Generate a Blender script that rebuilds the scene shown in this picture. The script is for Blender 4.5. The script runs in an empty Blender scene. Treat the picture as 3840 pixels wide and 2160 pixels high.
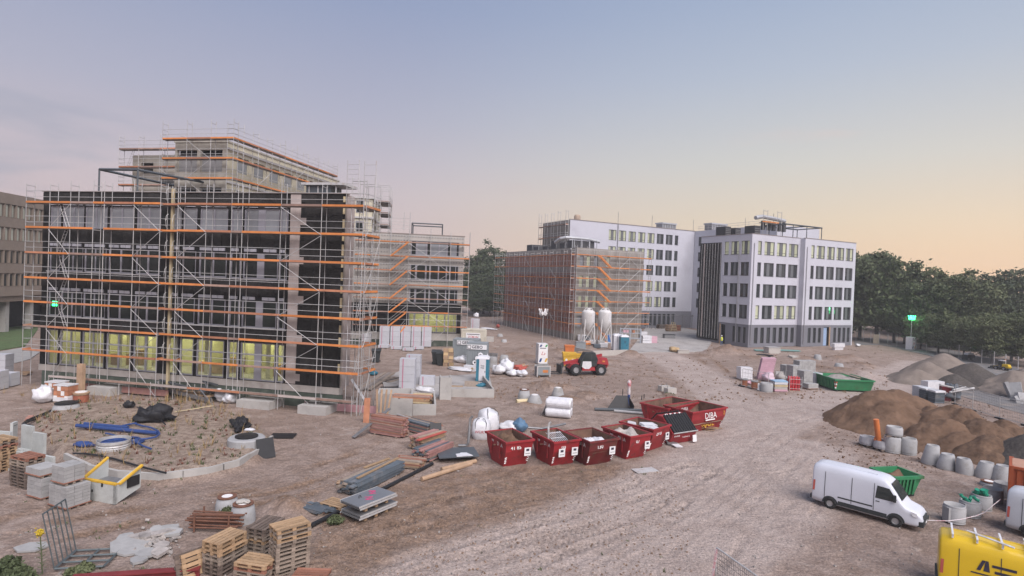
import bpy, math, random
import numpy as np
from mathutils import Matrix, Vector, Euler, noise as mnoise

random.seed(7)
R = math.radians
SC = bpy.context.scene
COL = SC.collection

# ------------------------------------------------------------------ camera
CAM_H = 10.6
TANH = 0.9                      # tangent of half the horizontal field of view
PITCH, ROLL = -0.01406, 0.0380


def _rig(v):
    x, y, z = v
    c, s = math.cos(ROLL), math.sin(ROLL)
    x, y = c * x - s * y, s * x + c * y
    x, y, z = x, -z, y
    c, s = math.cos(PITCH), math.sin(PITCH)
    return Vector((x, c * y - s * z, s * y + c * z))


cam_data = bpy.data.cameras.new('camera')
cam_data.sensor_fit = 'HORIZONTAL'
cam_data.sensor_width = 36.0
cam_data.lens = 18.0 / TANH
cam_data.clip_start = 0.1
cam_data.clip_end = 6000.0
cam = bpy.data.objects.new('camera', cam_data)
COL.objects.link(cam)
_r, _u, _b = _rig((1, 0, 0)), _rig((0, 1, 0)), _rig((0, 0, 1))
cam.matrix_world = Matrix(((_r.x, _u.x, _b.x, 0), (_r.y, _u.y, _b.y, 0), (_r.z, _u.z, _b.z, CAM_H), (0, 0, 0, 1)))
SC.camera = cam

# ------------------------------------------------------------------ sky, fill lamp, exposure
SUN_AZ = R(40.0)                # from +Y towards +X: the glow behind the trees on the right
SUN_EL = R(3.0)
world = bpy.data.worlds.new('World')
SC.world = world
world.use_nodes = True
wn, wl = world.node_tree.nodes, world.node_tree.links
wn.clear()
w_out = wn.new('ShaderNodeOutputWorld')
w_bg = wn.new('ShaderNodeBackground')
w_bg.inputs['Strength'].default_value = 0.88
w_sky = wn.new('ShaderNodeTexSky')
w_sky.sky_type = 'NISHITA'
w_sky.sun_disc = False
w_sky.sun_elevation = SUN_EL
w_sky.sun_rotation = SUN_AZ
w_sky.altitude = 50.0
w_sky.air_density = 1.2
w_sky.dust_density = 2.0
w_sky.ozone_density = 2.0
w_nis = wn.new('ShaderNodeVectorMath'); w_nis.operation = 'SCALE'
w_nis.inputs['Scale'].default_value = 0.09
wl.new(w_sky.outputs[0], w_nis.inputs[0])
w_geo = wn.new('ShaderNodeNewGeometry')
w_nrm = wn.new('ShaderNodeVectorMath'); w_nrm.operation = 'SCALE'; w_nrm.inputs['Scale'].default_value = -1.0
wl.new(w_geo.outputs['Incoming'], w_nrm.inputs[0])
w_sep = wn.new('ShaderNodeSeparateXYZ')
wl.new(w_nrm.outputs[0], w_sep.inputs[0])


def wramp(stops):
    r = wn.new('ShaderNodeValToRGB')
    cr = r.color_ramp
    while len(cr.elements) > 1:
        cr.elements.remove(cr.elements[-1])
    cr.elements[0].position = stops[0][0]
    cr.elements[0].color = (*stops[0][1], 1)
    for p, c in stops[1:]:
        e = cr.elements.new(p)
        e.color = (*c, 1)
    wl.new(w_sep.outputs['Z'], r.inputs[0])
    return r


# twilight arch: cool and rosy away from the glow, warm towards it
w_cool = wramp([(0.0, (0.52, 0.42, 0.43)), (0.05, (0.56, 0.445, 0.45)), (0.14, (0.52, 0.455, 0.495)), (0.26, (0.395, 0.40, 0.50)), (0.42, (0.275, 0.325, 0.475)), (0.75, (0.19, 0.25, 0.41)), (1.0, (0.16, 0.22, 0.37))])
w_warm = wramp([(0.0, (0.72, 0.52, 0.35)), (0.04, (0.71, 0.54, 0.38)), (0.11, (0.66, 0.57, 0.455)), (0.20, (0.56, 0.56, 0.54)), (0.33, (0.42, 0.475, 0.57)), (0.5, (0.29, 0.375, 0.54)), (0.75, (0.19, 0.26, 0.43)), (1.0, (0.16, 0.22, 0.37))])
w_dot = wn.new('ShaderNodeVectorMath'); w_dot.operation = 'DOT_PRODUCT'
w_dot.inputs[1].default_value = (math.sin(SUN_AZ), math.cos(SUN_AZ), 0)
wl.new(w_nrm.outputs[0], w_dot.inputs[0])
w_map = wn.new('ShaderNodeMapRange')
w_map.interpolation_type = 'SMOOTHSTEP'
w_map.inputs['From Min'].default_value = 0.52
w_map.inputs['From Max'].default_value = 1.02
wl.new(w_dot.outputs['Value'], w_map.inputs['Value'])
w_mix = wn.new('ShaderNodeMix'); w_mix.data_type = 'RGBA'
wl.new(w_map.outputs[0], w_mix.inputs['Factor'])
wl.new(w_cool.outputs[0], w_mix.inputs['A'])
wl.new(w_warm.outputs[0], w_mix.inputs['B'])
# thin cloud streaks, all round the sky, low down
w_cm = wn.new('ShaderNodeMapping'); w_cm.inputs['Scale'].default_value = (2.0, 2.0, 9.0)
wl.new(w_nrm.outputs[0], w_cm.inputs['Vector'])
w_cn = wn.new('ShaderNodeTexNoise'); w_cn.inputs['Scale'].default_value = 1.25; w_cn.inputs['Detail'].default_value = 7.0; w_cn.inputs['Distortion'].default_value = 0.35
wl.new(w_cm.outputs[0], w_cn.inputs['Vector'])
w_cr = wn.new('ShaderNodeMapRange'); w_cr.interpolation_type = 'SMOOTHSTEP'
w_cr.inputs['From Min'].default_value = 0.60; w_cr.inputs['From Max'].default_value = 0.76
w_bk = wn.new('ShaderNodeVectorMath'); w_bk.operation = 'DISTANCE'      # a broad cloud bank low on the left
w_bk.inputs[1].default_value = (-.78, .62, .10)
w_bs = wn.new('ShaderNodeVectorMath'); w_bs.operation = 'MULTIPLY_ADD'; w_bs.inputs[1].default_value = (1, 1, 2.6); w_bs.inputs[2].default_value = (0, 0, -.17)
wl.new(w_nrm.outputs[0], w_bs.inputs[0]); wl.new(w_bs.outputs[0], w_bk.inputs[0])
w_bm = wn.new('ShaderNodeMapRange'); w_bm.inputs['From Min'].default_value = .42; w_bm.inputs['From Max'].default_value = .05; w_bm.inputs['To Max'].default_value = .26
wl.new(w_bk.outputs['Value'], w_bm.inputs['Value'])
w_ba = wn.new('ShaderNodeMath'); w_ba.operation = 'ADD'
wl.new(w_cn.outputs['Fac'], w_ba.inputs[0]); wl.new(w_bm.outputs[0], w_ba.inputs[1])
wl.new(w_ba.outputs[0], w_cr.inputs['Value'])
w_low = wn.new('ShaderNodeMapRange'); w_low.interpolation_type = 'SMOOTHSTEP'
w_low.inputs['From Min'].default_value = 0.36; w_low.inputs['From Max'].default_value = 0.12
wl.new(w_sep.outputs['Z'], w_low.inputs['Value'])
w_ca = wn.new('ShaderNodeMath'); w_ca.operation = 'MULTIPLY'
wl.new(w_cr.outputs[0], w_ca.inputs[0]); wl.new(w_low.outputs[0], w_ca.inputs[1])
w_cb = wn.new('ShaderNodeMath'); w_cb.operation = 'MULTIPLY'; w_cb.inputs[1].default_value = 0.5
wl.new(w_ca.outputs[0], w_cb.inputs[0])
w_cc = wn.new('ShaderNodeMix'); w_cc.data_type = 'RGBA'
w_cc.inputs['A'].default_value = (0.27, 0.315, 0.41, 1); w_cc.inputs['B'].default_value = (0.85, 0.52, 0.42, 1)
wl.new(w_map.outputs[0], w_cc.inputs['Factor'])
w_mix3 = wn.new('ShaderNodeMix'); w_mix3.data_type = 'RGBA'
wl.new(w_cb.outputs[0], w_mix3.inputs['Factor'])
wl.new(w_mix.outputs['Result'], w_mix3.inputs['A']); wl.new(w_cc.outputs['Result'], w_mix3.inputs['B'])
w_mix2 = wn.new('ShaderNodeMix'); w_mix2.data_type = 'RGBA'
w_mix2.inputs['Factor'].default_value = 0.05
wl.new(w_mix3.outputs['Result'], w_mix2.inputs['A'])
wl.new(w_nis.outputs[0], w_mix2.inputs['B'])
wl.new(w_mix2.outputs['Result'], w_bg.inputs['Color'])
wl.new(w_bg.outputs[0], w_out.inputs[0])

fill_sun_d = bpy.data.lights.new('fill_sun', 'SUN')
fill_sun_d.energy = 3.6
fill_sun_d.angle = R(55)
fill_sun_d.color = (1.0, 0.93, 0.91)
fill_sun = bpy.data.objects.new('fill_sun', fill_sun_d)
COL.objects.link(fill_sun)
_sd = Vector((0.42, -0.78, 0.95)).normalized()   # added broad fill from behind the camera, brightens ground and facades
fill_sun.rotation_euler = _sd.to_track_quat('Z', 'Y').to_euler()

SC.view_settings.view_transform = 'Standard'
SC.view_settings.look = 'None'
SC.view_settings.gamma = 1.0
SC.view_settings.use_curve_mapping = False
SC.view_settings.exposure = 0.42
SC.cycles.use_denoising = True
SC.cycles.max_bounces = 6
SC.cycles.transparent_max_bounces = 12
SC.cycles.sample_clamp_indirect = 3.0
SC.cycles.caustics_reflective = False
SC.cycles.caustics_refractive = False

# ------------------------------------------------------------------ pixels to places (photo read at 2576 px width)
VK = 3840 / 2576


def vray(x, y):
    px, py = x * VK, y * VK
    d = _rig(((px - 1920) / 1920 * TANH, (1080 - py) / 1920 * TANH, -1.0))
    return d


def g(x, y, z=0.0):
    """the place at height z that shows at photo pixel x, y"""
    d = vray(x, y)
    t = (z - CAM_H) / d.z
    return Vector((d.x * t, d.y * t, z))


def at(x, y, Y):
    """the point at depth Y that shows at photo pixel x, y"""
    d = vray(x, y)
    t = Y / d.y
    return Vector((d.x * t, d.y * t, CAM_H + d.z * t))


def az(p, q):
    return math.atan2(q[1] - p[1], q[0] - p[0])


# ------------------------------------------------------------------ materials
MATS = {}


def M(name, col, rough=0.8, var=0.12, scale=1.5, metal=0.0, bump=0.0, spec=0.3, rnd=0.0, dirt=None, dscale=0.6, damt=0.5, bscale=None, emit=None):
    """a procedural surface: base colour with noise wear, object-to-object variation, an optional second (dirt or rust) colour and fine relief"""
    if name in MATS:
        return MATS[name]
    m = bpy.data.materials.new(name)
    m.use_nodes = True
    n, l = m.node_tree.nodes, m.node_tree.links
    b = n['Principled BSDF']
    b.inputs['Roughness'].default_value = rough
    b.inputs['Metallic'].default_value = metal
    b.inputs['Specular IOR Level'].default_value = spec
    geo = n.new('ShaderNodeNewGeometry')
    no = n.new('ShaderNodeTexNoise')
    no.inputs['Scale'].default_value = scale
    no.inputs['Detail'].default_value = 5.0
    no.inputs['Roughness'].default_value = 0.62
    l.new(geo.outputs['Position'], no.inputs['Vector'])
    mr = n.new('ShaderNodeMapRange')
    mr.inputs['From Min'].default_value = 0.3
    mr.inputs['From Max'].default_value = 0.7
    mr.inputs['To Min'].default_value = 1.0 - var
    mr.inputs['To Max'].default_value = 1.0 + var
    l.new(no.outputs['Fac'], mr.inputs['Value'])
    fac = mr.outputs[0]
    if rnd:
        oi = n.new('ShaderNodeObjectInfo')
        m2 = n.new('ShaderNodeMapRange')
        m2.inputs['To Min'].default_value = 1.0 - rnd
        m2.inputs['To Max'].default_value = 1.0 + rnd
        l.new(oi.outputs['Random'], m2.inputs['Value'])
        mu = n.new('ShaderNodeMath'); mu.operation = 'MULTIPLY'
        l.new(fac, mu.inputs[0]); l.new(m2.outputs[0], mu.inputs[1])
        fac = mu.outputs[0]
    sc = n.new('ShaderNodeVectorMath'); sc.operation = 'SCALE'
    l.new(fac, sc.inputs['Scale'])
    if dirt:
        dn = n.new('ShaderNodeTexNoise')
        dn.inputs['Scale'].default_value = dscale
        dn.inputs['Detail'].default_value = 8.0
        dn.inputs['Roughness'].default_value = 0.7
        l.new(geo.outputs['Position'], dn.inputs['Vector'])
        dr = n.new('ShaderNodeMapRange'); dr.interpolation_type = 'SMOOTHSTEP'
        dr.inputs['From Min'].default_value = 0.60 - 0.25 * damt
        dr.inputs['From Max'].default_value = 0.80 - 0.15 * damt
        l.new(dn.outputs['Fac'], dr.inputs['Value'])
        mx = n.new('ShaderNodeMix'); mx.data_type = 'RGBA'
        mx.inputs['A'].default_value = (*col, 1)
        mx.inputs['B'].default_value = (*dirt, 1)
        l.new(dr.outputs[0], mx.inputs['Factor'])
        l.new(mx.outputs['Result'], sc.inputs[0])
    else:
        sc.inputs[0].default_value = col
    l.new(sc.outputs[0], b.inputs['Base Color'])
    if bump:
        bn = n.new('ShaderNodeTexNoise')
        bn.inputs['Scale'].default_value = bscale or scale * 6
        bn.inputs['Detail'].default_value = 6.0
        l.new(geo.outputs['Position'], bn.inputs['Vector'])
        bp = n.new('ShaderNodeBump')
        bp.inputs['Strength'].default_value = min(1.0, bump)
        bp.inputs['Distance'].default_value = 0.05 * max(1.0, bump)
        l.new(bn.outputs['Fac'], bp.inputs['Height'])
        l.new(bp.outputs[0], b.inputs['Normal'])
    if emit:
        b.inputs['Emission Color'].default_value = (*emit[0], 1)
        b.inputs['Emission Strength'].default_value = emit[1]
    MATS[name] = m
    return m


def glass(name, tint, clear):
    """window glass: part of it mirrors the sky, the rest lets one see inside"""
    if name in MATS:
        return MATS[name]
    m = bpy.data.materials.new(name)
    m.use_nodes = True
    n, l = m.node_tree.nodes, m.node_tree.links
    n.remove(n['Principled BSDF'])
    out = n['Material Output']
    tr = n.new('ShaderNodeBsdfTransparent'); tr.inputs[0].default_value = (*tint, 1)
    gl = n.new('ShaderNodeBsdfGlossy'); gl.inputs['Roughness'].default_value = 0.03
    fr = n.new('ShaderNodeLayerWeight'); fr.inputs['Blend'].default_value = .25
    ad = n.new('ShaderNodeMath'); ad.operation = 'MULTIPLY_ADD'; ad.inputs[1].default_value = .18; ad.inputs[2].default_value = 1.0 - clear; ad.use_clamp = True
    mx = n.new('ShaderNodeMixShader')
    l.new(fr.outputs['Facing'], ad.inputs[0]); l.new(ad.outputs[0], mx.inputs[0])
    l.new(tr.outputs[0], mx.inputs[1]); l.new(gl.outputs[0], mx.inputs[2])
    l.new(mx.outputs[0], out.inputs[0])
    MATS[name] = m
    return m


# ------------------------------------------------------------------ mesh building
class MB:
    def __init__(s):
        s.v, s.f, s.sm = [], [], False

    def quad(s, *p):
        i = len(s.v)
        s.v += [tuple(q) for q in p]
        s.f.append(tuple(range(i, i + len(p))))
        return s

    def bx(s, x0, y0, z0, x1, y1, z1):
        i = len(s.v)
        s.v += [(x0, y0, z0), (x1, y0, z0), (x1, y1, z0), (x0, y1, z0), (x0, y0, z1), (x1, y0, z1), (x1, y1, z1), (x0, y1, z1)]
        s.f += [tuple(i + k for k in q) for q in ((0, 3, 2, 1), (4, 5, 6, 7), (0, 1, 5, 4), (1, 2, 6, 5), (2, 3, 7, 6), (3, 0, 4, 7))]
        return s

    def obx(s, c, d, rot=(0, 0, 0)):
        """box with centre c, size d, turned by rot"""
        i = len(s.v)
        e = Euler(rot).to_matrix()
        for sx, sy, sz in ((-1, -1, -1), (1, -1, -1), (1, 1, -1), (-1, 1, -1), (-1, -1, 1), (1, -1, 1), (1, 1, 1), (-1, 1, 1)):
            p = e @ Vector((sx * d[0] / 2, sy * d[1] / 2, sz * d[2] / 2))
            s.v.append((p.x + c[0], p.y + c[1], p.z + c[2]))
        s.f += [tuple(i + k for k in q) for q in ((0, 3, 2, 1), (4, 5, 6, 7), (0, 1, 5, 4), (1, 2, 6, 5), (2, 3, 7, 6), (3, 0, 4, 7))]
        return s

    def tube(s, p, q, r, n=6, r2=None, caps=True):
        p, q = Vector(p), Vector(q)
        d = q - p
        if d.length < 1e-6:
            return s
        a = d.to_track_quat('Z', 'Y').to_matrix()
        i = len(s.v)
        for c, rr in ((p, r), (q, r if r2 is None else r2)):
            for k in range(n):
                t = 2 * math.pi * k / n
                w = c + a @ Vector((rr * math.cos(t), rr * math.sin(t), 0))
                s.v.append(tuple(w))
        for k in range(n):
            s.f.append((i + k, i + (k + 1) % n, i + n + (k + 1) % n, i + n + k))
        if caps:
            s.f.append(tuple(i + k for k in reversed(range(n))))
            s.f.append(tuple(i + n + k for k in range(n)))
        return s

    def path(s, pts, r, n=6):
        """a bent tube through pts"""
        pts = [Vector(p) for p in pts]
        i = len(s.v)
        up = Vector((0, 0, 1))
        for k, p in enumerate(pts):
            d = (pts[min(k + 1, len(pts) - 1)] - pts[max(k - 1, 0)]).normalized()
            sx = d.cross(up)
            if sx.length < 1e-3:
                sx = Vector((1, 0, 0))
            sx.normalize()
            sy = sx.cross(d)
            for j in range(n):
                t = 2 * math.pi * j / n
                s.v.append(tuple(p + (sx * math.cos(t) + sy * math.sin(t)) * r))
        for k in range(len(pts) - 1):
            for j in range(n):
                a, b = i + k * n + j, i + k * n + (j + 1) % n
                s.f.append((a, b, b + n, a + n))
        s.f.append(tuple(i + j for j in reversed(range(n))))
        s.f.append(tuple(i + (len(pts) - 1) * n + j for j in range(n)))
        return s

    def lathe(s, prof, n=20, c=(0, 0, 0), shift=None):
        """prof: (radius, height) from bottom to top, closed only where the radius is 0; shift: sideways offset per height for slanted cones"""
        i = len(s.v)
        for r, z in prof:
            ox = shift(z) if shift else 0.0
            for k in range(n):
                t = 2 * math.pi * k / n
                s.v.append((c[0] + ox + r * math.cos(t), c[1] + r * math.sin(t), c[2] + z))
        for a in range(len(prof) - 1):
            for k in range(n):
                p, q = i + a * n + k, i + a * n + (k + 1) % n
                s.f.append((p, q, q + n, p + n))
        return s

    def prism(s, pts, z0, z1):
        i, n = len(s.v), len(pts)
        s.v += [(x, y, z0) for x, y in pts] + [(x, y, z1) for x, y in pts]
        s.f.append(tuple(i + k for k in reversed(range(n))))
        s.f.append(tuple(i + n + k for k in range(n)))
        for k in range(n):
            s.f.append((i + k, i + (k + 1) % n, i + n + (k + 1) % n, i + n + k))
        return s

    def extr(s, pts, y0, y1):
        """outline in x,z pushed along y"""
        i, n = len(s.v), len(pts)
        s.v += [(x, y0, z) for x, z in pts] + [(x, y1, z) for x, z in pts]
        s.f.append(tuple(i + k for k in range(n)))
        s.f.append(tuple(i + n + k for k in reversed(range(n))))
        for k in range(n):
            s.f.append((i + (k + 1) % n, i + k, i + n + k, i + n + (k + 1) % n))
        return s

    def holed(s, L, z0, z1, holes, t, x0=0.0):
        """an upright wall from x0 to L (outer face at y=0, inner at y=t) with rectangular openings (xa, xb, za, zb)"""
        xs = sorted({x0, L, *[h[0] for h in holes], *[h[1] for h in holes]})
        zs = sorted({z0, z1, *[h[2] for h in holes], *[h[3] for h in holes]})
        xs = [x for x in xs if x0 - 1e-6 <= x <= L + 1e-6]
        zs = [z for z in zs if z0 - 1e-6 <= z <= z1 + 1e-6]
        for a, b in zip(zs, zs[1:]):
            row = [h for h in holes if h[2] <= (a + b) / 2 <= h[3]]
            run = None
            for c, d in zip(xs, xs[1:]):
                solid = not any(h[0] <= (c + d) / 2 <= h[1] for h in row)
                if solid:
                    run = (run[0], d) if run else (c, d)
                if (not solid or d == xs[-1]) and run:
                    s.quad((run[0], 0, a), (run[1], 0, a), (run[1], 0, b), (run[0], 0, b))
                    run = None
        for xa, xb, za, zb in holes:
            s.quad((xa, 0, za), (xa, 0, zb), (xa, t, zb), (xa, t, za))
            s.quad((xb, 0, za), (xb, t, za), (xb, t, zb), (xb, 0, zb))
            s.quad((xa, 0, za), (xa, t, za), (xb, t, za), (xb, 0, za))
            s.quad((xa, 0, zb), (xb, 0, zb), (xb, t, zb), (xa, t, zb))
        return s

    def jitter(s, a, sc=1.0, seed=0):
        o = []
        for x, y, z in s.v:
            n = mnoise.noise_vector(Vector((x * sc + seed, y * sc, z * sc)))
            o.append((x + n.x * a, y + n.y * a, z + n.z * a))
        s.v = o
        return s

    def mesh(s, name, mat):
        me = bpy.data.meshes.new(name)
        me.from_pydata(s.v, [], s.f)
        for m in (mat if isinstance(mat, (list, tuple)) else [mat]):
            me.materials.append(m)
        if s.sm:
            me.polygons.foreach_set('use_smooth', [True] * len(me.polygons))
        me.update()
        return me


_unit = {}


def unit(kind, mat):
    k = (kind, mat.name)
    if k not in _unit:
        mb = MB()
        if kind == 'box':
            mb.bx(-.5, -.5, -.5, .5, .5, .5)
        else:
            n = int(kind[3:])
            mb.tube((0, 0, -.5), (0, 0, .5), 1.0, n)
        _unit[k] = mb.mesh(kind + '_' + mat.name, mat)
        if kind != 'box' and n > 8:
            _unit[k].polygons.foreach_set('use_smooth', [len(p.vertices) == 4 for p in _unit[k].polygons])
    return _unit[k]


def TR(c=(0, 0, 0), rot=(0, 0, 0), sc=(1, 1, 1)):
    return Matrix.Translation(c) @ Euler(rot).to_matrix().to_4x4() @ Matrix.Diagonal((*sc, 1))


def FR(o, ang):
    return Matrix.Translation(o) @ Matrix.Rotation(ang, 4, 'Z')


def tag(o, label=None, cat=None, group=None, kind=None):
    if label:
        o['label'] = label
    if cat:
        o['category'] = cat
    if group:
        o['group'] = group
    if kind or label:
        o['kind'] = kind or 'thing'
    return o


class Thing:
    """an Empty at a thing's base; its parts hang from it, sub-parts from a part"""

    def __init__(s, name, label=None, cat=None, loc=(0, 0, 0), rz=0.0, group=None, kind=None, mat=None):
        s.o = bpy.data.objects.new(name, None)
        s.o.empty_display_size = 0.2
        COL.objects.link(s.o)
        s.o.matrix_basis = mat if mat is not None else FR(loc, rz)
        tag(s.o, label, cat, group, kind)
        s.L = {}

    def add(s, name, data, L=None, sub=None):
        L = L if L is not None else Matrix.Identity(4)
        o = bpy.data.objects.new(name, data)
        COL.objects.link(o)
        if sub is None:
            o.parent = s.o
        else:
            o.parent = sub
            o.matrix_parent_inverse = s.L[sub.name].inverted()
        o.matrix_basis = L
        s.L[o.name] = L
        return o

    def box(s, name, mat, c, d, rot=(0, 0, 0), sub=None):
        return s.add(name, unit('box', mat), TR(c, rot, d), sub)

    def bb(s, name, mat, x0, y0, z0, x1, y1, z1, sub=None):
        return s.add(name, unit('box', mat), TR(((x0 + x1) / 2, (y0 + y1) / 2, (z0 + z1) / 2), (0, 0, 0), (x1 - x0, y1 - y0, z1 - z0)), sub)

    def tube(s, name, mat, p, q, r, sub=None, n=6):
        p, q = Vector(p), Vector(q)
        d = q - p
        L = Matrix.Translation((p + q) / 2) @ d.to_track_quat('Z', 'Y').to_matrix().to_4x4() @ Matrix.Diagonal((r, r, d.length, 1))
        return s.add(name, unit('cyl%d' % n, mat), L, sub)

    def mb(s, name, mat, mb, sub=None, L=None):
        return s.add(name, mb.mesh(name, mat), L, sub)

    def text(s, name, txt, mat, size, L, sub=None, bold=0.0):
        cu = bpy.data.curves.new(name, 'FONT')
        cu.body = txt
        cu.size = size
        cu.align_x = 'CENTER'
        cu.align_y = 'CENTER'
        cu.extrude = 0.002
        cu.offset = bold
        cu.resolution_u = 2
        fo = bpy.data.objects.new('lettering_source', cu)
        me = bpy.data.meshes.new_from_object(fo)
        bpy.data.objects.remove(fo)
        bpy.data.curves.remove(cu)
        me.name = name
        me.materials.clear()
        me.materials.append(mat)
        return s.add(name, me, L, sub)

    def copy(s, loc=None, rz=0.0, label=None, group=None, mat=None):
        t = Thing.__new__(Thing)
        t.o = s.o.copy()
        COL.objects.link(t.o)
        t.o.matrix_basis = mat if mat is not None else FR(loc, rz)
        if label:
            t.o['label'] = label
        if group:
            t.o['group'] = group
        t.L = {}
        for ch in [c for c in s.o.children]:
            c = ch.copy(); COL.objects.link(c); c.parent = t.o
            for gc in ch.children:
                d = gc.copy(); COL.objects.link(d); d.parent = c
        return t


def solo(name, label, cat, mb, mat, loc=(0, 0, 0), rz=0.0, group=None, kind=None, mtx=None):
    """a thing that is one mesh"""
    o = bpy.data.objects.new(name, mb if isinstance(mb, bpy.types.ID) else mb.mesh(name, mat))
    COL.objects.link(o)
    o.matrix_basis = mtx if mtx is not None else FR(loc, rz)
    return tag(o, label, cat, group, kind)


def TXT(c, ang=0.0, tilt=R(90)):
    """a frame for lettering on an upright face: reads along +x of the angle, faces -y"""
    return Matrix.Translation(c) @ Matrix.Rotation(ang, 4, 'Z') @ Matrix.Rotation(tilt, 4, 'X')


# vectorised value noise
_rs = np.random.RandomState(5)
_tab = _rs.rand(256, 256)


def vn(x, y, s=1.0, o=0):
    x = x * s + 37.7 * o; y = y * s + 11.3 * o
    xi, yi = np.floor(x).astype(int), np.floor(y).astype(int)
    fx, fy = x - xi, y - yi
    fx, fy = fx * fx * (3 - 2 * fx), fy * fy * (3 - 2 * fy)
    a = _tab[xi % 256, yi % 256]; b = _tab[(xi + 1) % 256, yi % 256]
    c = _tab[xi % 256, (yi + 1) % 256]; d = _tab[(xi + 1) % 256, (yi + 1) % 256]
    return (a * (1 - fx) + b * fx) * (1 - fy) + (c * (1 - fx) + d * fx) * fy


def fbm(x, y, s, n=4, o=0):
    t, a = 0, 1.0
    for k in range(n):
        t = t + a * (vn(x, y, s * 2 ** k, o + k) - 0.5)
        a *= 0.5
    return t
# ------------------------------------------------------------------ ground
def spl(pts, n=8):
    """smooth line through photo points on the ground"""
    P = [np.array(g(*p)[:2]) for p in pts]
    out = []
    for i in range(len(P) - 1):
        a, b, c, d = P[max(i - 1, 0)], P[i], P[i + 1], P[min(i + 2, len(P) - 1)]
        for k in range(n):
            t = k / n
            out.append(0.5 * (2 * b + (c - a) * t + (2 * a - 5 * b + 4 * c - d) * t * t + (3 * b - a - 3 * c + d) * t ** 3))
    out.append(P[-1])
    return np.array(out)


def seg_uv(X, Y, L):
    """distance along and signed distance across a polyline"""
    best = np.full(X.shape, 1e9); U = np.zeros(X.shape); Vv = np.zeros(X.shape)
    acc = 0.0
    for (ax, ay), (bx, by) in zip(L, L[1:]):
        dx, dy = bx - ax, by - ay
        ln = math.hypot(dx, dy) + 1e-9
        t = np.clip(((X - ax) * dx + (Y - ay) * dy) / ln ** 2, 0, 1)
        qx, qy = X - ax - t * dx, Y - ay - t * dy
        d = np.hypot(qx, qy)
        m = d < best
        best = np.where(m, d, best)
        U = np.where(m, acc + t * ln, U)
        Vv = np.where(m, np.sign(dx * qy - dy * qx) * d, Vv)
        acc += ln
    return U, Vv


def sstep(a, b, x):
    t = np.clip((x - a) / (b - a), 0, 1)
    return t * t * (3 - 2 * t)


def inpoly(X, Y, poly):
    ins = np.zeros(X.shape, bool)
    dist = np.full(X.shape, 1e9)
    n = len(poly)
    for i in range(n):
        ax, ay = poly[i]; bx, by = poly[(i + 1) % n]
        c = (ay > Y) != (by > Y)
        xi = (bx - ax) * (Y - ay) / (by - ay + 1e-12) + ax
        ins ^= c & (X < xi)
        dx, dy = bx - ax, by - ay
        t = np.clip(((X - ax) * dx + (Y - ay) * dy) / (dx * dx + dy * dy + 1e-12), 0, 1)
        dist = np.minimum(dist, np.hypot(X - ax - t * dx, Y - ay - t * dy))
    return np.where(ins, dist, -dist)


MOUND_Z = 0.55
MOUND = [tuple(g(x, y, MOUND_Z)[:2]) for x, y in ((80, 1062), (120, 1110), (165, 1140), (225, 1168), (300, 1184), (400, 1190), (520, 1176), (600, 1156), (650, 1128), (684, 1096), (650, 1062), (600, 1040), (540, 1015), (470, 1003), (300, 1003), (190, 1012), (110, 1036))]
ROADS = [(spl([(1180, 1470), (1420, 1380), (1640, 1270), (1820, 1150), (1880, 1065), (1820, 990), (1720, 920), (1655, 890)]), 3.3),
         (spl([(1800, 1120), (1930, 1050), (2080, 1010), (2200, 975), (2330, 915)]), 3.6),
         (spl([(1640, 1440), (1830, 1330), (1960, 1240), (2030, 1130)]), 2.8)]
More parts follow.
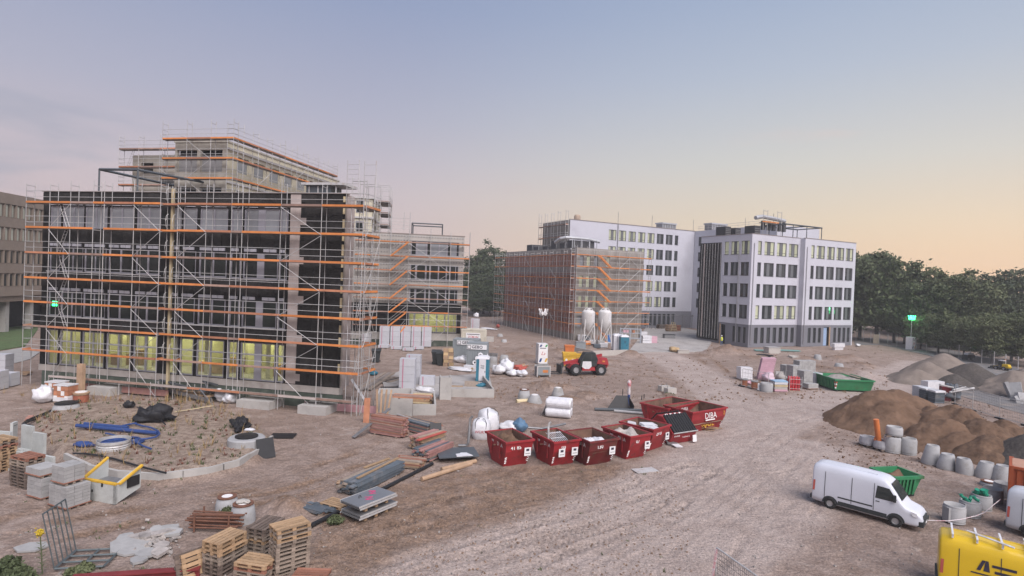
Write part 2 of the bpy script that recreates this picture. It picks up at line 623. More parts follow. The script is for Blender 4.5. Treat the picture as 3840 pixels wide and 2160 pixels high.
# wheel and track marks: photo points, rut depth, tread pitch, half width
TRACKS = [([(800, 1425), (1000, 1372), (1250, 1312), (1480, 1262), (1700, 1196)], .055, .26, .34),
          ([(860, 1449), (1120, 1385), (1360, 1325), (1560, 1262), (1760, 1180)], .06, .26, .34),
          ([(980, 1449), (1230, 1385), (1440, 1320), (1620, 1255)], .055, .26, .34),
          ([(790, 1392), (960, 1350), (1180, 1300), (1400, 1248), (1560, 1205)], .05, .26, .34),
          ([(1080, 1449), (1300, 1395), (1500, 1330), (1680, 1258)], .05, .26, .3),
          ([(1010, 1400), (1100, 1310), (1240, 1240), (1420, 1190)], .045, .3, .3),
          ([(820, 1340), (1050, 1296), (1300, 1238), (1500, 1190)], .04, .26, .3),
          ([(1000, 1300), (1200, 1262), (1420, 1222)], .04, .3, .28),
          ([(880, 1310), (905, 1360), (915, 1440)], .03, .2, .16),
          ([(0, 1330), (160, 1290), (330, 1262), (520, 1243), (700, 1215), (860, 1165), (1000, 1120)], .05, .3, .3),
          ([(0, 1375), (180, 1325), (360, 1290), (540, 1262), (740, 1232), (900, 1180), (1040, 1130)], .05, .3, .3),
          ([(1120, 1449), (1400, 1350), (1660, 1235), (1840, 1120), (1885, 1055), (1800, 975)], .022, .2, .22),
          ([(1260, 1449), (1500, 1350), (1730, 1225), (1880, 1110), (1915, 1050), (1850, 985), (1740, 915)], .022, .2, .22),
          ([(1400, 1449), (1620, 1340), (1820, 1210), (1990, 1080), (2140, 1010), (2260, 960)], .025, .22, .22),
          ([(1560, 1449), (1740, 1330), (1900, 1210), (2040, 1100), (2150, 1040)], .03, .25, .25),
          ([(1700, 1449), (1840, 1330), (1960, 1230), (2040, 1140), (2100, 1080)], .03, .25, .25),
          ([(1870, 1449), (1960, 1330), (2020, 1220)], .03, .25, .25),
          ([(1900, 1150), (2000, 1085), (2090, 1050)], .05, .3, .3), ([(1930, 1180), (2030, 1105), (2120, 1065)], .05, .3, .3),
          ([(2020, 1345), (2180, 1370), (2300, 1400), (2400, 1449)], .03, .25, .2), ([(2250, 1215), (2380, 1262), (2480, 1300)], .03, .3, .15), ([(2230, 1245), (2350, 1300), (2420, 1330)], .03, .3, .15),
          ([(1260, 950), (1450, 948), (1640, 950), (1760, 990)], .05, .3, .25), ([(1240, 965), (1440, 962), (1620, 968), (1740, 1010)], .05, .3, .25),
          ([(1540, 925), (1640, 935), (1720, 970)], .05, .3, .2), ([(1760, 885), (1800, 925), (1850, 960)], .06, .3, .3)]
# heaps and dips left by the digger: photo point of the foot, radius, height
HEAPS = [(1815, 893, 3.2, 1.0), (1848, 895, 2.6, 1.05), (1880, 893, 2.4, .8), (1770, 900, 3, .35), (1905, 905, 3, .3), (1375, 980, 1.4, .75), (1425, 985, 1.6, .55), (1350, 975, 1.6, .5), (1480, 1000, 2.2, .4), (1440, 1012, 2.0, .35), (1370, 872, 3, .35),
         (1590, 898, 2.4, .9), (1395, 860, 1.8, .5), (1265, 862, 1.6, .5), (2075, 935, 3.0, .6), (2100, 955, 2.6, .7), (2150, 945, 3.4, .7), (2200, 955, 3.0, .6), (2125, 910, 3.2, .8), (2150, 905, 2.6, .7), (2050, 925, 2.4, .6), (2180, 925, 3.0, .6), (2030, 905, 3, .5),
         (1690, 1010, 2.0, .45), (1640, 1020, 1.8, .3), (1330, 1025, 1.6, .25), (705, 1285, 1.1, .38), (740, 1295, .9, .25), (1290, 900, 2.2, .5), (1330, 905, 2.4, .5), (1320, 885, 2.5, .5), (1420, 890, 3.0, .6), (1470, 880, 3, .6), (1545, 915, 2.2, .4), (1700, 905, 2.4, .4), (1160, 1055, 1.6, .15), (620, 1170, 1.0, .15)]
CHURN = [tuple(g(x, y)[:2]) for x, y in ((760, 1449), (790, 1320), (1000, 1215), (1230, 1175), (1500, 1165), (1720, 1175), (1690, 1230), (1500, 1330), (1300, 1400), (1120, 1449))]


def height(X, Y):
    near = np.exp(-np.maximum(Y - 60, 0) / 60.0)
    z = 0.10 * fbm(X, Y, 0.12, 3, 1) + 0.055 * fbm(X, Y, 0.7, 3, 2) * near + 0.035 * fbm(X, Y, 3.0, 2, 3) * (Y < 60)
    flat = np.zeros(X.shape)
    for L, w in ROADS:
        U, Vv = seg_uv(X, Y, L)
        flat = np.maximum(flat, 1 - sstep(w * 0.75, w * 1.25, np.abs(Vv)))
    ch = sstep(-1.0, 0.8, inpoly(X, Y, CHURN))
    z = z * (1 - 0.65 * flat) + ch * 0.05 * fbm(X, Y, 1.6, 3, 9)
    ochre = 0.7 * ch
    for L, d, pitch, hw in TRACKS:
        L = spl(L)
        lo, hi = L.min(0) - 1.5, L.max(0) + 1.5
        m = (X > lo[0]) & (X < hi[0]) & (Y > lo[1]) & (Y < hi[1])
        if not m.any():
            continue
        for off in (-.95, .95):
            U, Vv = seg_uv(X[m], Y[m], L)
            v = Vv - off + 0.05 * np.sin(U * 0.9 + off)
            w = 1 - sstep(hw * 0.7, hw * 1.15, np.abs(v))
            rim = np.exp(-((np.abs(v) - hw * 1.25) / (hw * .4)) ** 2)
            gap = 0.35 + 0.65 * sstep(-.1, .25, fbm(X[m], Y[m], .35, 2, 30 + int(off * 3)))
            lug = np.sin(2 * math.pi * (U / (pitch * 1.3) + np.abs(v) / (pitch * 1.1)))
            z[m] += gap * (w * (-d * 0.6 + d * 1.25 * lug) + rim * d * 0.5)
            ochre[m] = np.maximum(ochre[m], 0.75 * gap * np.maximum(w, rim * .8) * min(1, d / .05))
    bare = np.zeros(X.shape)
    for x, y, r, h in HEAPS:
        c = g(x, y)
        d = np.hypot(X - c.x, Y - c.y - r * .5)
        m = d < r * 1.3
        d = d[m] + 0.35 * r * fbm(X[m], Y[m], 1.2 / r * 1.5, 3, 12)
        k = np.clip(1 - d / r, 0, 1)
        z[m] += h * (k * k * (3 - 2 * k)) ** 0.8
        bare[m] = np.maximum(bare[m], k)
    dm = inpoly(X, Y, MOUND)
    k = sstep(-0.55, 0.5, dm)
    z = z * (1 - k) + k * (MOUND_Z + 0.06 * fbm(X, Y, 0.5, 4, 20) + 0.35 * sstep(1, 5, dm) * (0.4 + fbm(X, Y, 0.2, 2, 22)))
    return z, flat * (1 - k), np.maximum(ochre, 0.9 * bare) * (1 - k), k


def axis(*parts):
    out = []
    for a, b, st in parts:
        out.append(np.arange(a, b, st))
    return np.concatenate(out + [[parts[-1][1]]])


gx = axis((-2600, -300, 230), (-300, -90, 15), (-90, -44, 1.5), (-44, -24, .3), (-24, -10, .17), (-10, 14, .1), (14, 26, .17), (26, 60, .4), (60, 110, 1.5), (110, 300, 15), (300, 2600, 230))
gy = axis((-60, 8, 8), (8, 18, .8), (18, 34, .085), (34, 52, .17), (52, 80, .36), (80, 170, 1.0), (170, 400, 14), (400, 3200, 200))
GX, GY = np.meshgrid(gx, gy)
GZ, g_flat, g_ochre, g_mound = height(GX, GY)
nx, ny = len(gx), len(gy)
co = np.stack([GX, GY, GZ], -1).reshape(-1, 3)
ii = np.arange(nx * ny).reshape(ny, nx)
fa = np.stack([ii[:-1, :-1], ii[:-1, 1:], ii[1:, 1:], ii[1:, :-1]], -1).reshape(-1, 4)
me = bpy.data.meshes.new('ground')
me.vertices.add(len(co)); me.vertices.foreach_set('co', co.ravel())
me.loops.add(fa.size); me.loops.foreach_set('vertex_index', fa.ravel())
me.polygons.add(len(fa)); me.polygons.foreach_set('loop_start', np.arange(0, fa.size, 4))
me.polygons.foreach_set('use_smooth', np.ones(len(fa), bool))
at_c = me.color_attributes.new('soil', 'FLOAT_COLOR', 'POINT')
at_c.data.foreach_set('color', np.stack([g_flat, g_ochre, g_mound, np.ones_like(g_flat)], -1).astype(np.float32).ravel())
me.update(calc_edges=True)


def soil_material():
    m = bpy.data.materials.new('sandy_soil')
    m.use_nodes = True
    n, l = m.node_tree.nodes, m.node_tree.links
    b = n['Principled BSDF']
    b.inputs['Roughness'].default_value = 0.95
    b.inputs['Specular IOR Level'].default_value = 0.12
    geo = n.new('ShaderNodeNewGeometry')
    at_ = n.new('ShaderNodeAttribute'); at_.attribute_name = 'soil'
    sp = n.new('ShaderNodeSeparateColor'); l.new(at_.outputs['Color'], sp.inputs[0])

    def noise(s, d=5, r=.6):
        t = n.new('ShaderNodeTexNoise'); t.inputs['Scale'].default_value = s; t.inputs['Detail'].default_value = d; t.inputs['Roughness'].default_value = r
        l.new(geo.outputs['Position'], t.inputs['Vector'])
        return t.outputs['Fac']

    def rng(v, a, b_, c=0., d=1.):
        t = n.new('ShaderNodeMapRange'); t.interpolation_type = 'SMOOTHSTEP'
        for k, q in zip(('From Min', 'From Max', 'To Min', 'To Max'), (a, b_, c, d)):
            t.inputs[k].default_value = q
        l.new(v, t.inputs['Value'])
        return t.outputs[0]

    def mix(f, a, b_):
        t = n.new('ShaderNodeMix'); t.data_type = 'RGBA'
        l.new(f, t.inputs['Factor'])
        for k, q in (('A', a), ('B', b_)):
            if isinstance(q, tuple):
                t.inputs[k].default_value = (*q, 1)
            else:
                l.new(q, t.inputs[k])
        return t.outputs['Result']

    def mul(a, b_):
        t = n.new('ShaderNodeMath'); t.operation = 'MULTIPLY'
        for i, q in enumerate((a, b_)):
            if isinstance(q, float):
                t.inputs[i].default_value = q
            else:
                l.new(q, t.inputs[i])
        return t.outputs[0]

    sand = mix(rng(noise(.09, 4), .38, .62), (.365, .285, .245), (.300, .228, .192))
    sand = mix(rng(noise(.8, 6, .7), .42, .62), sand, (.255, .190, .156))
    sand = mix(mul(rng(noise(.35, 5, .7), .58, .68), .55), sand, (.43, .365, .325))
    earth = mix(rng(noise(1.1, 6, .7), .4, .62), (.265, .172, .115), (.165, .110, .078))
    col = mix(mul(rng(sp.outputs[1], .1, .9), rng(noise(1.7, 5, .7), .25, .6, .35, .9)), sand, earth)
    road = mix(rng(noise(.5, 6, .7), .4, .64), (.45, .372, .335), (.375, .302, .268))
    col = mix(mul(sp.outputs[0], .92), col, road)
    bed = mix(rng(noise(2.2, 6, .7), .42, .6), (.36, .285, .230), (.25, .185, .145))
    col = mix(sp.outputs[2], col, bed)
    grit = rng(noise(9., 4, .7), .40, .66, .80, 1.16)
    grit = mul(grit, rng(noise(38., 3, .7), .34, .7, .86, 1.14))
    sc = n.new('ShaderNodeVectorMath'); sc.operation = 'SCALE'
    l.new(col, sc.inputs[0]); l.new(grit, sc.inputs['Scale'])
    l.new(sc.outputs[0], b.inputs['Base Color'])
    bp = n.new('ShaderNodeBump'); bp.inputs['Strength'].default_value = .8; bp.inputs['Distance'].default_value = .06
    l.new(noise(7., 8, .72), bp.inputs['Height'])
    bp2 = n.new('ShaderNodeBump'); bp2.inputs['Strength'].default_value = .8; bp2.inputs['Distance'].default_value = .35
    l.new(noise(1.4, 6, .7), bp2.inputs['Height']); l.new(bp2.outputs[0], bp.inputs['Normal'])
    l.new(bp.outputs[0], b.inputs['Normal'])
    return m


me.materials.append(soil_material())
ground = bpy.data.objects.new('ground', me)
COL.objects.link(ground)
tag(ground, kind='structure')


def zg(x, y):
    i = min(max(int(np.searchsorted(gx, x)) - 1, 0), nx - 2); j = min(max(int(np.searchsorted(gy, y)) - 1, 0), ny - 2)
    u, v = (x - gx[i]) / (gx[i + 1] - gx[i]), (y - gy[j]) / (gy[j + 1] - gy[j])
    return float((GZ[j, i] * (1 - u) + GZ[j, i + 1] * u) * (1 - v) + (GZ[j + 1, i] * (1 - u) + GZ[j + 1, i + 1] * u) * v)


def sheet(name, pts, z, mat, kind='structure'):
    mb = MB().prism([tuple(p[:2]) for p in pts], z - .25, z)
    o = bpy.data.objects.new(name, mb.mesh(name, mat))
    COL.objects.link(o)
    return tag(o, kind=kind)


m_conc = M('concrete', (.40, .385, .365), .85, .14, 1.2, bump=.3, dirt=(.27, .25, .23), damt=.45)
m_yard = M('yard_concrete', (.36, .34, .325), .8, .10, .5, bump=.15, dirt=(.20, .18, .17), dscale=.35, damt=.5)
m_asph = M('worn_asphalt', (.155, .15, .15), .9, .16, 1.0, bump=.4, dirt=(.26, .22, .19), dscale=.4, damt=.6)
sheet('yard_slab', [g(1576, 892), g(1640, 886), g(1712, 888), g(1775, 884), g(1790, 862), g(1770, 836), g(1700, 822), g(1626, 822), g(1600, 862)], .10, m_yard)
sheet('service_road', [g(2150, 868), g(2215, 868), g(2330, 893), g(2470, 932), g(2620, 990), g(2620, 950), g(2500, 905), g(2350, 872), g(2200, 850), g(2150, 852)], .06, m_asph)
sheet('haul_road', [g(2390, 990), g(2480, 1015), g(2640, 1062), g(2660, 1030), g(2500, 990), g(2410, 965)], .05, m_asph)
m_lawn = M('lawn', (.075, .115, .045), .95, .35, 2.0, bump=.8, dirt=(.09, .095, .05), dscale=.5)
sheet('lawn', [g(-150, 900), g(0, 882), g(62, 872), g(95, 830), g(95, 790), g(-150, 770)], .08, m_lawn)
m_path = M('path_paving', (.30, .29, .28), .9, .15, 1.0)
sheet('garden_path', [g(-140, 945), g(0, 925), g(75, 905), g(110, 880), g(62, 875), g(0, 886), g(-140, 904)], .085, m_path)
# ------------------------------------------------------------------ buildings and their scaffolds
def on(x, y, F):
    """photo pixel -> (along, up) on the upright plane y=0 of frame F"""
    d = vray(x, y); o = F.translation; e = F.to_3x3()
    n = e @ Vector((0, 1, 0)); c = Vector((0, 0, CAM_H))
    t = (o - c).dot(n) / d.dot(n)
    q = e.inverted() @ (c + d * t - o)
    return q.x, q.z


AZA, AZW, AZB, AZD = -0.19861, 0.46327, 0.13211, 0.43047
LV = [3.05, 5.1, 7.15, 9.2, 11.33, 13.47, 15.6]
A0 = Vector((-14.39, 42.98, 0))
FA0 = FR(A0, AZA)
FA = FA0 @ Matrix.Translation((0, 1.15, 0))

m_dark = M('dark_insulation', (.030, .028, .027), .95, .35, 3.0, bump=.6, spec=.15, rnd=.25)
m_darkw = M('dark_wall', (.022, .021, .021), .95, .3, 2.0, spec=.12)
m_plinth = M('plinth_concrete', (.42, .385, .355), .85, .15, 1.0, bump=.25, dirt=(.30, .26, .23), damt=.5)
m_greenb = M('green_base_board', (.085, .105, .085), .9, .25, 1.2, rnd=.2, dirt=(.17, .17, .145), damt=.4)
m_pale = M('pale_render_patch', (.43, .37, .345), .9, .16, 1.4, bump=.3, rnd=.08)
m_foam = M('cream_foam', (.52, .43, .27), .9, .15, 2.0, rnd=.15)
m_lilac = M('lilac_grey_frame', (.32, .315, .355), .55, .08, 1.0, spec=.4)
m_block = M('pale_lintel_block', (.46, .46, .50), .7, .08, 2.0, rnd=.08)
m_ledge = M('pale_ledge', (.47, .455, .45), .7, .15, 2.0, dirt=(.3, .27, .25))
m_pane = M('dark_glass', (.020, .026, .024), .1, .3, .8, spec=.28, rnd=.4)
m_gpane = M('pale_grey_glass', (.27, .285, .305), .12, .12, .5, spec=.55, rnd=.12)  # pale blue-grey panes, paler than the dark glass
m_clear = glass('clear_glass', (.93, .95, .92), .93)
m_room = M('room_plaster', (.62, .60, .40), .9, .08, .8)
m_tube = M('lamp_tube', (.9, .9, .8), .5, 0, 1, emit=((1.0, .97, .55), 4.0))
m_galv = M('galvanised_steel', (.47, .465, .46), .5, .15, 6.0, metal=.25, spec=.4, rnd=.15, dirt=(.30, .24, .20), dscale=3.0, damt=.4)
m_galvd = M('dull_steel', (.22, .22, .225), .5, .15, 5.0, metal=.5, rnd=.15)
m_or1 = M('orange_board', (.58, .21, .065), .75, .14, 2.0, rnd=.14)
m_or2 = M('faded_orange_board', (.42, .185, .105), .8, .2, 2.0, rnd=.18)
m_or3 = M('weathered_board', (.31, .205, .165), .85, .22, 2.0, rnd=.2)
m_deck = M('deck_plank', (.23, .195, .175), .85, .2, 2.0, rnd=.2, dirt=(.32, .27, .24), damt=.4)
m_steel = M('anthracite_steel', (.075, .085, .095), .5, .1, 2.0, spec=.4)
m_cap = M('roof_edge_metal', (.30, .25, .225), .5, .12, 1.0, metal=.3)
m_roof = M('roof_membrane', (.17, .165, .165), .9, .2, .6)


def scaffold(name, label, F, xs, levels, top, depth=.72, braces=(), toes=(m_or1, m_or1, m_or2, m_or3), rails=2, gaps=(), lines=(0, 1), endrails=(True, True), top_every=1, base=0.0, group=None, tr=.028, ladders=(), stairs=(), rail_top=True):
    """a facade scaffold: uprights, decks, toe boards, guard rails, transoms, braces, each a part of its own"""
    t = Thing(name, label, 'scaffold', mat=F, group=group)
    rnd = random.Random(len(label) * 31 + len(xs))
    for i, x in enumerate(xs):
        for yy in ((0, depth) if 1 in lines else (0,)):
            h = top if i % top_every == 0 else top - 1.2
            h += rnd.choice((0, 0, -.25, .2)) if yy == 0 else -0.05
            t.tube('standard', m_galv, (x, yy, base), (x, yy, h), tr)
        for z in levels:
            t.tube('transom', m_galv, (x, 0, z - .05), (x, depth, z - .05), tr * .9)
        t.tube('transom', m_galv, (x, 0, top - .35), (x, depth, top - .35), tr)
    for i, (a, b) in enumerate(zip(xs, xs[1:])):
        for k, z in enumerate(levels):
            if (i, k) in gaps:
                continue
            ln = b - a
            t.box('deck', m_deck, ((a + b) / 2, depth / 2, z), (ln - .04, depth - .06, .05))
            w = rnd.choice(toes)
            t.box('toe_board', w, ((a + b) / 2, -.035, z + .085), (ln - .03, .03, .16))
            last = k == len(levels) - 1
            if rails and (rail_top or not last):
                for dz in ((.52, 1.02) if rails == 2 else (1.02,)):
                    t.tube('guard_rail', m_galv, (a, -.03, z + dz), (b, -.03, z + dz), tr * .75)
    zz = [base + .15] + list(levels)
    for i, par in braces:
        a, b = xs[i], xs[i + 1]
        for k in range(len(zz) - 1):
            p, q = ((a, b), (b, a))[(k + par) % 2]
            t.tube('brace', m_galv, (p, -.06, zz[k]), (q, -.06, zz[k + 1] - .1), tr * .8)
    for x, go in ((xs[0], endrails[0]), (xs[-1], endrails[1])):
        if go:
            for z in levels:
                for dz in (.5, 1.0):
                    t.tube('end_rail', m_galv, (x, 0, z + dz), (x, depth, z + dz), tr * .7)
                t.box('end_board', rnd.choice(toes), (x, depth / 2, z + .08), (.03, depth, .15))
    for i, par in ladders:
        a, b = xs[i], xs[i + 1]
        m = (a + b) / 2
        for k in range(1, len(levels)):
            s = 1 if (k + par) % 2 else -1
            mb = MB()
            p, q = Vector((m - .5 * s, depth * .5, levels[k - 1] + .03)), Vector((m + .35 * s, depth * .5, levels[k] + .05))
            for o in (-.17, .17):
                mb.tube(p + Vector((o * .9, 0, 0)), q + Vector((o * .9, 0, 0)), .022, 4)
            for j in range(1, 8):
                c = p.lerp(q, j / 8)
                mb.tube(c - Vector((.16, 0, 0)), c + Vector((.16, 0, 0)), .014, 4)
            t.mb('ladder', m_galv, mb)
    for i, d, mat in stairs:
        a, b = xs[i] + .15, xs[i + 1] - .15
        if d < 0:
            a, b = b, a
        zs = [base] + list(levels)
        for k in range(len(zs) - 1):
            o = t.mb('stair_flight', mat, MB().obx(((a + b) / 2, -.42, (zs[k] + zs[k + 1]) / 2), (math.hypot(b - a, zs[k + 1] - zs[k]), .05, .2), (0, -math.atan2(zs[k + 1] - zs[k], b - a), 0))
                     .obx(((a + b) / 2, -.95, (zs[k] + zs[k + 1]) / 2), (math.hypot(b - a, zs[k + 1] - zs[k]), .05, .2), (0, -math.atan2(zs[k + 1] - zs[k], b - a), 0)))
            mb = MB()
            for j in range(1, 9):
                f = j / 9
                mb.obx((a + (b - a) * f, -.68, zs[k] + (zs[k + 1] - zs[k]) * f), (.2, .5, .03))
            t.mb('tread', m_deck, mb, sub=o)
            mb = MB()
            for yy in (-.42, -.97):
                for dz in (.55, 1.0):
                    mb.tube((a, yy, zs[k] + dz), (b, yy, zs[k + 1] + dz), .02, 4)
            t.mb('stair_rail', m_galv, mb, sub=o)
    return t


# ---- near block with dark insulation
bA = Thing('office_building', 'four storey office block clad in black insulation, lit ground floor', 'building', mat=FA)
SL, SR = -27.3, 1.15
wins = [[(-26.46, -25.57)], [(-25.15, -24.22), (-24.12, -23.19)], [(-22.83, -21.92), (-21.82, -20.81)], [(-20.36, -19.36), (-19.21, -18.18)], [(-17.64, -16.67), (-16.52, -15.51)],
        [(-14.25, -13.54)], [(-13.16, -12.08)], [(-11.57, -10.46), (-10.33, -9.23)], [(-8.68, -7.98)], [(-7.51, -6.39), (-5.77, -4.60)], [(-4.30, -3.83)]]
rows = [(1.78, 4.82, 0), (6.0, 8.15, 1), (9.9, 11.98, 1), (13.62, 15.5, 2)]
holes = []
for grp in wins:
    for za, zb, kd in rows:
        holes.append((grp[0][0] - .14, grp[-1][1] + .14, za, zb))
bA.mb('wall', m_darkw, MB().holed(SR, 1.7, 16.72, holes, .32, SL))
for gi, grp in enumerate(wins):
    for ri, (za, zb, kd) in enumerate(rows):
        xa, xb = grp[0][0] - .13, grp[-1][1] + .13
        mb = MB()
        mb.bx(xa, .10, za, xb, .20, za + .10).bx(xa, .10, zb - .10, xb, .20, zb)
        edges = [xa, grp[0][0]] + ([grp[0][1], grp[1][0]] if len(grp) > 1 else []) + [grp[-1][1], xb]
        for p, q in zip(edges[0::2], edges[1::2]):
            mb.bx(p, .08, za + .10, q, .19, zb - .10)
        if kd == 0:
            for p, q in grp:
                mb.bx(p, .09, 3.78, q, .18, 3.9)
        fr = bA.mb('window', m_lilac, mb)
        for p, q in grp:
            pm = m_clear if kd == 0 else (m_gpane if kd == 2 else m_pane)
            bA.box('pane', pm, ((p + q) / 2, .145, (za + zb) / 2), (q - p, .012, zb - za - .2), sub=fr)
            if kd != 0:
                w = (q - p) / 2
                for k in (0, 1):
                    bA.box('lintel_block', m_block, (p + w * (k + .5), -.05, zb + .2), (w - .05, .1, .24))
        if kd == 1:
            bA.box('window_sill', m_ledge, ((xa + xb) / 2, -.06, za - .05), (xb - xa + .25, .14, .07))
rb = random.Random(3)
for za, zb in ((4.90, 5.90), (8.55, 9.82), (12.40, 13.55), (15.80, 16.66)):
    x = SL + .02
    while x < -3.75:
        w = min(1.18, -3.7 - x)
        if w > .3:
            bA.box('insulation_board', m_dark, (x + w / 2, -.03 - rb.random() * .012, (za + zb) / 2), (w - .014, .06, zb - za - .012))
        x += 1.18
z = 1.8
k = 0
while z < 16.6:
    h = min(1.02, 16.66 - z)
    x = -2.55 + (0.3 if k % 2 else 0)
    while x < .94:
        w = min(1.2, .95 - x)
        if w > .2:
            bA.box('insulation_board', m_dark, (x + w / 2, -.03 - rb.random() * .012, z + h / 2), (w - .012, .06, h - .012))
        x += 1.2
    if rb.random() < .9:
        bA.box('foam_strip', m_foam, (1.05, -.035, z + h * .4), (.16, .07, h * (.5 + .4 * rb.random())))
    bA.box('exposed_pier', m_pale, (-3.06, -.035, z + h / 2), (.80 + rb.random() * .1, .07, h - .01))
    if k % 3 == 0:
        bA.box('exposed_pier', m_pale, (-2.45, -.062, z + h / 2), (.42 + rb.random() * .3, .022, h * .55))
    z += 1.02; k += 1
bA.box('parapet_cap', m_cap, ((SL + SR) / 2, .2, 16.76), (SR - SL + .12, .7, .07))
bA.bb('plinth', m_plinth, SL, -.08, 1.22, SR, .5, 1.74)
for i in range(23):
    x = SL + .3 + i * 1.235
    bA.bb('base_board', m_greenb, x, -.03, .0, x + 1.22, .1, 1.2)
for xa, xb in ((-20.2, -17.9), (-6.4, -3.6), (-1.2, 1.1)):
    bA.bb('basement_shaft', m_conc, xa, -1.9, -.2, xb, -.1, .62)
# structure behind the facade
bA.bb('upper_floors', m_darkw, SL + .02, .42, 4.98, -12.0, 26.0, 16.4)
bA.bb('upper_floors', m_darkw, -11.99, .42, 4.98, SR - .62, 1.5, 16.4)
bA.bb('upper_floors', m_darkw, -11.99, 1.503, 4.98, -1.2, 4.6, 16.4)
bA.bb('roof', m_roof, SL + .05, .5, 16.42, -12.0, 26.0, 16.5)
bA.bb('roof', m_roof, -11.99, .5, 16.42, -1.25, 4.55, 16.5)
bA.bb('roof', m_roof, -1.247, .5, 16.42, SR - .62, 1.5, 16.5)
bA.bb('side_wall', m_pale, SR - .6, .33, 1.7, SR, 1.52, 16.7)
bA.bb('back_wall', m_pale, -12, 4.62, 0, -1.2, 4.8, 16.6)
bA.bb('end_wall', m_darkw, SL, .33, 0, SL + .3, 26.0, 16.6)
bA.bb('stair_core', m_darkw, -3.5, .4, 1.75, SR - .62, 1.5, 4.97)
bA.bb('room_floor', m_conc, SL + .3, .35, 1.45, -3.5, 4.6, 1.72)
bA.bb('room_back_wall', m_room, SL + .3, 4.4, 1.73, -3.5, 4.6, 4.96)
bA.bb('room_side_wall', m_room, SL + .31, .5, 1.73, SL + .5, 4.4, 4.96)
bA.bb('room_side_wall', m_room, -3.72, .5, 1.73, -3.52, 4.4, 4.96)
for x in (-22.9, -17.9, -12.6, -8.9):
    bA.bb('partition', m_room, x - .12, 2.6, 1.73, x + .12, 4.4, 4.95)
for x in (-24.6, -20.55, -17.9, -15.0, -11.9, -8.9, -6.1):
    bA.bb('column', m_room, x - .2, 1.5, 1.73, x + .2, 1.9, 4.95)
for i, x in enumerate((-25.8, -23.4, -20.8, -19.2, -16.9, -15.7, -13.4, -11.1, -9.9, -7.3, -5.0)):
    for y in (1.4, 3.3):
        bA.box('ceiling_lamp', m_tube, (x, y, 4.9), (.16, 1.3, .06))
def room_light(F, x, y, z, sx, sy, watts):
    ld = bpy.data.lights.new('room_light', 'AREA')
    ld.shape = 'RECTANGLE'; ld.size = sx; ld.size_y = sy
    ld.energy = watts; ld.color = (1.0, .96, .52)
    lo = bpy.data.objects.new('room_light', ld)
    COL.objects.link(lo)
    lo.matrix_basis = F @ Matrix.Translation((x, y, z))


for x in (-25.0, -20.6, -16.6, -12.9, -9.0, -5.6):
    room_light(FA, x, 2.4, 4.84, 3.0, 2.0, 30 if x < -22 else 60)
m_card = M('cardboard', (.42, .30, .17), .85, .15, 2.0, rnd=.3)
for i, (x, y, w, h) in enumerate(((-21.4, 2.4, 1.3, .9), (-19.9, 3.0, .9, 1.3), (-13.1, 2.6, 1.0, .8), (-11.0, 2.2, 1.4, .7), (-10.2, 3.2, 1.1, 1.2), (-6.4, 3.0, 1.2, .9), (-23.7, 2.9, 1.0, 1.1))):
    mb = MB().bx(-w / 2, -.4, 0, w / 2, .4, h).bx(-w / 2 - .02, -.42, h, w / 2 + .02, .42, h + .06)
    p = FA @ Vector((x, y, 1.73))
    solo('material_box', 'cardboard material box standing behind the lit ground floor windows', 'box', mb, m_card, p, AZA, group='boxes stored in the lit ground floor')
# green reflection in an upper window, put in as a made-up glowing lamp
m_green = M('green_reflection_glow', (.05, .8, .25), .4, 0, 1, emit=((.02, 1.0, .22), 7.0))
gl = Thing('window_reflection', 'added green glow standing in for a reflection in second floor window at far left', 'lamp', FA @ Vector((-25.95, .10, 7.05)), AZA)
gl.box('reflection_patch', m_green, (0, -.03, 0), (.46, .05, .40))
gl.box('reflection_edge', m_steel, (0, .02, -.23), (.52, .08, .06))
gl.tube('handle', m_steel, (-.2, 0, .22), (.2, 0, .22), .02)  # dark bar finishing the made-up lamp shape

# facade scaffolds of the near block
X1 = [-27.7, -25.25, -23.14, -20.84, -19.78, -16.88, -14.38]
X2 = [-12.74, -10.14, -7.88, -6.92, -3.59, -.18, 3.22]
scaffold('facade_scaffold', 'steel scaffold with orange toe boards on left half of black facade', FA0, X1, LV, 17.45, braces=((1, 0), (5, 1)), ladders=((1, 0),), gaps=((3, 5),), rail_top=True)
scaffold('facade_scaffold', 'steel scaffold with orange toe boards on right half of black facade', FA0, X2, LV, 17.45, braces=((0, 1), (4, 1)), ladders=(), top_every=1)
t = Thing('scaffold_landing', 'narrow scaffold landing bay set back between the two facade scaffolds', 'scaffold', mat=FA0)
for z in LV:
    t.box('deck', m_deck, (-13.56, .55, z - .02), (1.56, .62, .05))
    t.box('toe_board', random.choice((m_or1, m_or2)), (-13.56, .20, z + .06), (1.56, .03, .15))
    for dz in (.5, 1.0):
        t.tube('guard_rail', m_galv, (-14.36, .2, z + dz), (-12.76, .2, z + dz), .02)
    mb = MB()
    for x in (-13.9, -13.25):
        mb.path([(x, .3, z + .2), (x, .1, z + .35), (x, .02, z + .8), (x, .1, z + 1.25), (x, .3, z + 1.4)], .02, 4)
    t.mb('hoop_rail', m_galv, mb)
for x in (-14.2, -13.4):
    t.tube('standard', m_galv, (x, .95, 0), (x, .95, 17.2), .028)
t.bb('timber_post', m_foam, -14.05, .7, 0, -13.85, .88, 17.0)
# low working platform in front of the basement
scaffold('working_platform', 'low board platform on short legs at foot of black facade', FA0 @ Matrix.Translation((0, -.25, 0)), [-24.6, -21.6, -17.6, -14.6, -11.2, -6.5, -3.2, 0, 2.9], [1.0], 1.3, rails=0, toes=(m_or3, m_or2, m_pale), depth=.8, endrails=(False, False))
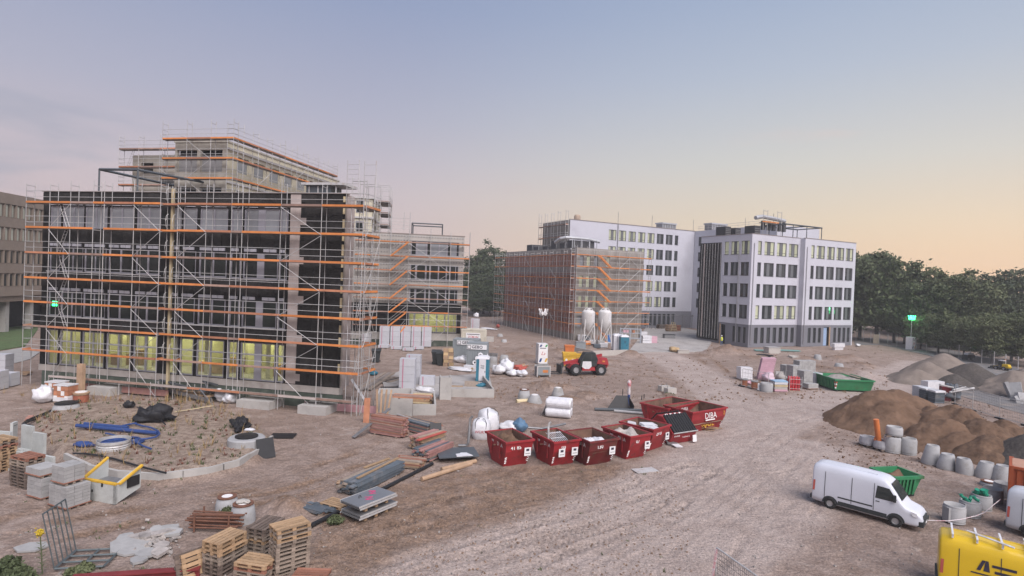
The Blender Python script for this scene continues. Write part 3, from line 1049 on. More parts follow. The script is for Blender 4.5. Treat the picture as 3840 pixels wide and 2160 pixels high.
# stair tower and side scaffold at the right corner
FS = FA0 @ Matrix.Translation((3.3, .3, 0)) @ Matrix.Rotation(R(90), 4, 'Z')
scaffold('side_scaffold', 'scaffold with orange stair flights round right corner of black block', FS, [0, 1.3, 2.4], LV, 17.9, depth=1.2, braces=((0, 0), (1, 1)), ladders=((0, 0),), toes=(m_or1, m_or2), rails=2)
t = Thing('ladder_tower', 'pair of narrow ladder frames topping the right corner of black block', 'scaffold', mat=FA0)
for x, y in ((1.75, .1), (3.0, .35)):
    for dx in (0, .95):
        t.tube('standard', m_galv, (x + dx, y, 15.7), (x + dx, y, 19.1), .028)
    for k in range(9 if x < 2 else 3):
        z = (15.9 + k * .36) if x < 2 else (17.2 + k * .8)
        t.tube('rung', m_galv, (x, y, z), (x + .95, y, z), .02)

# ---- stepped upper block behind
bU = Thing('upper_block', 'unfinished pale concrete upper storeys rising behind black block', 'building', mat=FA)
m_raw = M('raw_concrete', (.40, .375, .325), .85, .12, .8, bump=.2, dirt=(.30, .265, .22), dscale=.5, damt=.5)
m_cream = M('cream_insulation', (.56, .52, .40), .85, .10, .6, dirt=(.45, .39, .28), damt=.35)
m_grey = M('grey_panel', (.27, .265, .265), .7, .12, .8)
UY = 12.95
hs = [(-25.75, -23.25, 20.95, 23.3), (-22.85, -20.15, 20.95, 23.3), (-25.75, -23.25, 17.0, 19.3), (-22.85, -20.15, 17.0, 19.3)]
F_U = Matrix.Translation((0, UY, 0))
bU.mb('front_wall', m_raw, MB().holed(-19.6, 16.5, 24.1, hs, .35, -26.0), L=F_U)
for a, b, c, d in hs:
    bU.bb('infill_panel', m_grey, a, UY + .3, c, b, UY + .36, d - .55)
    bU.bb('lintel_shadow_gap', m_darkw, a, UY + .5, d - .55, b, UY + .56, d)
    bU.bb('ledge', m_raw, a - .3, UY - .12, c - .62, b + .2, UY - .002, c - .45)
bU.bb('roof_slab', m_raw, -26.1, UY - .1, 24.1, -19.5, UY + 24, 24.28)
bU.bb('core', m_grey, -25.9, UY + .6, 16.5, -19.9, UY + 23.5, 24.08)
hs2 = [(1.6 + 2.9 * i, 3.6 + 2.9 * i, 21.2, 22.9) for i in range(7)] + [(1.6 + 2.9 * i, 3.6 + 2.9 * i, 17.4, 19.2) for i in range(7)]
F_S = Matrix.Translation((-19.6, UY, 0)) @ Matrix.Rotation(R(90), 4, 'Z')
bU.mb('side_wall', m_cream, MB().holed(23.9, 16.5, 24.1, hs2, -.0 + .3, 0), L=F_S)
for a, b, c, d in hs2:
    bU.add('window_pane', unit('box', m_gpane), F_S @ TR(((a + b) / 2, .25, (c + d) / 2), (0, 0, 0), (b - a, .03, d - c)))
for z in (19.9, 23.45):
    bU.add('cornice', unit('box', m_ledge), F_S @ TR((11.9, -.09, z), (0, 0, 0), (23.9, .16, .22)))
# lower, set back part on the left
LY = 17.3
bU.mb('rear_wall', m_raw, MB().holed(-26.05, 16.5, 23.75, [(-34.6, -32.9, 21.6, 22.9), (-31.9, -27.2, 20.4, 21.0)], .4, -35.8), L=Matrix.Translation((0, LY, 0)))
bU.bb('rear_opening', m_darkw, -34.8, LY + .45, 21.4, -32.7, LY + .5, 23.1)
bU.bb('rear_core', m_grey, -35.7, LY + .7, 16.5, -26.1, LY + 12, 23.7)
FU0 = FA @ Matrix.Translation((0, UY - 1.1, 0))
scaffold('roof_scaffold', 'scaffold across the front of pale concrete upper storeys', FU0, [-26.6, -23.6, -20.7, -18.0], [17.9, 20.0, 22.1, 24.2], 26.2, braces=((1, 0),), rails=2, base=16.5, toes=(m_or1, m_or2))
FU1 = FA @ Matrix.Translation((-18.0, UY - 1.1, 0)) @ Matrix.Rotation(R(90), 4, 'Z')
scaffold('roof_scaffold', 'long scaffold receding along the side of upper storeys', FU1, [0, 1.6, 4.1, 6.6, 9.1, 11.6, 14.1, 16.6, 19.1, 21.6], [17.9, 20.0, 22.1, 24.2], 26.0, braces=((2, 0), (5, 1)), rails=2, base=16.5, toes=(m_or1, m_or2))
FU2 = FA @ Matrix.Translation((0, LY - 1.1, 0))
scaffold('roof_scaffold', 'scaffold with stair on the lower left of upper storeys', FU2, [-36.6, -33.9, -31.0, -28.2], [17.95, 20.0, 22.1, 24.2], 26.0, rails=2, base=16.5, toes=(m_or2, m_or3), ladders=((0, 0),), braces=((2, 1),))
# steel frame on the roof
pg = Thing('roof_pergola', 'dark steel pergola frame standing on roof of black block', 'steel frame')
ca, cb = at(250, 428, 55.5), at(347, 425, 55.0)
cz = (ca.z + cb.z) / 2
dirb = (FA.to_3x3() @ Vector((0.0, 1, 0)))
cc, cd = cb + dirb * 9.0 + FA.to_3x3() @ Vector((2.2, 0, 0)), ca + dirb * 9.0
for p in (ca, cb, cc, cd):
    pg.tube('post', m_steel, (p.x, p.y, 16.5), (p.x, p.y, cz), .10, n=4)
for p, q in ((ca, cb), (cb, cc), (cc, cd), (cd, ca)):
    pg.tube('beam', m_steel, (p.x, p.y, cz), (q.x, q.y, cz), .13, n=4)
mb = MB()
tr_a, tr_b = FA @ Vector((-28.5, 10.6, 18.0)), FA @ Vector((-20.5, 10.6, 18.2))
for k in range(16):
    p, q = tr_a.lerp(tr_b, k / 16), tr_a.lerp(tr_b, (k + 1) / 16)
    lo = Vector((0, 0, -.5))
    mb.tube(p + lo, p.lerp(q, .5), .03, 4); mb.tube(p.lerp(q, .5), q + lo, .03, 4)
mb.tube(tr_a, tr_b, .035, 5); mb.tube(tr_a + Vector((0, 0, -.5)), tr_b + Vector((0, 0, -.5)), .035, 5)
solo('lattice_girder', 'pale lattice girder spanning low in front of upper storeys', 'girder', mb, m_galv)
# machine on the roof, right
rm = Thing('roof_unit', 'grey roof ventilation unit under flat hood behind black parapet', 'roof unit', mat=FA)
rm.bb('casing', m_steel, -3.6, 2.2, 16.5, -1.4, 4.0, 17.75)
rm.bb('hood', m_galv, -3.9, 1.9, 17.753, -.1, 4.3, 17.95)
for x in (-3.3, -2.5, -1.7, -.9):
    rm.bb('rib', m_galv, x - .05, 2.13, 16.5, x + .05, 2.198, 17.7)
# ---- wing further back, seen past the corner
_c = at(937, 520, 104)
FB3 = FR((_c.x, 104, 0), AZB)
bR = Thing('rear_wing', 'pale insulated wing with stepped ledges behind the corner scaffold', 'building', mat=FB3)
bR.bb('wall', m_cream, -9.0, .0, 0, 0.0, 14, 24.6)
for z in (13.1, 16.9, 20.8, 24.4):
    bR.bb('ledge', m_ledge, -9.1, -.3, z, .3, -.003, z + .3)
    bR.bb('ledge', m_ledge, .003, -.003, z, .3, 14, z + .3)
for z in (14.2, 18.0, 21.8):
    for x in (-7.6, -5.2, -2.9):
        o = bR.bb('window', m_lilac, x, -.06, z, x + 1.5, -.003, z + 2.3)
        bR.bb('pane', m_pane, x + .12, -.09, z + .12, x + 1.38, -.062, z + 2.18, sub=o)
scaffold('side_scaffold', 'slender scaffold tower standing beyond the corner against pink sky', FB3 @ Matrix.Translation((3.0, -1.0, 0)) @ Matrix.Rotation(R(90), 4, 'Z'), [0, 2.4, 4.9, 7.4], [13.4, 15.5, 17.6, 19.7, 21.8, 23.9], 27.2, depth=2.0, rails=2, toes=(m_or2, m_or3), braces=((0, 1), (2, 0)), tr=.045, base=10.0)

# ---- ribbed concrete block in the middle
FBs = FR((-10.99, 86.0, 0), AZB)
FBw = FBs @ Matrix.Translation((0, 1.1, 0))
bB = Thing('concrete_building', 'pale precast concrete block with rows of studs and lit ground floor', 'building', mat=FBw)
m_pre = M('precast_concrete', (.43, .405, .375), .85, .10, .6, bump=.15, dirt=(.36, .32, .285), dscale=.3, damt=.45)
segs = [(-4.35, -3.75, 0), (-3.45, -2.25, 1), (-2.0, -1.6, 0), (-1.35, -.3, 1), (-.1, .9, 1), (1.1, 1.45, 0), (1.65, 2.35, 1), (2.45, 2.75, 0)]
rB = [(13.85, 16.0), (10.05, 12.4), (6.56, 8.75)]
hB = [(-4.5, 2.85, a, b) for a, b in rB] + [(-4.5, 2.85, 2.1, 5.0)]
bB.mb('wall', m_pre, MB().holed(3.6, .9, 16.95, [h for h in hB if h[2] > 6.4] + [(-13, 3.45, 2.0, 6.4)], .25, -13.0))
bB.mb('insulated_band', m_darkw, MB().holed(3.44, 2.01, 6.39, [hB[3]], .2, -12.98), L=Matrix.Translation((0, .02, 0)))
bB.bb('base', m_greenb, -13, .03, 0, 3.6, .3, .898)
bB.bb('side_wall', m_pre, 3.25, .26, 0, 3.6, 22, 16.94)
bB.bb('core', m_darkw, -12.9, .7, 5.4, 3.2, 21.5, 16.6)
bB.bb('roof_cap', m_cap, -13.05, -.06, 16.955, 3.66, .4, 17.06)
bB.bb('room_back_wall', m_room, -5.2, 4.0, 1.9, 3.2, 4.2, 5.39)
bB.bb('room_floor', m_conc, -5.2, .5, 1.6, 3.2, 4.0, 1.9)
for x in (-3.4, -.8, 1.8):
    bB.box('ceiling_lamp', m_tube, (x, 1.9, 5.3), (.2, 1.6, .06))
room_light(FBw, -1.0, 2.2, 5.25, 7.0, 2.0, 110)
for ri, (a, b) in enumerate(rB + [(2.1, 5.0)]):
    mb = MB().bx(-4.5, .1, a, 2.85, .2, a + .1).bx(-4.5, .1, b - .1, 2.85, .2, b)
    ed = [-4.5] + [v for s in segs for v in s[:2]] + [2.85]
    for p, q in zip(ed[0::2], ed[1::2]):
        mb.bx(p, .09, a + .1, q, .19, b - .1)
    fr = bB.mb('window', m_lilac, mb)
    for p, q, kd in segs:
        pm = m_clear if ri == 3 else (m_pane if kd == 0 else (m_gpane if ri == 0 else m_pane))
        bB.box('pane', pm, ((p + q) / 2, .15, (a + b) / 2), (q - p, .02, b - a - .2), sub=fr)
    if ri < 3:
        bB.bb('window_sill', m_ledge, -4.65, -.14, a - .12, 3.0, -.003, a - .02)
mb = MB()
rr = random.Random(9)
for z in np.arange(6.7, 16.8, .62):
    for x in np.arange(-12.2, 3.4, .42):
        if any(h[0] - .1 < x < h[1] + .1 and h[2] - .15 < z < h[3] + .1 for h in hB):
            continue
        mb.bx(x - .07, -.09, z - .06, x + .07, -.002, z + .06)
o = bB.mb('wall_studs', m_galvd, mb)
tag(o, kind='stuff')
scaffold('facade_scaffold', 'scaffold with zigzag orange stairs on pale studded concrete block', FBs, [-12.6, -10.2, -7.46, -4.7, -1.53, 1.48, 4.39], LV, 17.6, braces=((4, 0), (3, 1)), stairs=((2, 1, m_or1),), tr=.036, rails=1)
st = Thing('stair_tower', 'open scaffold stair head standing above the studded concrete block', 'scaffold', mat=FBs)
for x in (-7.46, -5.6, -4.7):
    for y in (0, .72):
        st.tube('standard', m_galv, (x, y, 17.5), (x, y, 20.1), .036)
for z in (17.7, 18.2, 18.7, 19.2):
    st.tube('guard_rail', m_galv, (-7.46, 0, z), (-4.7, 0, z), .03)
pg2 = Thing('roof_pergola', 'grey steel pergola frame on roof of studded concrete block', 'steel frame', mat=FBw)
for x in (-4.6, .2):
    for y in (3.5, 8.0):
        pg2.tube('post', m_steel, (x, y, 16.9), (x, y, 19.0), .08, n=4)
for y in (3.5, 8.0):
    pg2.tube('beam', m_galvd, (-4.6, y, 19.0), (.2, y, 19.0), .11, n=4)
for x in (-4.6, .2):
    pg2.tube('beam', m_galvd, (x, 3.5, 19.0), (x, 8.0, 19.0), .09, n=4)

# ---- concrete and brick block
C0 = Vector((11.55, 104.0, 0))
FC = FR(C0, AZD)
bC = Thing('brick_building', 'concrete block with red brick window fins on its long side', 'building', mat=FC)
m_cgrey = M('board_marked_concrete', (.285, .262, .24), .9, .12, .5, bump=.2, dirt=(.22, .195, .175), dscale=.4, damt=.5)
m_brick = M('pink_brickwork', (.40, .215, .175), .9, .16, 2.5, bump=.3, dirt=(.30, .18, .15), dscale=.8, damt=.4)
m_brkg = M('grey_blockwork', (.31, .285, .285), .9, .15, 1.0, bump=.2, dirt=(.37, .25, .22), dscale=.4, damt=.4)
cols = [(.75, 1.6), (2.25, 3.1), (3.85, 4.7), (6.55, 7.4)]
cr_ = [(13.72, 15.55), (9.78, 11.9), (6.05, 8.25), (2.4, 4.5)]
hC = [(a, b, c, d) for a, b in cols for c, d in cr_]
bC.mb('end_wall', m_cgrey, MB().holed(15.15, 0, 17.0, hC, .35, 0))
m_lit = M('lit_pane', (.30, .31, .22), .3, .06, 1.0, emit=((.93, .94, .66), .13), rnd=.3)
for i, (a, b, c, d) in enumerate(hC):
    o = bC.mb('window', m_lilac, MB().bx(a, .2, c, a + .06, .3, d).bx(b - .06, .2, c, b, .3, d).bx(a + .06, .2, c, b - .06, .3, c + .06).bx(a + .06, .2, d - .06, b - .06, .3, d))
    bC.bb('pane', m_lit if i % 4 in (1, 2) or i in (4, 12) else m_gpane, a + .06, .24, c + .06, b - .06, .26, d - .06, sub=o)
FCL = FC @ Matrix.Translation((0, 31.8, 0)) @ Matrix.Rotation(R(-90), 4, 'Z')
FCLl = Matrix.Translation((0, 31.8, 0)) @ Matrix.Rotation(R(-90), 4, 'Z')
L_ = 31.8
slits = []
for c, d in ((13.85, 15.75), (9.75, 11.75), (6.0, 8.1), (2.1, 4.6)):
    x = .7
    k = 0
    while x < L_ - .9:
        if not (7.4 < x < 8.8 or 15.5 < x < 16.6 or 23.8 < x < 24.8):
            slits.append((x, x + .5, c, d))
        x += .92
        k += 1
bC.mb('parapet_wall', m_cgrey, MB().holed(L_, 15.95, 17.0, [], .3), L=FCLl)
bC.mb('brick_wall', m_brick, MB().holed(L_, 13.62, 15.949, [s for s in slits if s[2] > 13], .32), L=FCLl)
bC.mb('spandrel_wall', m_brkg, MB().holed(L_, 11.95, 13.619, [], .3), L=FCLl)
bC.mb('brick_wall', m_brick, MB().holed(L_, 1.2, 11.949, [s for s in slits if s[2] < 13], .32), L=FCLl)
bC.mb('base_wall', m_cgrey, MB().holed(L_, 0, 1.199, [], .3), L=FCLl)
for a, b, c, d in slits:
    bC.add('window_pane', unit('box', m_darkw), FCLl @ TR(((a + b) / 2, .3, (c + d) / 2), (0, 0, 0), (b - a, .03, d - c)))
for z in (12.3, 8.5, 5.0):
    bC.add('ledge', unit('box', m_brick), FCLl @ TR((L_ / 2, -.07, z), (0, 0, 0), (L_, .13, .22)))
bC.mb('roof', m_roof, MB().bx(.3, .3, 16.2, 14.9, 31.5, 16.4))
bC.mb('back_wall', m_cgrey, MB().bx(14.85, .36, 0, 15.14, 31.7, 16.99))
bC.bb('core', m_darkw, .45, .6, 0, 14.8, 31.4, 16.1)
scaffold('facade_scaffold', 'scaffold with diagonal orange stairs on grey end wall of brick block', FC @ Matrix.Translation((0, -1.25, 0)), [-.6, 1.9, 3.5, 6.5, 8.6, 10.9, 13.4, 16.0], LV, 17.4, braces=((4, 0), (5, 1)), stairs=((2, -1, m_or1),), toes=(m_or1, m_or1, m_or2), tr=.038, rails=1)
scaffold('facade_scaffold', 'scaffold along red brick side of the block, receding to trees', FCL @ Matrix.Translation((0, -1.2, 0)), [-3.4, -.8] + [1.8 + 2.75 * i for i in range(12)], LV, 16.6, braces=((1, 0), (6, 1), (10, 0)), toes=(m_or2, m_or2, m_or1), tr=.038, rails=1)
m_box = M('dark_roof_box', (.055, .055, .06), .7, .15, 1.0, rnd=.3)
m_silv = M('silver_duct', (.42, .43, .45), .5, .12, 2.0, metal=.3, spec=.5)
for i, (x0, x1, ya, yb, hh) in enumerate(((20.0, 22.2, 3, 6, 2.0), (16.4, 18.6, 3, 6, 2.6), (12.6, 15.0, 3, 5, 1.6), (5.0, 7.6, 3, 6, 2.2), (8.4, 10.6, 3, 6, 1.7))):
    q = FCL @ Vector(((x0 + x1) / 2, ya, 16.4))
    tb = Thing('roof_unit', 'dark boxed roof unit, %s along the brick block parapet' % ['farthest left', 'tallest', 'third from left', 'nearest the ducts', 'second nearest the ducts'][i], 'roof unit', q, AZD - R(90), group='boxed units on the brick block roof')
    w = x1 - x0
    tb.bb('casing', m_box, -w / 2, 0, .12, w / 2, yb - ya, hh)
    tb.mb('cover_frame', m_galvd, MB().bx(-w / 2 - .06, -.06, hh, w / 2 + .06, yb - ya + .06, hh + .08).bx(-w / 2 - .06, -.06, 0, -w / 2 - .003, .06, hh).bx(w / 2 + .003, -.06, 0, w / 2 + .06, .06, hh))
    tb.bb('skid', m_galvd, -w / 2, .2, 0, w / 2, .4, .12)
dc = Thing('roof_duct', 'silver ventilation duct on legs above grey end wall', 'duct', mat=FC)
dc.mb('pipe', m_silv, MB().path([(-1.8, 5, 18.0), (-1.6, 3.2, 18.7), (-.9, 2.6, 18.9), (1, 2.4, 18.9), (4, 2.4, 18.85), (6.4, 2.4, 18.5)], .3, 10))
for x in (.2, 2.1, 3.9, 5.6):
    dc.tube('leg', m_silv, (x, 2.0, 16.4), (x, 2.0, 18.7), .09)
dc.bb('plenum', m_box, .5, 2.6, 16.4, 5.4, 4.4, 18.5)
for x in (.9, 2.6, 4.3):
    dc.bb('louvre', m_silv, x, 2.5, 16.9, x + .12, 2.598, 18.5)
dc.tube('low_pipe', m_silv, (-.2, 1.9, 16.75), (6.0, 1.9, 16.75), .16, n=8)

# ---- finished white office building
WC = Vector((43.09, 103.0, 0))
eW = Vector((math.cos(AZW), math.sin(AZW), 0)); eX = Vector((-eW.y, eW.x, 0))
FW = FR(WC, AZW)
bW = Thing('white_building', 'finished white rendered office building with dark grey ground floor', 'building', mat=FW)
m_white = M('white_render', (.50, .50, .555), .85, .04, .35, dirt=(.44, .435, .485), dscale=.12, damt=.4)
m_wgrey = M('grey_render', (.175, .175, .20), .85, .05, .4)
m_anth = M('anthracite_frame', (.045, .045, .05), .5, .1, 2.0)
m_pang = M('window_panel', (.135, .14, .15), .4, .08, 1.0, rnd=.12)
m_winp = M('office_glass', (.045, .05, .052), .06, .2, .7, spec=.6, rnd=.35)
m_down = M('zinc_pipe', (.38, .38, .40), .4, .1, 2.0, metal=.5)
WR = [(16.98, 19.42), (13.06, 15.52), (9.12, 11.58), (5.2, 7.68)]


def office_face(t, L, x0, x1, ztop, rows, cells, gcells, lit, zg_=4.1, gz=(.68, 3.58), wall=m_white, base=m_wgrey, door=None):
    """one rendered face with recessed office windows"""
    hs = [(a, b, c, d) for a, b in cells for c, d in rows]
    hg = [(a, b, gz[0], gz[1]) for a, b in gcells] + ([(door[0], door[1], .05, 3.7)] if door else [])
    t.mb('wall', wall, MB().holed(x1, zg_, ztop, hs, .3, x0), L=L)
    t.mb('ground_floor_wall', base, MB().holed(x1, 0, zg_ - .001, hg, .3, x0), L=L @ Matrix.Translation((0, .03, 0)))
    for ri, (c, d) in enumerate(rows):
        for ci, (a, b) in enumerate(cells):
            mb = MB().bx(a, .16, c, a + .07, .26, d).bx(b - .07, .16, c, b, .26, d).bx(a + .07, .16, c, b - .07, .26, c + .07).bx(a + .07, .16, d - .07, b - .07, .26, d)
            w = b - a
            wide = w > 1.6
            if wide:
                m1, m2 = a + w * .34, a + w * .66
                mb.bx(m1 - .03, .17, c + .07, m1 + .03, .25, d - .07).bx(m2 - .03, .17, c + .07, m2 + .03, .25, d - .07)
            for p, q in (((a + .07, m1 - .03), (m2 + .03, b - .07)) if wide else ((a + .07, b - .07),)):
                mb.bx(p, .17, c + .5, q, .24, c + .56)
            fr = t.mb('window', m_anth, mb, L=L)
            mp = m_lit if lit(ri, ci) else m_winp
            if wide:
                for p, q in ((a + .07, m1 - .03), (m2 + .03, b - .07)):
                    t.add('pane', unit('box', mp), L @ TR(((p + q) / 2, .21, (c + d) / 2), (0, 0, 0), (q - p, .02, d - c - .14)), fr)
                t.add('panel', unit('box', m_pang), L @ TR(((m1 + m2) / 2, .20, (c + d) / 2), (0, 0, 0), (m2 - m1 - .06, .05, d - c - .14)), fr)
            else:
                t.add('pane', unit('box', mp), L @ TR(((a + b) / 2, .21, (c + d) / 2), (0, 0, 0), (b - a - .14, .02, d - c - .14)), fr)
            t.add('window_sill', unit('box', m_pang), L @ TR(((a + b) / 2, .06, c - .012), (0, 0, 0), (w + .1, .22, .03)))
    for a, b in gcells:
        c, d = gz
        fr = t.mb('window', m_anth, MB().bx(a, .2, c, a + .07, .3, d).bx(b - .07, .2, c, b, .3, d).bx(a + .07, .2, c, b - .07, .3, c + .07).bx(a + .07, .2, d - .07, b - .07, .3, d), L=L)
        t.add('pane', unit('box', m_winp), L @ TR(((a + b) / 2, .25, (c + d) / 2), (0, 0, 0), (b - a - .14, .02, d - c - .14)), fr)


I4 = Matrix.Identity(4)
cm = [(1.6, 2.55), (3.3, 5.95), (6.6, 9.25), (9.9, 12.5)]
gm = [(1.55 + 1.64 * i, 2.48 + 1.64 * i) for i in range(7)]
office_face(bW, I4, 0, 13.1, 20.65, WR, cm, gm, lambda r, c: r == 0 or (r == 3 and c in (0, 2, 3)))
LXf = Matrix.Translation((0, 12.4, 0)) @ Matrix.Rotation(R(-90), 4, 'Z')
cx = [(12.4 - 6.38, 12.4 - 5.32), (12.4 - 4.81, 12.4 - 2.95), (12.4 - 2.41, 12.4 - .52)]
gxx = [(12.4 - 3.71, 12.4 - 3.02), (12.4 - 2.47, 12.4 - 1.80), (12.4 - 1.30, 12.4 - .61)]
office_face(bW, LXf, 0.0, 12.4, 20.65, WR, cx, gxx, lambda r, c: r == 0 and c < 3, door=(12.4 - 6.5, 12.4 - 5.4))
bW.bb('side_return', m_wgrey, 5.0, .9, .06, 6.5, 1.0, 3.7)
bW.add('door_leaf', unit('box', m_darkw), LXf @ TR((6.45, .25, 1.85), (0, 0, 0), (1.1, .05, 3.5)))
bW.add('door_frame', unit('box', M('timber_board', (.34, .23, .15), .8, .2, 2.0, rnd=.2)), LXf @ TR((5.78, -.02, 1.9), (0, 0, 0), (.22, .08, 3.8)))
# black unfinished strip with pale battens
bW.add('curtain_wall', unit('box', m_darkw), LXf @ TR((2.6, -.03, 9.9), (0, 0, 0), (5.5, .055, 18.9)))
for i in range(8):
    bW.add('batten', unit('box', m_pale if i == 1 else m_ledge), LXf @ TR((.35 + i * .70, -.075, 10.0), (0, 0, 0), (.30 if i == 1 else .06, .06, 18.4)))
FWr = Matrix.Translation((13.1, -1.0, 0))
kk = 1.03
cr2 = [(1.76 * kk, 2.66 * kk), (3.28 * kk, 5.6 * kk), (6.26 * kk, 8.5 * kk), (9.08 * kk, 11.34 * kk), (11.9 * kk, 14.15 * kk)]
gr2 = [(a * kk, a * kk + .85) for a in (1.81, 3.3, 4.75, 9.2, 10.6, 12.0, 13.35)]
office_face(bW, FWr, 0, 15.4, 20.65, WR, cr2, gr2, lambda r, c: r == 0, door=(6.5, 8.45))
bW.bb('side_return', m_white, 13.1, -.998, 4.1, 13.35, .02, 20.64)
bW.bb('side_return', m_wgrey, 13.12, -.96, 0, 13.35, .03, 4.098)
m_bluef = M('blue_film', (.28, .38, .55), .4, .12, 1.5)
bW.add('door_film', unit('box', m_bluef), FWr @ TR((7.1, .2, 1.85), (0, 0, 0), (1.1, .05, 3.5)))
bW.add('door_frame', unit('box', MATS['timber_board']), FWr @ TR((8.3, .02, 1.9), (0, 0, 0), (.3, .1, 3.7)))
bW.add('door_leaf', unit('box', m_darkw), FWr @ TR((7.9, .27, 1.5), (0, 0, 0), (.6, .05, 2.8)))
for L, x in ((I4, .55), (FWr, .55), (LXf, 9.62)):
    bW.add('downpipe', unit('cyl6', m_down), L @ Matrix.Translation((x, -.1, 9.8)) @ Matrix.Diagonal((.06, .06, 18.4, 1)))
bW.bb('roof', m_roof, .2, .2, 20.0, 28.3, 12.2, 20.3)
for L, a, b in ((I4, -.06, 13.1), (LXf, 0, 12.46), (FWr, -.06, 15.46)):
    bW.add('parapet_cap', unit('box', m_cap), L @ TR(((a + b) / 2, .12, 20.69), (0, 0, 0), (b - a, .4, .07)))
bW.bb('core', m_darkw, .5, .5, 0, 28.2, 12.0, 19.9)
bW.bb('east_wall', m_white, 28.2, -.998, 0, 28.5, 12.4, 20.6)
# tall wings round the court behind
bW.bb('court_wing', m_white, 22.0, 12.45, 0, 36, 50, 24.85)
for c in (21.0, 17.1, 13.2, 9.3, 5.4):
    for k in range(3):
        bW.bb('window', m_anth, 21.93, 33.0 - k * 4, c, 21.998, 35.4 - k * 4, c + 2.3)
LWG = Matrix.Translation((-15.6, 37, 0))
wrow = [(20.95, 23.35), (17.05, 19.45), (13.15, 15.55), (9.25, 11.65), (5.35, 7.75)]
x_l = on(1532, 585, FW @ LWG)[0]; x_r = on(1694, 600, FW @ LWG)[0]
nW = 7
stp = (x_r - x_l - 2.4) / (nW - 1)
wc = [(x_l + stp * i, x_l + stp * i + stp * .74) for i in range(nW)] + [(x_l + stp * nW, x_l + stp * nW + 1.1)]
wc = [c for c in wc if c[1] < 36]
gwc = [(x_l + stp * .5 * i, x_l + stp * .5 * i + .9) for i in range(2, 15)]
office_face(bW, LWG, 0, 37.55, 24.85, wrow, wc, gwc, lambda r, c: (r in (0, 1) and c < 5) or (r in (3, 4) and c in (3, 4, 5)), zg_=4.3)
bW.bb('wing_core', m_white, -15.2, 37.5, 0, 21.9, 49.8, 24.8)
bW.add('parapet_cap', unit('box', m_cap), LWG @ TR((18.75, .2, 24.9), (0, 0, 0), (37.7, .6, .1)))
bW.add('gable_cladding', unit('box', M('grey_gable', (.23, .215, .20), .9, .2, 1.0)), LWG @ TR((-.06, 6.2, 12.4), (0, 0, 0), (.1, 12.0, 24.7)))
bW.add('downpipe', unit('cyl6', m_down), LWG @ Matrix.Translation((x_l + stp * .87, -.15, 20.3)) @ Matrix.Diagonal((.12, .12, 9, 1)))
for i, (s, yy) in enumerate(((8.5, 37.6), (22, 37.6), (-1.8, 37.6), (25, 16), (27.5, 26))):
    mb = MB().tube((0, 0, 0), (0, 0, 2.9), .05, 5).bx(-.15, -.15, -.05, .15, .15, .12)
    solo('lightning_rod', 'thin lightning rod on white building roof, %s' % ['middle of long wing', 'at the inner corner', 'left part of long wing', 'right of dark roof boxes', 'behind the court edge'][i], 'rod', mb, m_galvd, FW @ Vector((s, yy, 24.9)))
fan = MB().lathe([(.75, 0), (.8, .25), (.8, .8), (.6, 1.2), (.15, 1.25)], 14)
solo('roof_fan', 'round tan roof fan at left end of long white wing', 'roof fan', fan, M('tan_cowl', (.36, .27, .20), .7, .15, 2), at(1452, 553, 138))
scaffold('gable_scaffold', 'scaffold round grey gable end of the long white wing', FW @ LWG @ Matrix.Translation((-1.3, 12.2, 0)) @ Matrix.Rotation(R(-90), 4, 'Z'), [0, 3.0, 6.0, 9.0, 12.4], [15.6, 18.2, 20.8, 23.6], 26.9, toes=(m_or2, m_or3), base=14.0, tr=.05, rails=2)
# plant on the front roof
for i, (xa, xb, ya, yb) in enumerate(((870, 955, 290, 352), (975, 1060, 305, 355), (1180, 1270, 280, 348))):
    v1 = ((2400 + xa / 2.8622) / VK, (750 + yb / 2.8622) / VK); v2 = ((2400 + xb / 2.8622) / VK, (750 + ya / 2.8622) / VK)
    p, q = at(*v1, 112), at(*v2, 112)
    w, hh = (q.x - p.x), 2.5
    tb = Thing('roof_unit', 'dark louvred roof plant box, %s on white building' % ['left', 'low middle', 'right'][i], 'roof unit', (p.x + w / 2, 112, 20.3), AZW, group='dark plant boxes on white building')
    tb.bb('casing', m_box, -w / 2, -.8, .1, w / 2, 1.6, q.z - 20.3)
    for k in range(5):
        zz = .4 + k * (q.z - 20.9) / 5
        tb.bb('louvre', m_galvd, -w / 2 + .1, -.86, zz, w / 2 - .1, -.803, zz + .12)
    tb.bb('skid', m_galvd, -w / 2, -.5, 0, w / 2, -.2, .1)
pw = Thing('roof_pergola', 'slim dark steel pergola on white building roof, far right', 'steel frame', mat=FW)
for x in (13.4, 17.4, 21.9):
    for y in (2.0, 7.5):
        pw.tube('post', m_steel, (x, y, 20.3), (x, y, 23.4), .10, n=4)
for y in (2.0, 7.5):
    pw.tube('beam', m_steel, (11.0, y, 23.4), (22.0, y, 23.4), .14, n=4)
for x in (11.2, 17.4, 21.9):
    pw.tube('beam', m_steel, (x, 2.0, 23.4), (x, 7.5, 23.4), .11, n=4)
sw = Thing('roof_scaffold', 'small scaffold and silver duct heap on white building roof', 'scaffold', mat=FW)
for x in (8.6, 9.8, 12.6, 13.8):
    sw.tube('standard', m_galv, (x, 5, 20.3), (x, 5, 26.2), .05)
for x in (8.6, 12.6):
    sw.tube('transom', m_galv, (x, 5, 26.0), (x + 1.2, 5, 26.0), .05)
sw.box('toe_board', m_or1, (10.6, 4.9, 23.9), (4.6, .1, .22))
sw.box('deck', m_deck, (10.6, 5.4, 23.7), (4.6, .9, .06))
sw.mb('duct', m_silv, MB().path([(7.6, 6, 24.6), (9.5, 6, 25.0), (12, 6, 24.9), (16, 6, 24.6)], .4, 8))
for x in (9.4, 11.0, 12.4, 14.0, 15.4):
    sw.bb('louvre', m_box, x, 5.7, 22.4, x + .7, 6.2, 24.2)
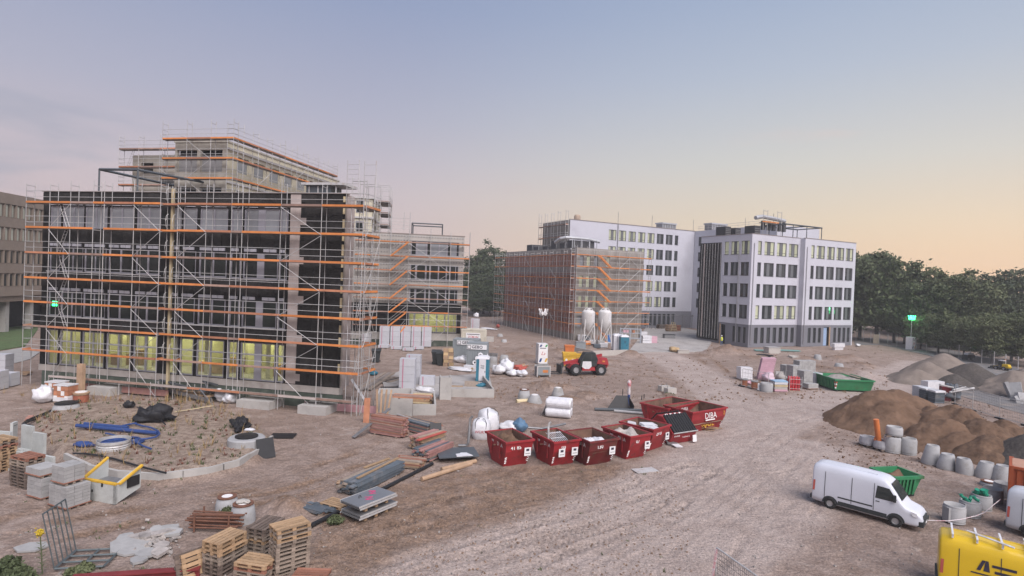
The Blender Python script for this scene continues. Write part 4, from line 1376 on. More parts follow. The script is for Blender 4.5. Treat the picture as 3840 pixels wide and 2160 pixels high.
mb = MB()
for k in range(8):
    mb.tube((22.1, 14 + k * 3.1, 24.9), (22.1, 14 + k * 3.1, 26.0), .045, 4)
for zz in (25.45, 26.0):
    mb.tube((22.1, 14, zz), (22.1, 36, zz), .035, 4)
solo('roof_railing', 'thin guard railing along upper roof edge of white building', 'railing', mb, m_galv, mtx=FW)
for i, (sx_, sy_, w) in enumerate(((16.0, 41.0, 4.5), (25.0, 33.0, 5.0))):
    c = FW @ Vector((sx_, sy_, 0))
    tb = Thing('roof_unit', ['silver louvred roof unit on the long white wing', 'low silver roof unit beside the guard railing'][i], 'roof unit', (c.x, c.y, 24.85), AZW)
    tb.bb('casing', m_galvd, -w / 2, -1.2, .15, w / 2, 1.2, 1.5)
    tb.bb('hood', m_silv, -w / 2 - .2, -1.4, 1.503, w / 2 + .2, 1.4, 1.85)
    for k in range(6):
        tb.bb('rib', m_silv, -w / 2 + k * w / 5.5, -1.27, .2, -w / 2 + k * w / 5.5 + .15, -1.203, 1.45)

# ---- brown office slab on the far left
pB = at(0, 740, 82); pB2 = at(105, 752, 90.5)
FBR = FR((pB.x, pB.y, 0), az(pB, pB2)) @ Matrix.Translation((-14, 0, 0))
bN = Thing('brown_building', 'brown office slab on stilts with rows of vertical fins, far left', 'building', mat=FBR)
m_tan = M('bronze_cladding', (.185, .145, .115), .6, .10, .6, spec=.4)
m_fin = M('bronze_fin', (.235, .19, .155), .6, .1, 1.0)
m_pgl = M('pale_glass', (.40, .43, .36), .2, .12, .6, spec=.5, rnd=.2)
LB = 44
bN.bb('body', m_tan, 0, 0, 4.6, LB, 16, 20.2)
for r in range(4):
    zb = 6.9 + r * 3.35
    bN.bb('floor_band', m_fin, -.05, -.28, zb - 1.45, LB, -.003, zb - .05)
    x = 12.0
    while x < 34:
        bN.bb('window_pane', m_pgl if r >= 2 else m_pane, x + .1, -.06, zb + .05, x + .72, -.003, zb + 1.75)
        bN.bb('fin', m_fin, x - .12, -.3, zb, x + .04, -.003, zb + 1.85)
        x += 1.12
bN.bb('parapet', m_fin, -.05, -.3, 18.85, LB, -.003, 20.4)
for x in range(1, LB, 5):
    bN.bb('stilt', m_conc, x, .6, 0, x + .7, 1.4, 4.6)
bN.bb('entrance_core', m_darkw, 6, 5, 0, LB - 4, 12, 4.6)
# ------------------------------------------------------------------ things on the site
def crop(ox, oy, k):
    return lambda x, y, z=0.0: g(ox + x * k, oy + y * k, z)


L0 = crop(0, 939.2, .25); P0 = crop(402.5, 1207.5, .25); Q0 = crop(737.9, 939.2, .25); S0 = crop(1174, 966, .26041)
N0 = crop(1945.4, 1106.9, .24479); BL = crop(0, 1207.5, .16667); B2 = crop(872.1, 737.9, .18243); K2 = crop(1207.5, 737.9, .18243)
W2 = crop(1610, 805, .23438); R1 = crop(2039.3, 872.1, .20833)
ORD = ['top', 'second', 'third', 'fourth', 'fifth', 'sixth', 'seventh', 'eighth', 'ninth', 'tenth', 'eleventh', 'twelfth', 'thirteenth', 'fourteenth', 'fifteenth', 'sixteenth', 'seventeenth']

m_wood = M('fresh_pallet_wood', (.35, .235, .140), .85, .18, 5.0, rnd=.22, bump=.2)
m_woodg = M('grey_pallet_wood', (.255, .205, .165), .88, .2, 5.0, rnd=.25, bump=.2)
m_woodd = M('dark_pallet_wood', (.15, .115, .095), .88, .2, 5.0, rnd=.25, bump=.2)
m_woodr = M('red_brown_board', (.27, .125, .085), .85, .2, 4.0, rnd=.2)
m_timb = MATS['timber_board']
m_ring = M('pipe_concrete', (.335, .335, .34), .85, .10, 2.0, bump=.25, rnd=.06, dirt=(.25, .24, .225), dscale=1.2, damt=.45)
m_ringd = M('pipe_inside', (.12, .12, .115), .95, .2, 2.0)
m_rust = M('rusty_rim', (.155, .075, .05), .9, .25, 6.0)
m_blkc = M('paving_concrete', (.33, .325, .32), .9, .12, 3.0, rnd=.10, bump=.2)
m_blkw = M('wrapped_block', (.46, .465, .50), .6, .08, 1.5, rnd=.06, spec=.35, dirt=(.38, .385, .41), dscale=1.5, damt=.5)
m_foil = M('white_plastic', (.62, .62, .645), .35, .1, 3.0, bump=.7, spec=.5, bscale=5.0)
m_foilb = M('blue_plastic', (.09, .17, .27), .45, .2, 3.0, bump=.5)
m_black = M('black_plastic', (.017, .017, .019), .5, .2, 3.0, spec=.35)
m_tarp = M('black_tarp', (.02, .02, .023), .6, .3, 3.0, bump=.8, bscale=4.0)
m_blue = M('blue_pipe', (.028, .06, .19), .4, .12, 3.0, spec=.4)
m_red = M('skip_red', (.30, .024, .030), .5, .14, 1.5, spec=.4, dirt=(.095, .035, .03), dscale=1.6, damt=.42)
m_redd = M('skip_red_worn', (.155, .022, .024), .6, .2, 1.5, dirt=(.10, .05, .035), dscale=1.2, damt=.6)
m_rustin = M('rusty_skip_inside', (.15, .085, .06), .9, .3, 2.5, dirt=(.08, .05, .04), dscale=1.0, damt=.7)
m_paint = M('white_paint', (.74, .72, .71), .6, .06, 4.0)
m_yel = M('yellow_paint', (.60, .36, .04), .6, .15, 2.0)
m_yvan = M('yellow_vehicle_paint', (.63, .42, .015), .3, .04, 1.0, spec=.5)
m_wvan = M('white_vehicle_paint', (.58, .60, .66), .3, .04, .8, spec=.5)
m_tyre = M('tyre_rubber', (.025, .025, .026), .9, .2, 5.0)
m_rim = M('wheel_rim', (.38, .38, .39), .4, .1, 3.0, metal=.5)
m_vgl = M('vehicle_glass', (.03, .037, .037), .06, .1, 1.0, spec=.6)
m_green = M('green_skip_paint', (.035, .20, .085), .55, .15, 1.5, dirt=(.07, .10, .05), damt=.4)
m_orc = M('orange_container_paint', (.33, .075, .028), .6, .12, 1.2, dirt=(.20, .06, .03), damt=.4)
m_orp = M('orange_pipe', (.55, .17, .055), .45, .1, 2.0)
m_earth = M('dug_earth', (.155, .098, .066), .97, .28, 1.2, bump=1.6, bscale=3.5, spec=.1, dirt=(.11, .068, .046), dscale=.5, damt=.6)
m_sandp = M('heap_sand', (.235, .165, .120), .97, .18, 1.0, bump=1.2, bscale=4.0, spec=.1, dirt=(.18, .125, .092), dscale=.35, damt=.6)
m_grav = M('dark_gravel', (.085, .075, .068), .97, .3, 4.0, bump=1.3, bscale=8.0, spec=.1)
m_gsand = M('grey_heap_sand', (.205, .17, .145), .97, .16, 1.0, bump=1.0, bscale=5.0, spec=.1)
m_rubb = M('rubble', (.33, .30, .28), .95, .3, 3.0, bump=.6, rnd=.2)
m_pink = M('pink_foam_board', (.55, .34, .40), .8, .1, 2.0, rnd=.08)
m_gcont = M('grey_container_paint', (.235, .26, .275), .5, .08, 1.0)
m_cream2 = M('cream_container_paint', (.56, .53, .45), .55, .1, 1.0, dirt=(.42, .36, .28), damt=.4)
m_sign = M('sign_white', (.70, .70, .71), .5, .05, 2.0)
m_ink = M('dark_ink', (.035, .03, .05), .6, .1, 2.0)
m_redink = M('red_ink', (.42, .05, .07), .6, .1, 2.0)
m_toi = M('teal_toilet', (.035, .165, .235), .45, .08, 1.0)
m_toiw = M('toilet_white', (.60, .60, .63), .5, .06, 1.0)
m_stone = M('field_stone', (.40, .38, .35), .9, .2, 3.0, rnd=.2)


def pallet(name, mat, label=None, loc=(0, 0, 0), rz=0, group=None):
    t = Thing(name, label, 'pallet', loc, rz, group)
    for k in range(5):
        t.box('deck_board', mat, (0, -.335 + k * .1675, .133), (1.2, .125, .022))
    for x in (-.53, 0, .53):
        t.box('cross_board', mat, (x, 0, .111), (.13, .79, .022))
        for y in (-.34, 0, .34):
            t.box('block', mat, (x, y, .061), (.13, .11, .078))
    for y in (-.34, 0, .34):
        t.box('bottom_board', mat, (0, y, .011), (1.19, .1, .022))
    return t


PAL = {}


def pallet_stack(p, rz, n, mats, what, group, z0=0.0, jit=.03):
    rnd = random.Random(int(abs(p[0]) * 100) + n)
    for k in range(n):
        mat = mats[min(n - 1 - k, len(mats) - 1)]
        lab = '%s pallet %s' % (ORD[n - 1 - k] if n > 1 else 'single', what) if k else ('bottom pallet ' + what if n > 1 else 'single pallet ' + what)
        loc = (p[0] + rnd.uniform(-jit, jit), p[1] + rnd.uniform(-jit, jit), z0 + k * .1465)
        r = rz + rnd.uniform(-.04, .04)
        if mat.name not in PAL:
            PAL[mat.name] = pallet('pallet', mat, lab, loc, r, group)
        else:
            PAL[mat.name].copy(loc, r, lab, group)


def block_stack(name, label, p, rz, nx, ny, nz, d, mat, group=None, base=True, z0=0.0, jit=.006, on_top=None):
    """blocks piled on a pallet, each block a part"""
    t = Thing(name, label, 'block stack', (p[0], p[1], z0), rz, group)
    h0 = 0
    if base:
        for y in (-.32, 0, .32):
            t.box('pallet_runner', m_woodg, (0, y * ny * d[1] / .9, .05), (nx * d[0], .1, .1))
        t.box('pallet_deck', m_woodr, (0, 0, .115), (nx * d[0] + .06, ny * d[1] + .06, .03))
        h0 = .13
    rnd = random.Random(nx * 7 + nz)
    for k in range(nz):
        for i in range(nx):
            for j in range(ny):
                if 0 < i < nx - 1 and 0 < j < ny - 1 and k < nz - 1:
                    continue
                t.box('block', mat, ((i - (nx - 1) / 2) * d[0] + rnd.uniform(-jit, jit), (j - (ny - 1) / 2) * d[1] + rnd.uniform(-jit, jit), h0 + (k + .5) * d[2]), (d[0] - .012, d[1] - .012, d[2] - .010))
    return t


def wrapped(name, label, p, rz, w, dp, n, lh, group=None, z0=0.0):
    """a tall pack of pale blocks in clear film, one layer above the other, with a pink strap"""
    t = Thing(name, label, 'block pack', (p[0], p[1], z0), rz, group)
    for x in (-w * .4, 0, w * .4):
        t.box('pallet_runner', m_woodg, (x, 0, .05), (.1, dp, .1))
    for k in range(n):
        mb = MB().bx(-w / 2, -dp / 2, .1 + k * lh, w / 2, dp / 2, .1 + (k + 1) * lh - .015).jitter(.012, 3, k)
        o = t.mb('layer', m_blkw, mb)
        t.bb('strap', M('pink_strap', (.45, .16, .24), .6, .1, 2), -w * .30, -dp / 2 - .018, .1 + k * lh, -w * .24, -dp / 2 - .012, .1 + (k + 1) * lh - .02, sub=o)
    return t


def cone(label, p, s=1.0, rb=.62, rt=.43, h=.95, lid=None, rz=0.0, group=None, tilt=.16, name='concrete_cone', z0=0.0):
    t = Thing(name, label, 'concrete cone', (p[0], p[1], z0), rz, group)
    sh = lambda z: tilt * s * max(0, min(1, (z / s - .25) / (h - .25)))
    mb = MB().lathe([(rb * s, 0), (rb * s, .22 * s), (rt * 1.12 * s, (h - .10) * s), (rt * s, (h - .06) * s), (rt * s, h * s), (rt * .70 * s, h * s), (rt * .68 * s, (h - .25) * s), (rb * .8 * s, .1 * s), (0, .1 * s)], 22, shift=sh)
    mb.sm = False
    o = t.mb('body', m_ring, mb)
    for poly in o.data.polygons:
        poly.use_smooth = abs(poly.normal.z) < .8
    if lid == 'rust':
        c = sh(h * s)
        t.mb('rim_plate', m_rust, MB().lathe([(rt * 1.06 * s, 0), (rt * 1.06 * s, .05), (rt * .62 * s, .055), (rt * .62 * s, 0)], 20, (c, 0, h * s)))
        t.mb('cap', m_paint, MB().lathe([(rt * .6 * s, 0), (rt * .6 * s, .05), (0, .05)], 18, (c, 0, h * s)))
    elif lid == 'white':
        t.mb('cap', m_paint, MB().lathe([(rt * .72 * s, 0), (rt * .72 * s, .04), (0, .04)], 18, (sh(h * s), 0, h * s)))
    elif lid == 'black':
        t.mb('cap', m_black, MB().lathe([(rt * 1.05 * s, 0), (rt * 1.05 * s, .07), (rt * .9 * s, .1), (0, .1)], 18, (sh(h * s), 0, h * s)))
    t.box('skid', m_woodd, (0, 0, -.01), (rb * 2.0 * s, rb * 1.6 * s, .06))
    return t


def ring(label, p, r, h, wall=.11, group=None, rz=0.0, z0=0.0, name='concrete_ring', bung=False):
    t = Thing(name, label, 'concrete ring', (p[0], p[1], z0), rz, group)
    mb = MB().lathe([(r, 0), (r, h - .12), (r - .03, h - .08), (r - wall * .45, h - .07), (r - wall * .5, h), (r - wall, h), (r - wall - .02, .05), (0, .05)], 28)
    o = t.mb('body', m_ring, mb)
    for poly in o.data.polygons:
        poly.use_smooth = abs(poly.normal.z) < .7
    if bung:
        t.mb('inlet', m_ringd, MB().tube((r * .90, -.42 * r, h * .5), (r * .94, -.46 * r, h * .5), r * .2, 12))
        t.bb('spigot_face', m_ring, -r * 1.03, -r * .6, .02, -r * .72, r * .25, h - .1)
    t.mb('joint_line', m_ringd, MB().lathe([(r + .003, h * .1), (r + .003, h * .1 + .02)], 28))
    return t


def lump(label, name, cat, p, r, h, mat, seed=0, sub=2, flat=.7, z0=0.0, group=None, amp=.22):
    """a sagging bag, bundle or stone: a dented body with creases"""
    mb = MB()
    n, m = 26, 14
    for i in range(m + 1):
        a = math.pi / 2 * (1 - 2 * i / m)
        for k in range(n):
            t = 2 * math.pi * k / n
            x, y, z = math.cos(a) * math.cos(t), math.cos(a) * math.sin(t), math.sin(a)
            v = Vector((x * 1.6 + seed * 3.1, y * 1.6, z * 1.6))
            q = 1 + amp * 1.5 * mnoise.noise(v) + amp * .9 * (.5 - abs(mnoise.noise(v * 2.3))) + amp * .45 * mnoise.noise(v * 5.5)
            zz = (z * .5 + .5) * h if z > -.6 else .2 * h * (z + 1) / .4
            mb.v.append((x * r * q, y * r * q * flat, max(0, zz * (q if z > 0 else 1))))
    for i in range(m):
        for k in range(n):
            a, b = i * n + k, i * n + (k + 1) % n
            mb.f.append((a, a + n, b + n, b))
    o = solo(name, label, cat, mb, mat, (p[0], p[1], z0), random.Random(seed).uniform(0, 6), group)
    o.data.polygons.foreach_set('use_smooth', [True] * len(o.data.polygons))
    return o


# ---- skips
def skip_mesh(W, Ln, H):
    lv = [(H, 0, 0), (H * .62, .03, .10), (0, .13, Ln * .20)]
    mb = MB()

    def ringv(z, ix, iy, t):
        return [(-W / 2 + ix + t, iy + t, z), (W / 2 - ix - t, iy + t, z), (W / 2 - ix - t, Ln - iy - t, z), (-W / 2 + ix + t, Ln - iy - t, z)]
    rings = [ringv(*l, 0) for l in reversed(lv)]
    inn = [ringv(H, 0, 0, .06), ringv(H * .62, .03, .10, .06), ringv(.08, .13, Ln * .20, .06)]
    mb.quad(*reversed(rings[0]))
    seq = rings + inn
    for a, b in zip(seq, seq[1:]):
        for k in range(4):
            mb.quad(a[k], a[(k + 1) % 4], b[(k + 1) % 4], b[k])
    inner_from = 1 + 8
    mb.quad(*inn[-1])
    return mb, inner_from


def skip(label, pl, pr, Ln, H, number=None, word=True, worn=False, flip=False, graffiti=None, boards=1, drz=.14):
    """a tapered steel skip; pl, pr: the near rim's left and right corners"""
    W = (pr - pl).length
    rz = az(pl, pr) + drz
    c = (pl + pr) / 2
    body = m_redd if worn else m_red
    t = Thing('skip', label, 'skip', (c.x, c.y, 0), rz, 'red skips in a row')
    mb, k0 = skip_mesh(W, Ln, H)
    me = mb.mesh('hull', [body, m_rustin])
    for i, p in enumerate(me.polygons):
        p.material_index = 1 if i >= k0 else 0
    t.add('hull', me)
    mb = MB()
    r = .07
    mb.bx(-W / 2 - r, -r, H - .06, W / 2 + r, r * .3, H + .05).bx(-W / 2 - r, Ln - r * .3, H - .06, W / 2 + r, Ln + r, H + .05)
    mb.bx(-W / 2 - r, r * .3, H - .06, -W / 2 + r * .4, Ln - r * .3, H + .05).bx(W / 2 - r * .4, r * .3, H - .06, W / 2 + r, Ln - r * .3, H + .05)
    t.mb('rim', body, mb)
    for s in (-1, 1):
        for y in (Ln * .28, Ln * .72):
            t.mb('rib', body, MB().bx(s * (W / 2 + .005) - (.05 if s < 0 else 0), y - .05, H * .3, s * (W / 2 + .005) + (.05 if s > 0 else 0), y + .05, H - .07))
        t.tube('pivot', m_rust, (s * W / 2, Ln * .5, H * .72), (s * (W / 2 + .16), Ln * .5, H * .72), .05, n=8)
    # warning stripes on the lower front corners
    sl = math.atan2(Ln * .20 - .10, H * .62)
    for s in (-1, 1):
        for k in range(4):
            z = H * .16 + k * .11
            f = 1 - z / (H * .62)
            y = .10 + (Ln * .20 - .10) * f - .012
            t.box('warning_stripe', m_paint, (s * (W / 2 - .03 - .10 * f - .07), y, z), (.12, .006, .055), (-sl, s * .5, 0))
    if number:
        t.text('number', number, m_paint, .30, TXT((-.12 * W, .045, H * .76), 0, R(90) - .08), bold=.004)
    for k in range(boards):
        x = W * (.26 - .50 * k)
        o = t.box('notice_board', m_sign, (x, -.10, H * .60), (.42, .02, .46), (0, .03, 0))
        t.box('notice_print', m_ink, (x, -.114, H * .60 + .10), (.20, .004, .13), (0, .03, 0), sub=o)
        t.box('notice_print', m_blkc, (x, -.114, H * .60 - .10), (.30, .004, .05), (0, .03, 0), sub=o)
    if word:
        ln = Matrix.Translation((-W / 2 - .012, Ln * .30, H * .80)) @ Matrix.Rotation(R(-90), 4, 'Z') @ Matrix.Rotation(R(90), 4, 'X')
        t.text('firm_name', 'DIBA', m_paint, .30, ln)
        for k in range(3):
            t.box('warning_stripe', m_paint, (-W / 2 - .012, Ln * .62 + k * .10, H * .83), (.006, .05, .13), (.4, 0, 0))
    return t, W, H


SKH = 1.5
sk1, w1_, _ = skip('red skip numbered 41 85 filled with brown earth, nearest the big bag', S0(375, 565, SKH), S0(655, 545, SKH), 2.5, SKH, '41 85')
sk2, w2_, _ = skip('red skip holding wire mesh and pipes, second in row', S0(838, 562, SKH), S0(1108, 542, SKH), 2.5, SKH, '00', boards=2)
sk3, w3_, _ = skip('rust stained red skip numbered 130 with white bags', S0(1180, 558, SKH), S0(1478, 535, SKH), 2.5, SKH, '130', worn=True)
sk4, w4_, _ = skip('red skip numbered 07 heaped with grey rubble', S0(1572, 508, SKH), S0(1798, 486, SKH), 2.5, SKH, '07')
sk5, w5_, _ = skip('red skip numbered 29 07 full of white foam pieces', S0(1786, 440, SKH), S0(1985, 402, SKH), 2.5, SKH, '29 07')
sk8, w8_, _ = skip('empty rusty red skip at the back of the row', S0(1945, 243, SKH), S0(2238, 178, SKH), 2.4, SKH, None, word=False, boards=0, drz=0)
sk8.text('firm_name', 'DIBA', m_paint, .42, TXT((0.15, -.012, SKH * .8)))
sk7, w7_, _ = skip('wide red skip with yellow graffiti and white lettering on its side', S0(2185, 292, SKH), S0(2512, 240, SKH), 2.6, SKH + .1, None, word=False, boards=0, drz=0)
sk7.text('firm_name', 'DIBA', m_paint, .62, TXT((0.1, .0, 1.18), 0, R(84)))
sk7.box('print_bar', m_paint, (.1, .035, .88), (1.1, .012, .09), (-.1, 0, 0))
sk7.text('graffiti', 'NJADZ', m_yel, .46, TXT((0.15, .30, .48), 0, R(66)), bold=.006)
sk7.text('graffiti', '2', m_yel, .4, TXT((w7_ * .42, -.01, 1.25)))
# closed skip with black lids
pl, pr = S0(1995, 470, .9), S0(2225, 436, .9)
W6 = (pr - pl).length
sk6 = Thing('skip', 'closed red skip with sloping black ribbed lids', 'skip', ((pl.x + pr.x) / 2, (pl.y + pr.y) / 2, 0), az(pl, pr), 'red skips in a row')
D6 = 2.4
LY6 = Matrix.Translation((W6 / 2, 0, 0)) @ Matrix.Rotation(R(90), 4, 'Z')
sk6.mb('hull', m_red, MB().extr([(.4, 0), (D6 - .4, 0), (D6, .9), (1.55, 1.75), (1.05, 1.75), (.0, .80)], 0, W6), L=LY6)
for ya, za, yb, zb in ((-.06, .84, 1.0, 1.83), (D6 + .06, .94, 1.6, 1.83)):
    o = sk6.mb('lid', m_black, MB().extr([(ya, za), (yb, zb), (yb, zb - .05), (ya, za - .05)], .06, W6 - .06), L=LY6)
    for k in range(10):
        x = -W6 / 2 + .12 + k * (W6 - .24) / 9
        sk6.tube('lid_rib', m_black, (x, ya, za + .02), (x, yb, zb + .02), .045, sub=o, n=6)
sk6.tube('lid_edge', m_galv, (-W6 / 2, -.08, .84), (W6 / 2, -.08, .84), .045)
for k in range(4):
    sk6.tube('hinge', m_paint, (-W6 / 2 + .25 + k * .42, 1.03, 1.84), (-W6 / 2 + .45 + k * .42, 1.03, 1.84), .05)
for k in range(5):
    sk6.box('warning_stripe', m_paint, (-W6 / 2 + .25 + k * .11, .09 - .01, .62), (.05, .02, .16), (-.4, .5, 0))
sk6.text('number', '1300070', m_paint, .22, TXT((.25, .15, .48), 0, R(66)))
sk6.box('notice_board', m_sign, (W6 / 2 - .25, -.05, .32), (.36, .03, .45), (-.15, 0, 0))


def load(label, sk, W, Ln, z, mat, h=.3, seed=0, name='skip_load', cat='load'):
    n = 12
    mb = MB()
    mb.sm = True
    for j in range(n + 1):
        for i in range(n + 1):
            u, v = i / n, j / n
            e = min(u, 1 - u, v, 1 - v) * 4
            zz = h * min(1, e) * (.6 + .9 * mnoise.noise(Vector((u * 3 + seed, v * 4, .3)))) + .05 * mnoise.noise(Vector((u * 14, v * 14, seed)))
            mb.v.append(((u - .5) * (W - .18), .14 + v * (Ln - .3), z + zz))
    for j in range(n):
        for i in range(n):
            a = j * (n + 1) + i
            mb.f.append((a, a + 1, a + n + 2, a + n + 1))
    return solo(name, label, cat, mb, mat, mtx=sk.o.matrix_basis)


load('brown earth heaped in skip numbered 41 85', sk1, w1_, 2.5, 1.05, m_earth, .55, 1)
load('grey rubble heaped in skip numbered 07', sk4, w4_, 2.5, 1.1, m_rubb, .6, 2)
load('scrap and dirt lying low in second skip', sk2, w2_, 2.5, .8, m_grav, .25, 3)
load('dirt lying in rust stained skip numbered 130', sk3, w3_, 2.5, .8, m_earth, .25, 4)
load('light dust covering floor of graffiti skip', sk7, w7_, 2.6, .62, m_sandp, .25, 5)
load('foam dust in skip numbered 29 07', sk5, w5_, 2.5, .9, m_sandp, .2, 6)
for i, (x, y, l, rz, mt, nm, lb) in enumerate(((-.45, 1.0, 1.0, .3, m_foil, 'foam_sheet', 'white foam sheet tilted in skip numbered 29 07'), (.3, 1.2, 1.1, -.3, m_foil, 'foam_block', 'white foam block on top of skip numbered 29 07'), (.1, .6, .9, .1, m_foil, 'foam_block', 'white foam offcut at front of skip numbered 29 07'), (-.3, 2.1, .9, .6, m_foil, 'foam_block', 'white foam offcut at back of skip numbered 29 07'))):
    mb = MB().obx((0, 0, 0), (l, .55, .16), (.15, .1, rz)).jitter(.03, 3, i)
    solo(nm, lb, 'foam', mb, mt, mtx=sk5.o.matrix_basis @ Matrix.Translation((x, y, 1.28 + .1 * (i % 2))))
for i, (x, y) in enumerate(((-.35, 1.0), (.35, .9))):
    p = sk3.o.matrix_basis @ Vector((x, y, .95))
    lump('white sack lying inside rust stained skip, %s one' % ('left', 'right')[i], 'sack', 'sack', p, .45, .42, m_foil, 40 + i, z0=.95)
mb = MB()
for k in range(9):
    mb.tube((-.5 + k * .12, 0, 0), (-.5 + k * .12, 1.1, .35), .018, 4)
for k in range(3):
    mb.tube((-.52, k * .5, k * .16), (.5, k * .5, k * .16), .018, 4)
solo('wire_basket', 'pale wire basket lying in second skip', 'basket', mb, m_foil, mtx=sk2.o.matrix_basis @ Matrix.Translation((.3, .9, 1.15)))
solo('scrap_pipe', 'dark bent pipe lying across second skip', 'pipe', MB().path([(-.9, 2.9, 1.65), (-.2, 2.5, 1.62), (.9, 2.6, 1.66), (1.7, 2.7, 1.7)], .07, 6), m_galvd, mtx=sk2.o.matrix_basis)
solo('scrap_pipe', 'grey bent vent pipe standing up in second skip', 'pipe', MB().path([(-.25, 1.6, 1.0), (-.22, 1.7, 1.8), (-.15, 1.75, 2.1), (-.05, 1.7, 2.2)], .07, 6), m_galv, mtx=sk2.o.matrix_basis)
load('crumpled white sheeting in second skip', sk2, w2_ * .6, 1.3, 1.1, m_foil, .15, 8)

# ---- big bags, sheets and packs near the skips
def big_bag(label, p, s, h, print_=None, rz=0.0):
    t = Thing('big_bag', label, 'big bag', (p[0], p[1], 0), rz)
    mb = MB(); mb.sm = True
    n = 16
    prof = [(.42, 0), (.50, .12), (.52, .45), (.50, .72), (.44, .86), (.22, .95), (.0, 1.0)]
    for r_, z in prof:
        for k in range(n):
            a = 2 * math.pi * k / n
            q = 1 + .16 * abs(math.sin(2 * a)) + .16 * mnoise.noise(Vector((math.cos(a) * 2, math.sin(a) * 2, z * 3 + s)))
            mb.v.append((r_ * s * q * math.cos(a), r_ * s * q * math.sin(a), z * h * (1 + .1 * mnoise.noise(Vector((a, z * 2, s))))))
    for i in range(len(prof) - 1):
        for k in range(n):
            a, b = i * n + k, i * n + (k + 1) % n
            mb.f.append((a, b, b + n, a + n))
    t.mb('sack', m_foil, mb)
    for sx in (-1, 1):
        t.mb('loop', m_black, MB().path([(sx * .30 * s, -.50 * s, h * .55), (sx * .32 * s, -.46 * s, h * .85), (sx * .2 * s, -.25 * s, h * 1.0), (sx * .1 * s, -.1 * s, h * .98)], .022, 4))
    if print_:
        t.text('print', print_, m_redink, .22 * s, TXT((.1, -.60 * s, h * .42)))
    return t


big_bag('white big bag with red print beside first skip, lower half', Q0(1885, 650), 1.15, 1.35, 'WÜRTH')
big_bag('white knotted big bag leaning behind the printed bag', Q0(1955, 600), 1.3, 1.75, None, .6)
lump('white crumpled sheet pile behind first skip', 'plastic_sheet', 'sheet', Q0(2180, 575), .8, .55, m_foil, 11)
lump('blue tarpaulin bundle behind first skip', 'tarpaulin', 'tarpaulin', Q0(2270, 590), .55, .85, m_foilb, 12)
t = Thing('wrapped_rolls', 'four fat insulation rolls shrink wrapped in white film', 'roll pack', S0(885, 320), -.25)
for i, (y, z) in enumerate(((-.1, .38), (.62, .38), (-.05, 1.08), (.6, 1.08))):
    mb = MB().lathe([(.0, -.98), (.33, -.98), (.38, -.88), (.385, 0), (.38, .88), (.33, .98), (0, .98)], 18).jitter(.02, 4, i)
    t.mb('roll', m_foil, mb, L=Matrix.Translation((0, y, z)) @ Matrix.Rotation(R(90), 4, 'Y'))
t.mb('loose_film', m_foil, MB().quad((-.85, -.45, 1.3), (-1.35, -.2, .02), (-1.2, 1.0, .02), (-.8, 1.1, 1.2)))
solo('metal_plate', 'flat galvanised plate lying on the haul road before skips', 'plate', MB().bx(-.7, -.36, 0, .7, .36, .03), m_galv, S0(1722, 840) + Vector((0, 0, .03)), .35)
for i, (x, y, r_) in enumerate(((1985, 590, .35), (2030, 610, .3))):
    solo('crumpled_sheet', 'silver grey sheet scrap before closed skip, %s piece' % ('left', 'right')[i], 'sheet', MB().obx((0, 0, .1), (r_ * 2.2, r_ * 1.3, .06), (.25, .15, .6 * i)).jitter(.06, 4, i), m_foil if i else m_galvd, S0(x, y))
solo('foam_scrap', 'small white foam scrap by skip numbered 29 07', 'foam', MB().obx((0, 0, .12), (.35, .2, .25), (.3, .2, .3)), m_foil, S0(1745, 625))
t = Thing('broken_pallet', 'broken pallet boards lying under graffiti skip', 'pallet', S0(2330, 440), .3)
rr = random.Random(4)
for k in range(9):
    t.box('deck_board', m_wood, (rr.uniform(-.7, .7), rr.uniform(-.3, .3), .05 + k * .022), (1.3, .11, .022), (rr.uniform(-.1, .1), rr.uniform(-.12, .12), rr.uniform(-.9, .9)))
for i, (x, y, h) in enumerate(((1905, 68, .55), (1965, 95, .6))):
    t = Thing('ballast_block', ['pale concrete ballast block, rear of the pair', 'pale concrete ballast block, front of the pair'][i], 'concrete block', S0(x, y), .45)
    t.bb('body', m_pre, -.55, -.3, 0, .55, .3, h)
    for xx in (-.35, .35):
        t.tube('lifting_eye', m_galvd, (xx, 0, h), (xx, 0, h + .22), .03)
# striped barrier post
t = Thing('wrapped_post', 'tall red white and blue film wrapped post', 'post', S0(1563, 205), 0)
hh = 2.25
t.tube('blue_sleeve', m_blue, (0, 0, 0), (0, 0, hh * .42), .12, n=10)
m_rw = M('red_white_film', (.60, .55, .56), .4, .15, 3.0, dirt=(.45, .05, .06), dscale=2.2, damt=.55)
mb = MB().lathe([(.11, 0), (.15, .2), (.11, .5), (.16, .8), (.18, 1.1), (.07, 1.28), (0, 1.3)], 10, (0, 0, hh * .42)).jitter(.03, 4, 2); mb.sm = True
t.mb('film_wrap', m_rw, mb)
t.tube('side_stake', m_black, (-.55, 0, 0), (-.55, 0, 1.4), .035)
t = Thing('dark_trough', 'open black plastic trough lying by the wrapped post', 'trough', S0(1490, 245), .1)
t.mb('shell', m_black, MB().quad((-1, -.5, 0), (.9, -.5, 0), (.9, .5, .0), (-1, .5, 0)).quad((-1, .5, 0), (.9, .5, 0), (.8, .9, 1.0), (-.2, .9, 1.0)).quad((.9, -.5, 0), (1.0, -.5, .4), (.9, .9, 1.0), (.9, .5, 0)))
t.box('lip', m_steel, (-.1, -.55, .05), (2.6, .16, .12))
solo('drain_pipe', 'dark grey drain pipe lying left of the skips', 'pipe', MB().tube((-2.3, 0, .1), (2.0, .1, .1), .12, 10), m_steel, S0(1500, 262), .03)
solo('drain_pipe', 'pale grey drain pipe lying behind closed skip', 'pipe', MB().tube((-1.9, 0, .1), (1.9, 0, .1), .11, 10), m_ring, S0(1650, 290), -.22)
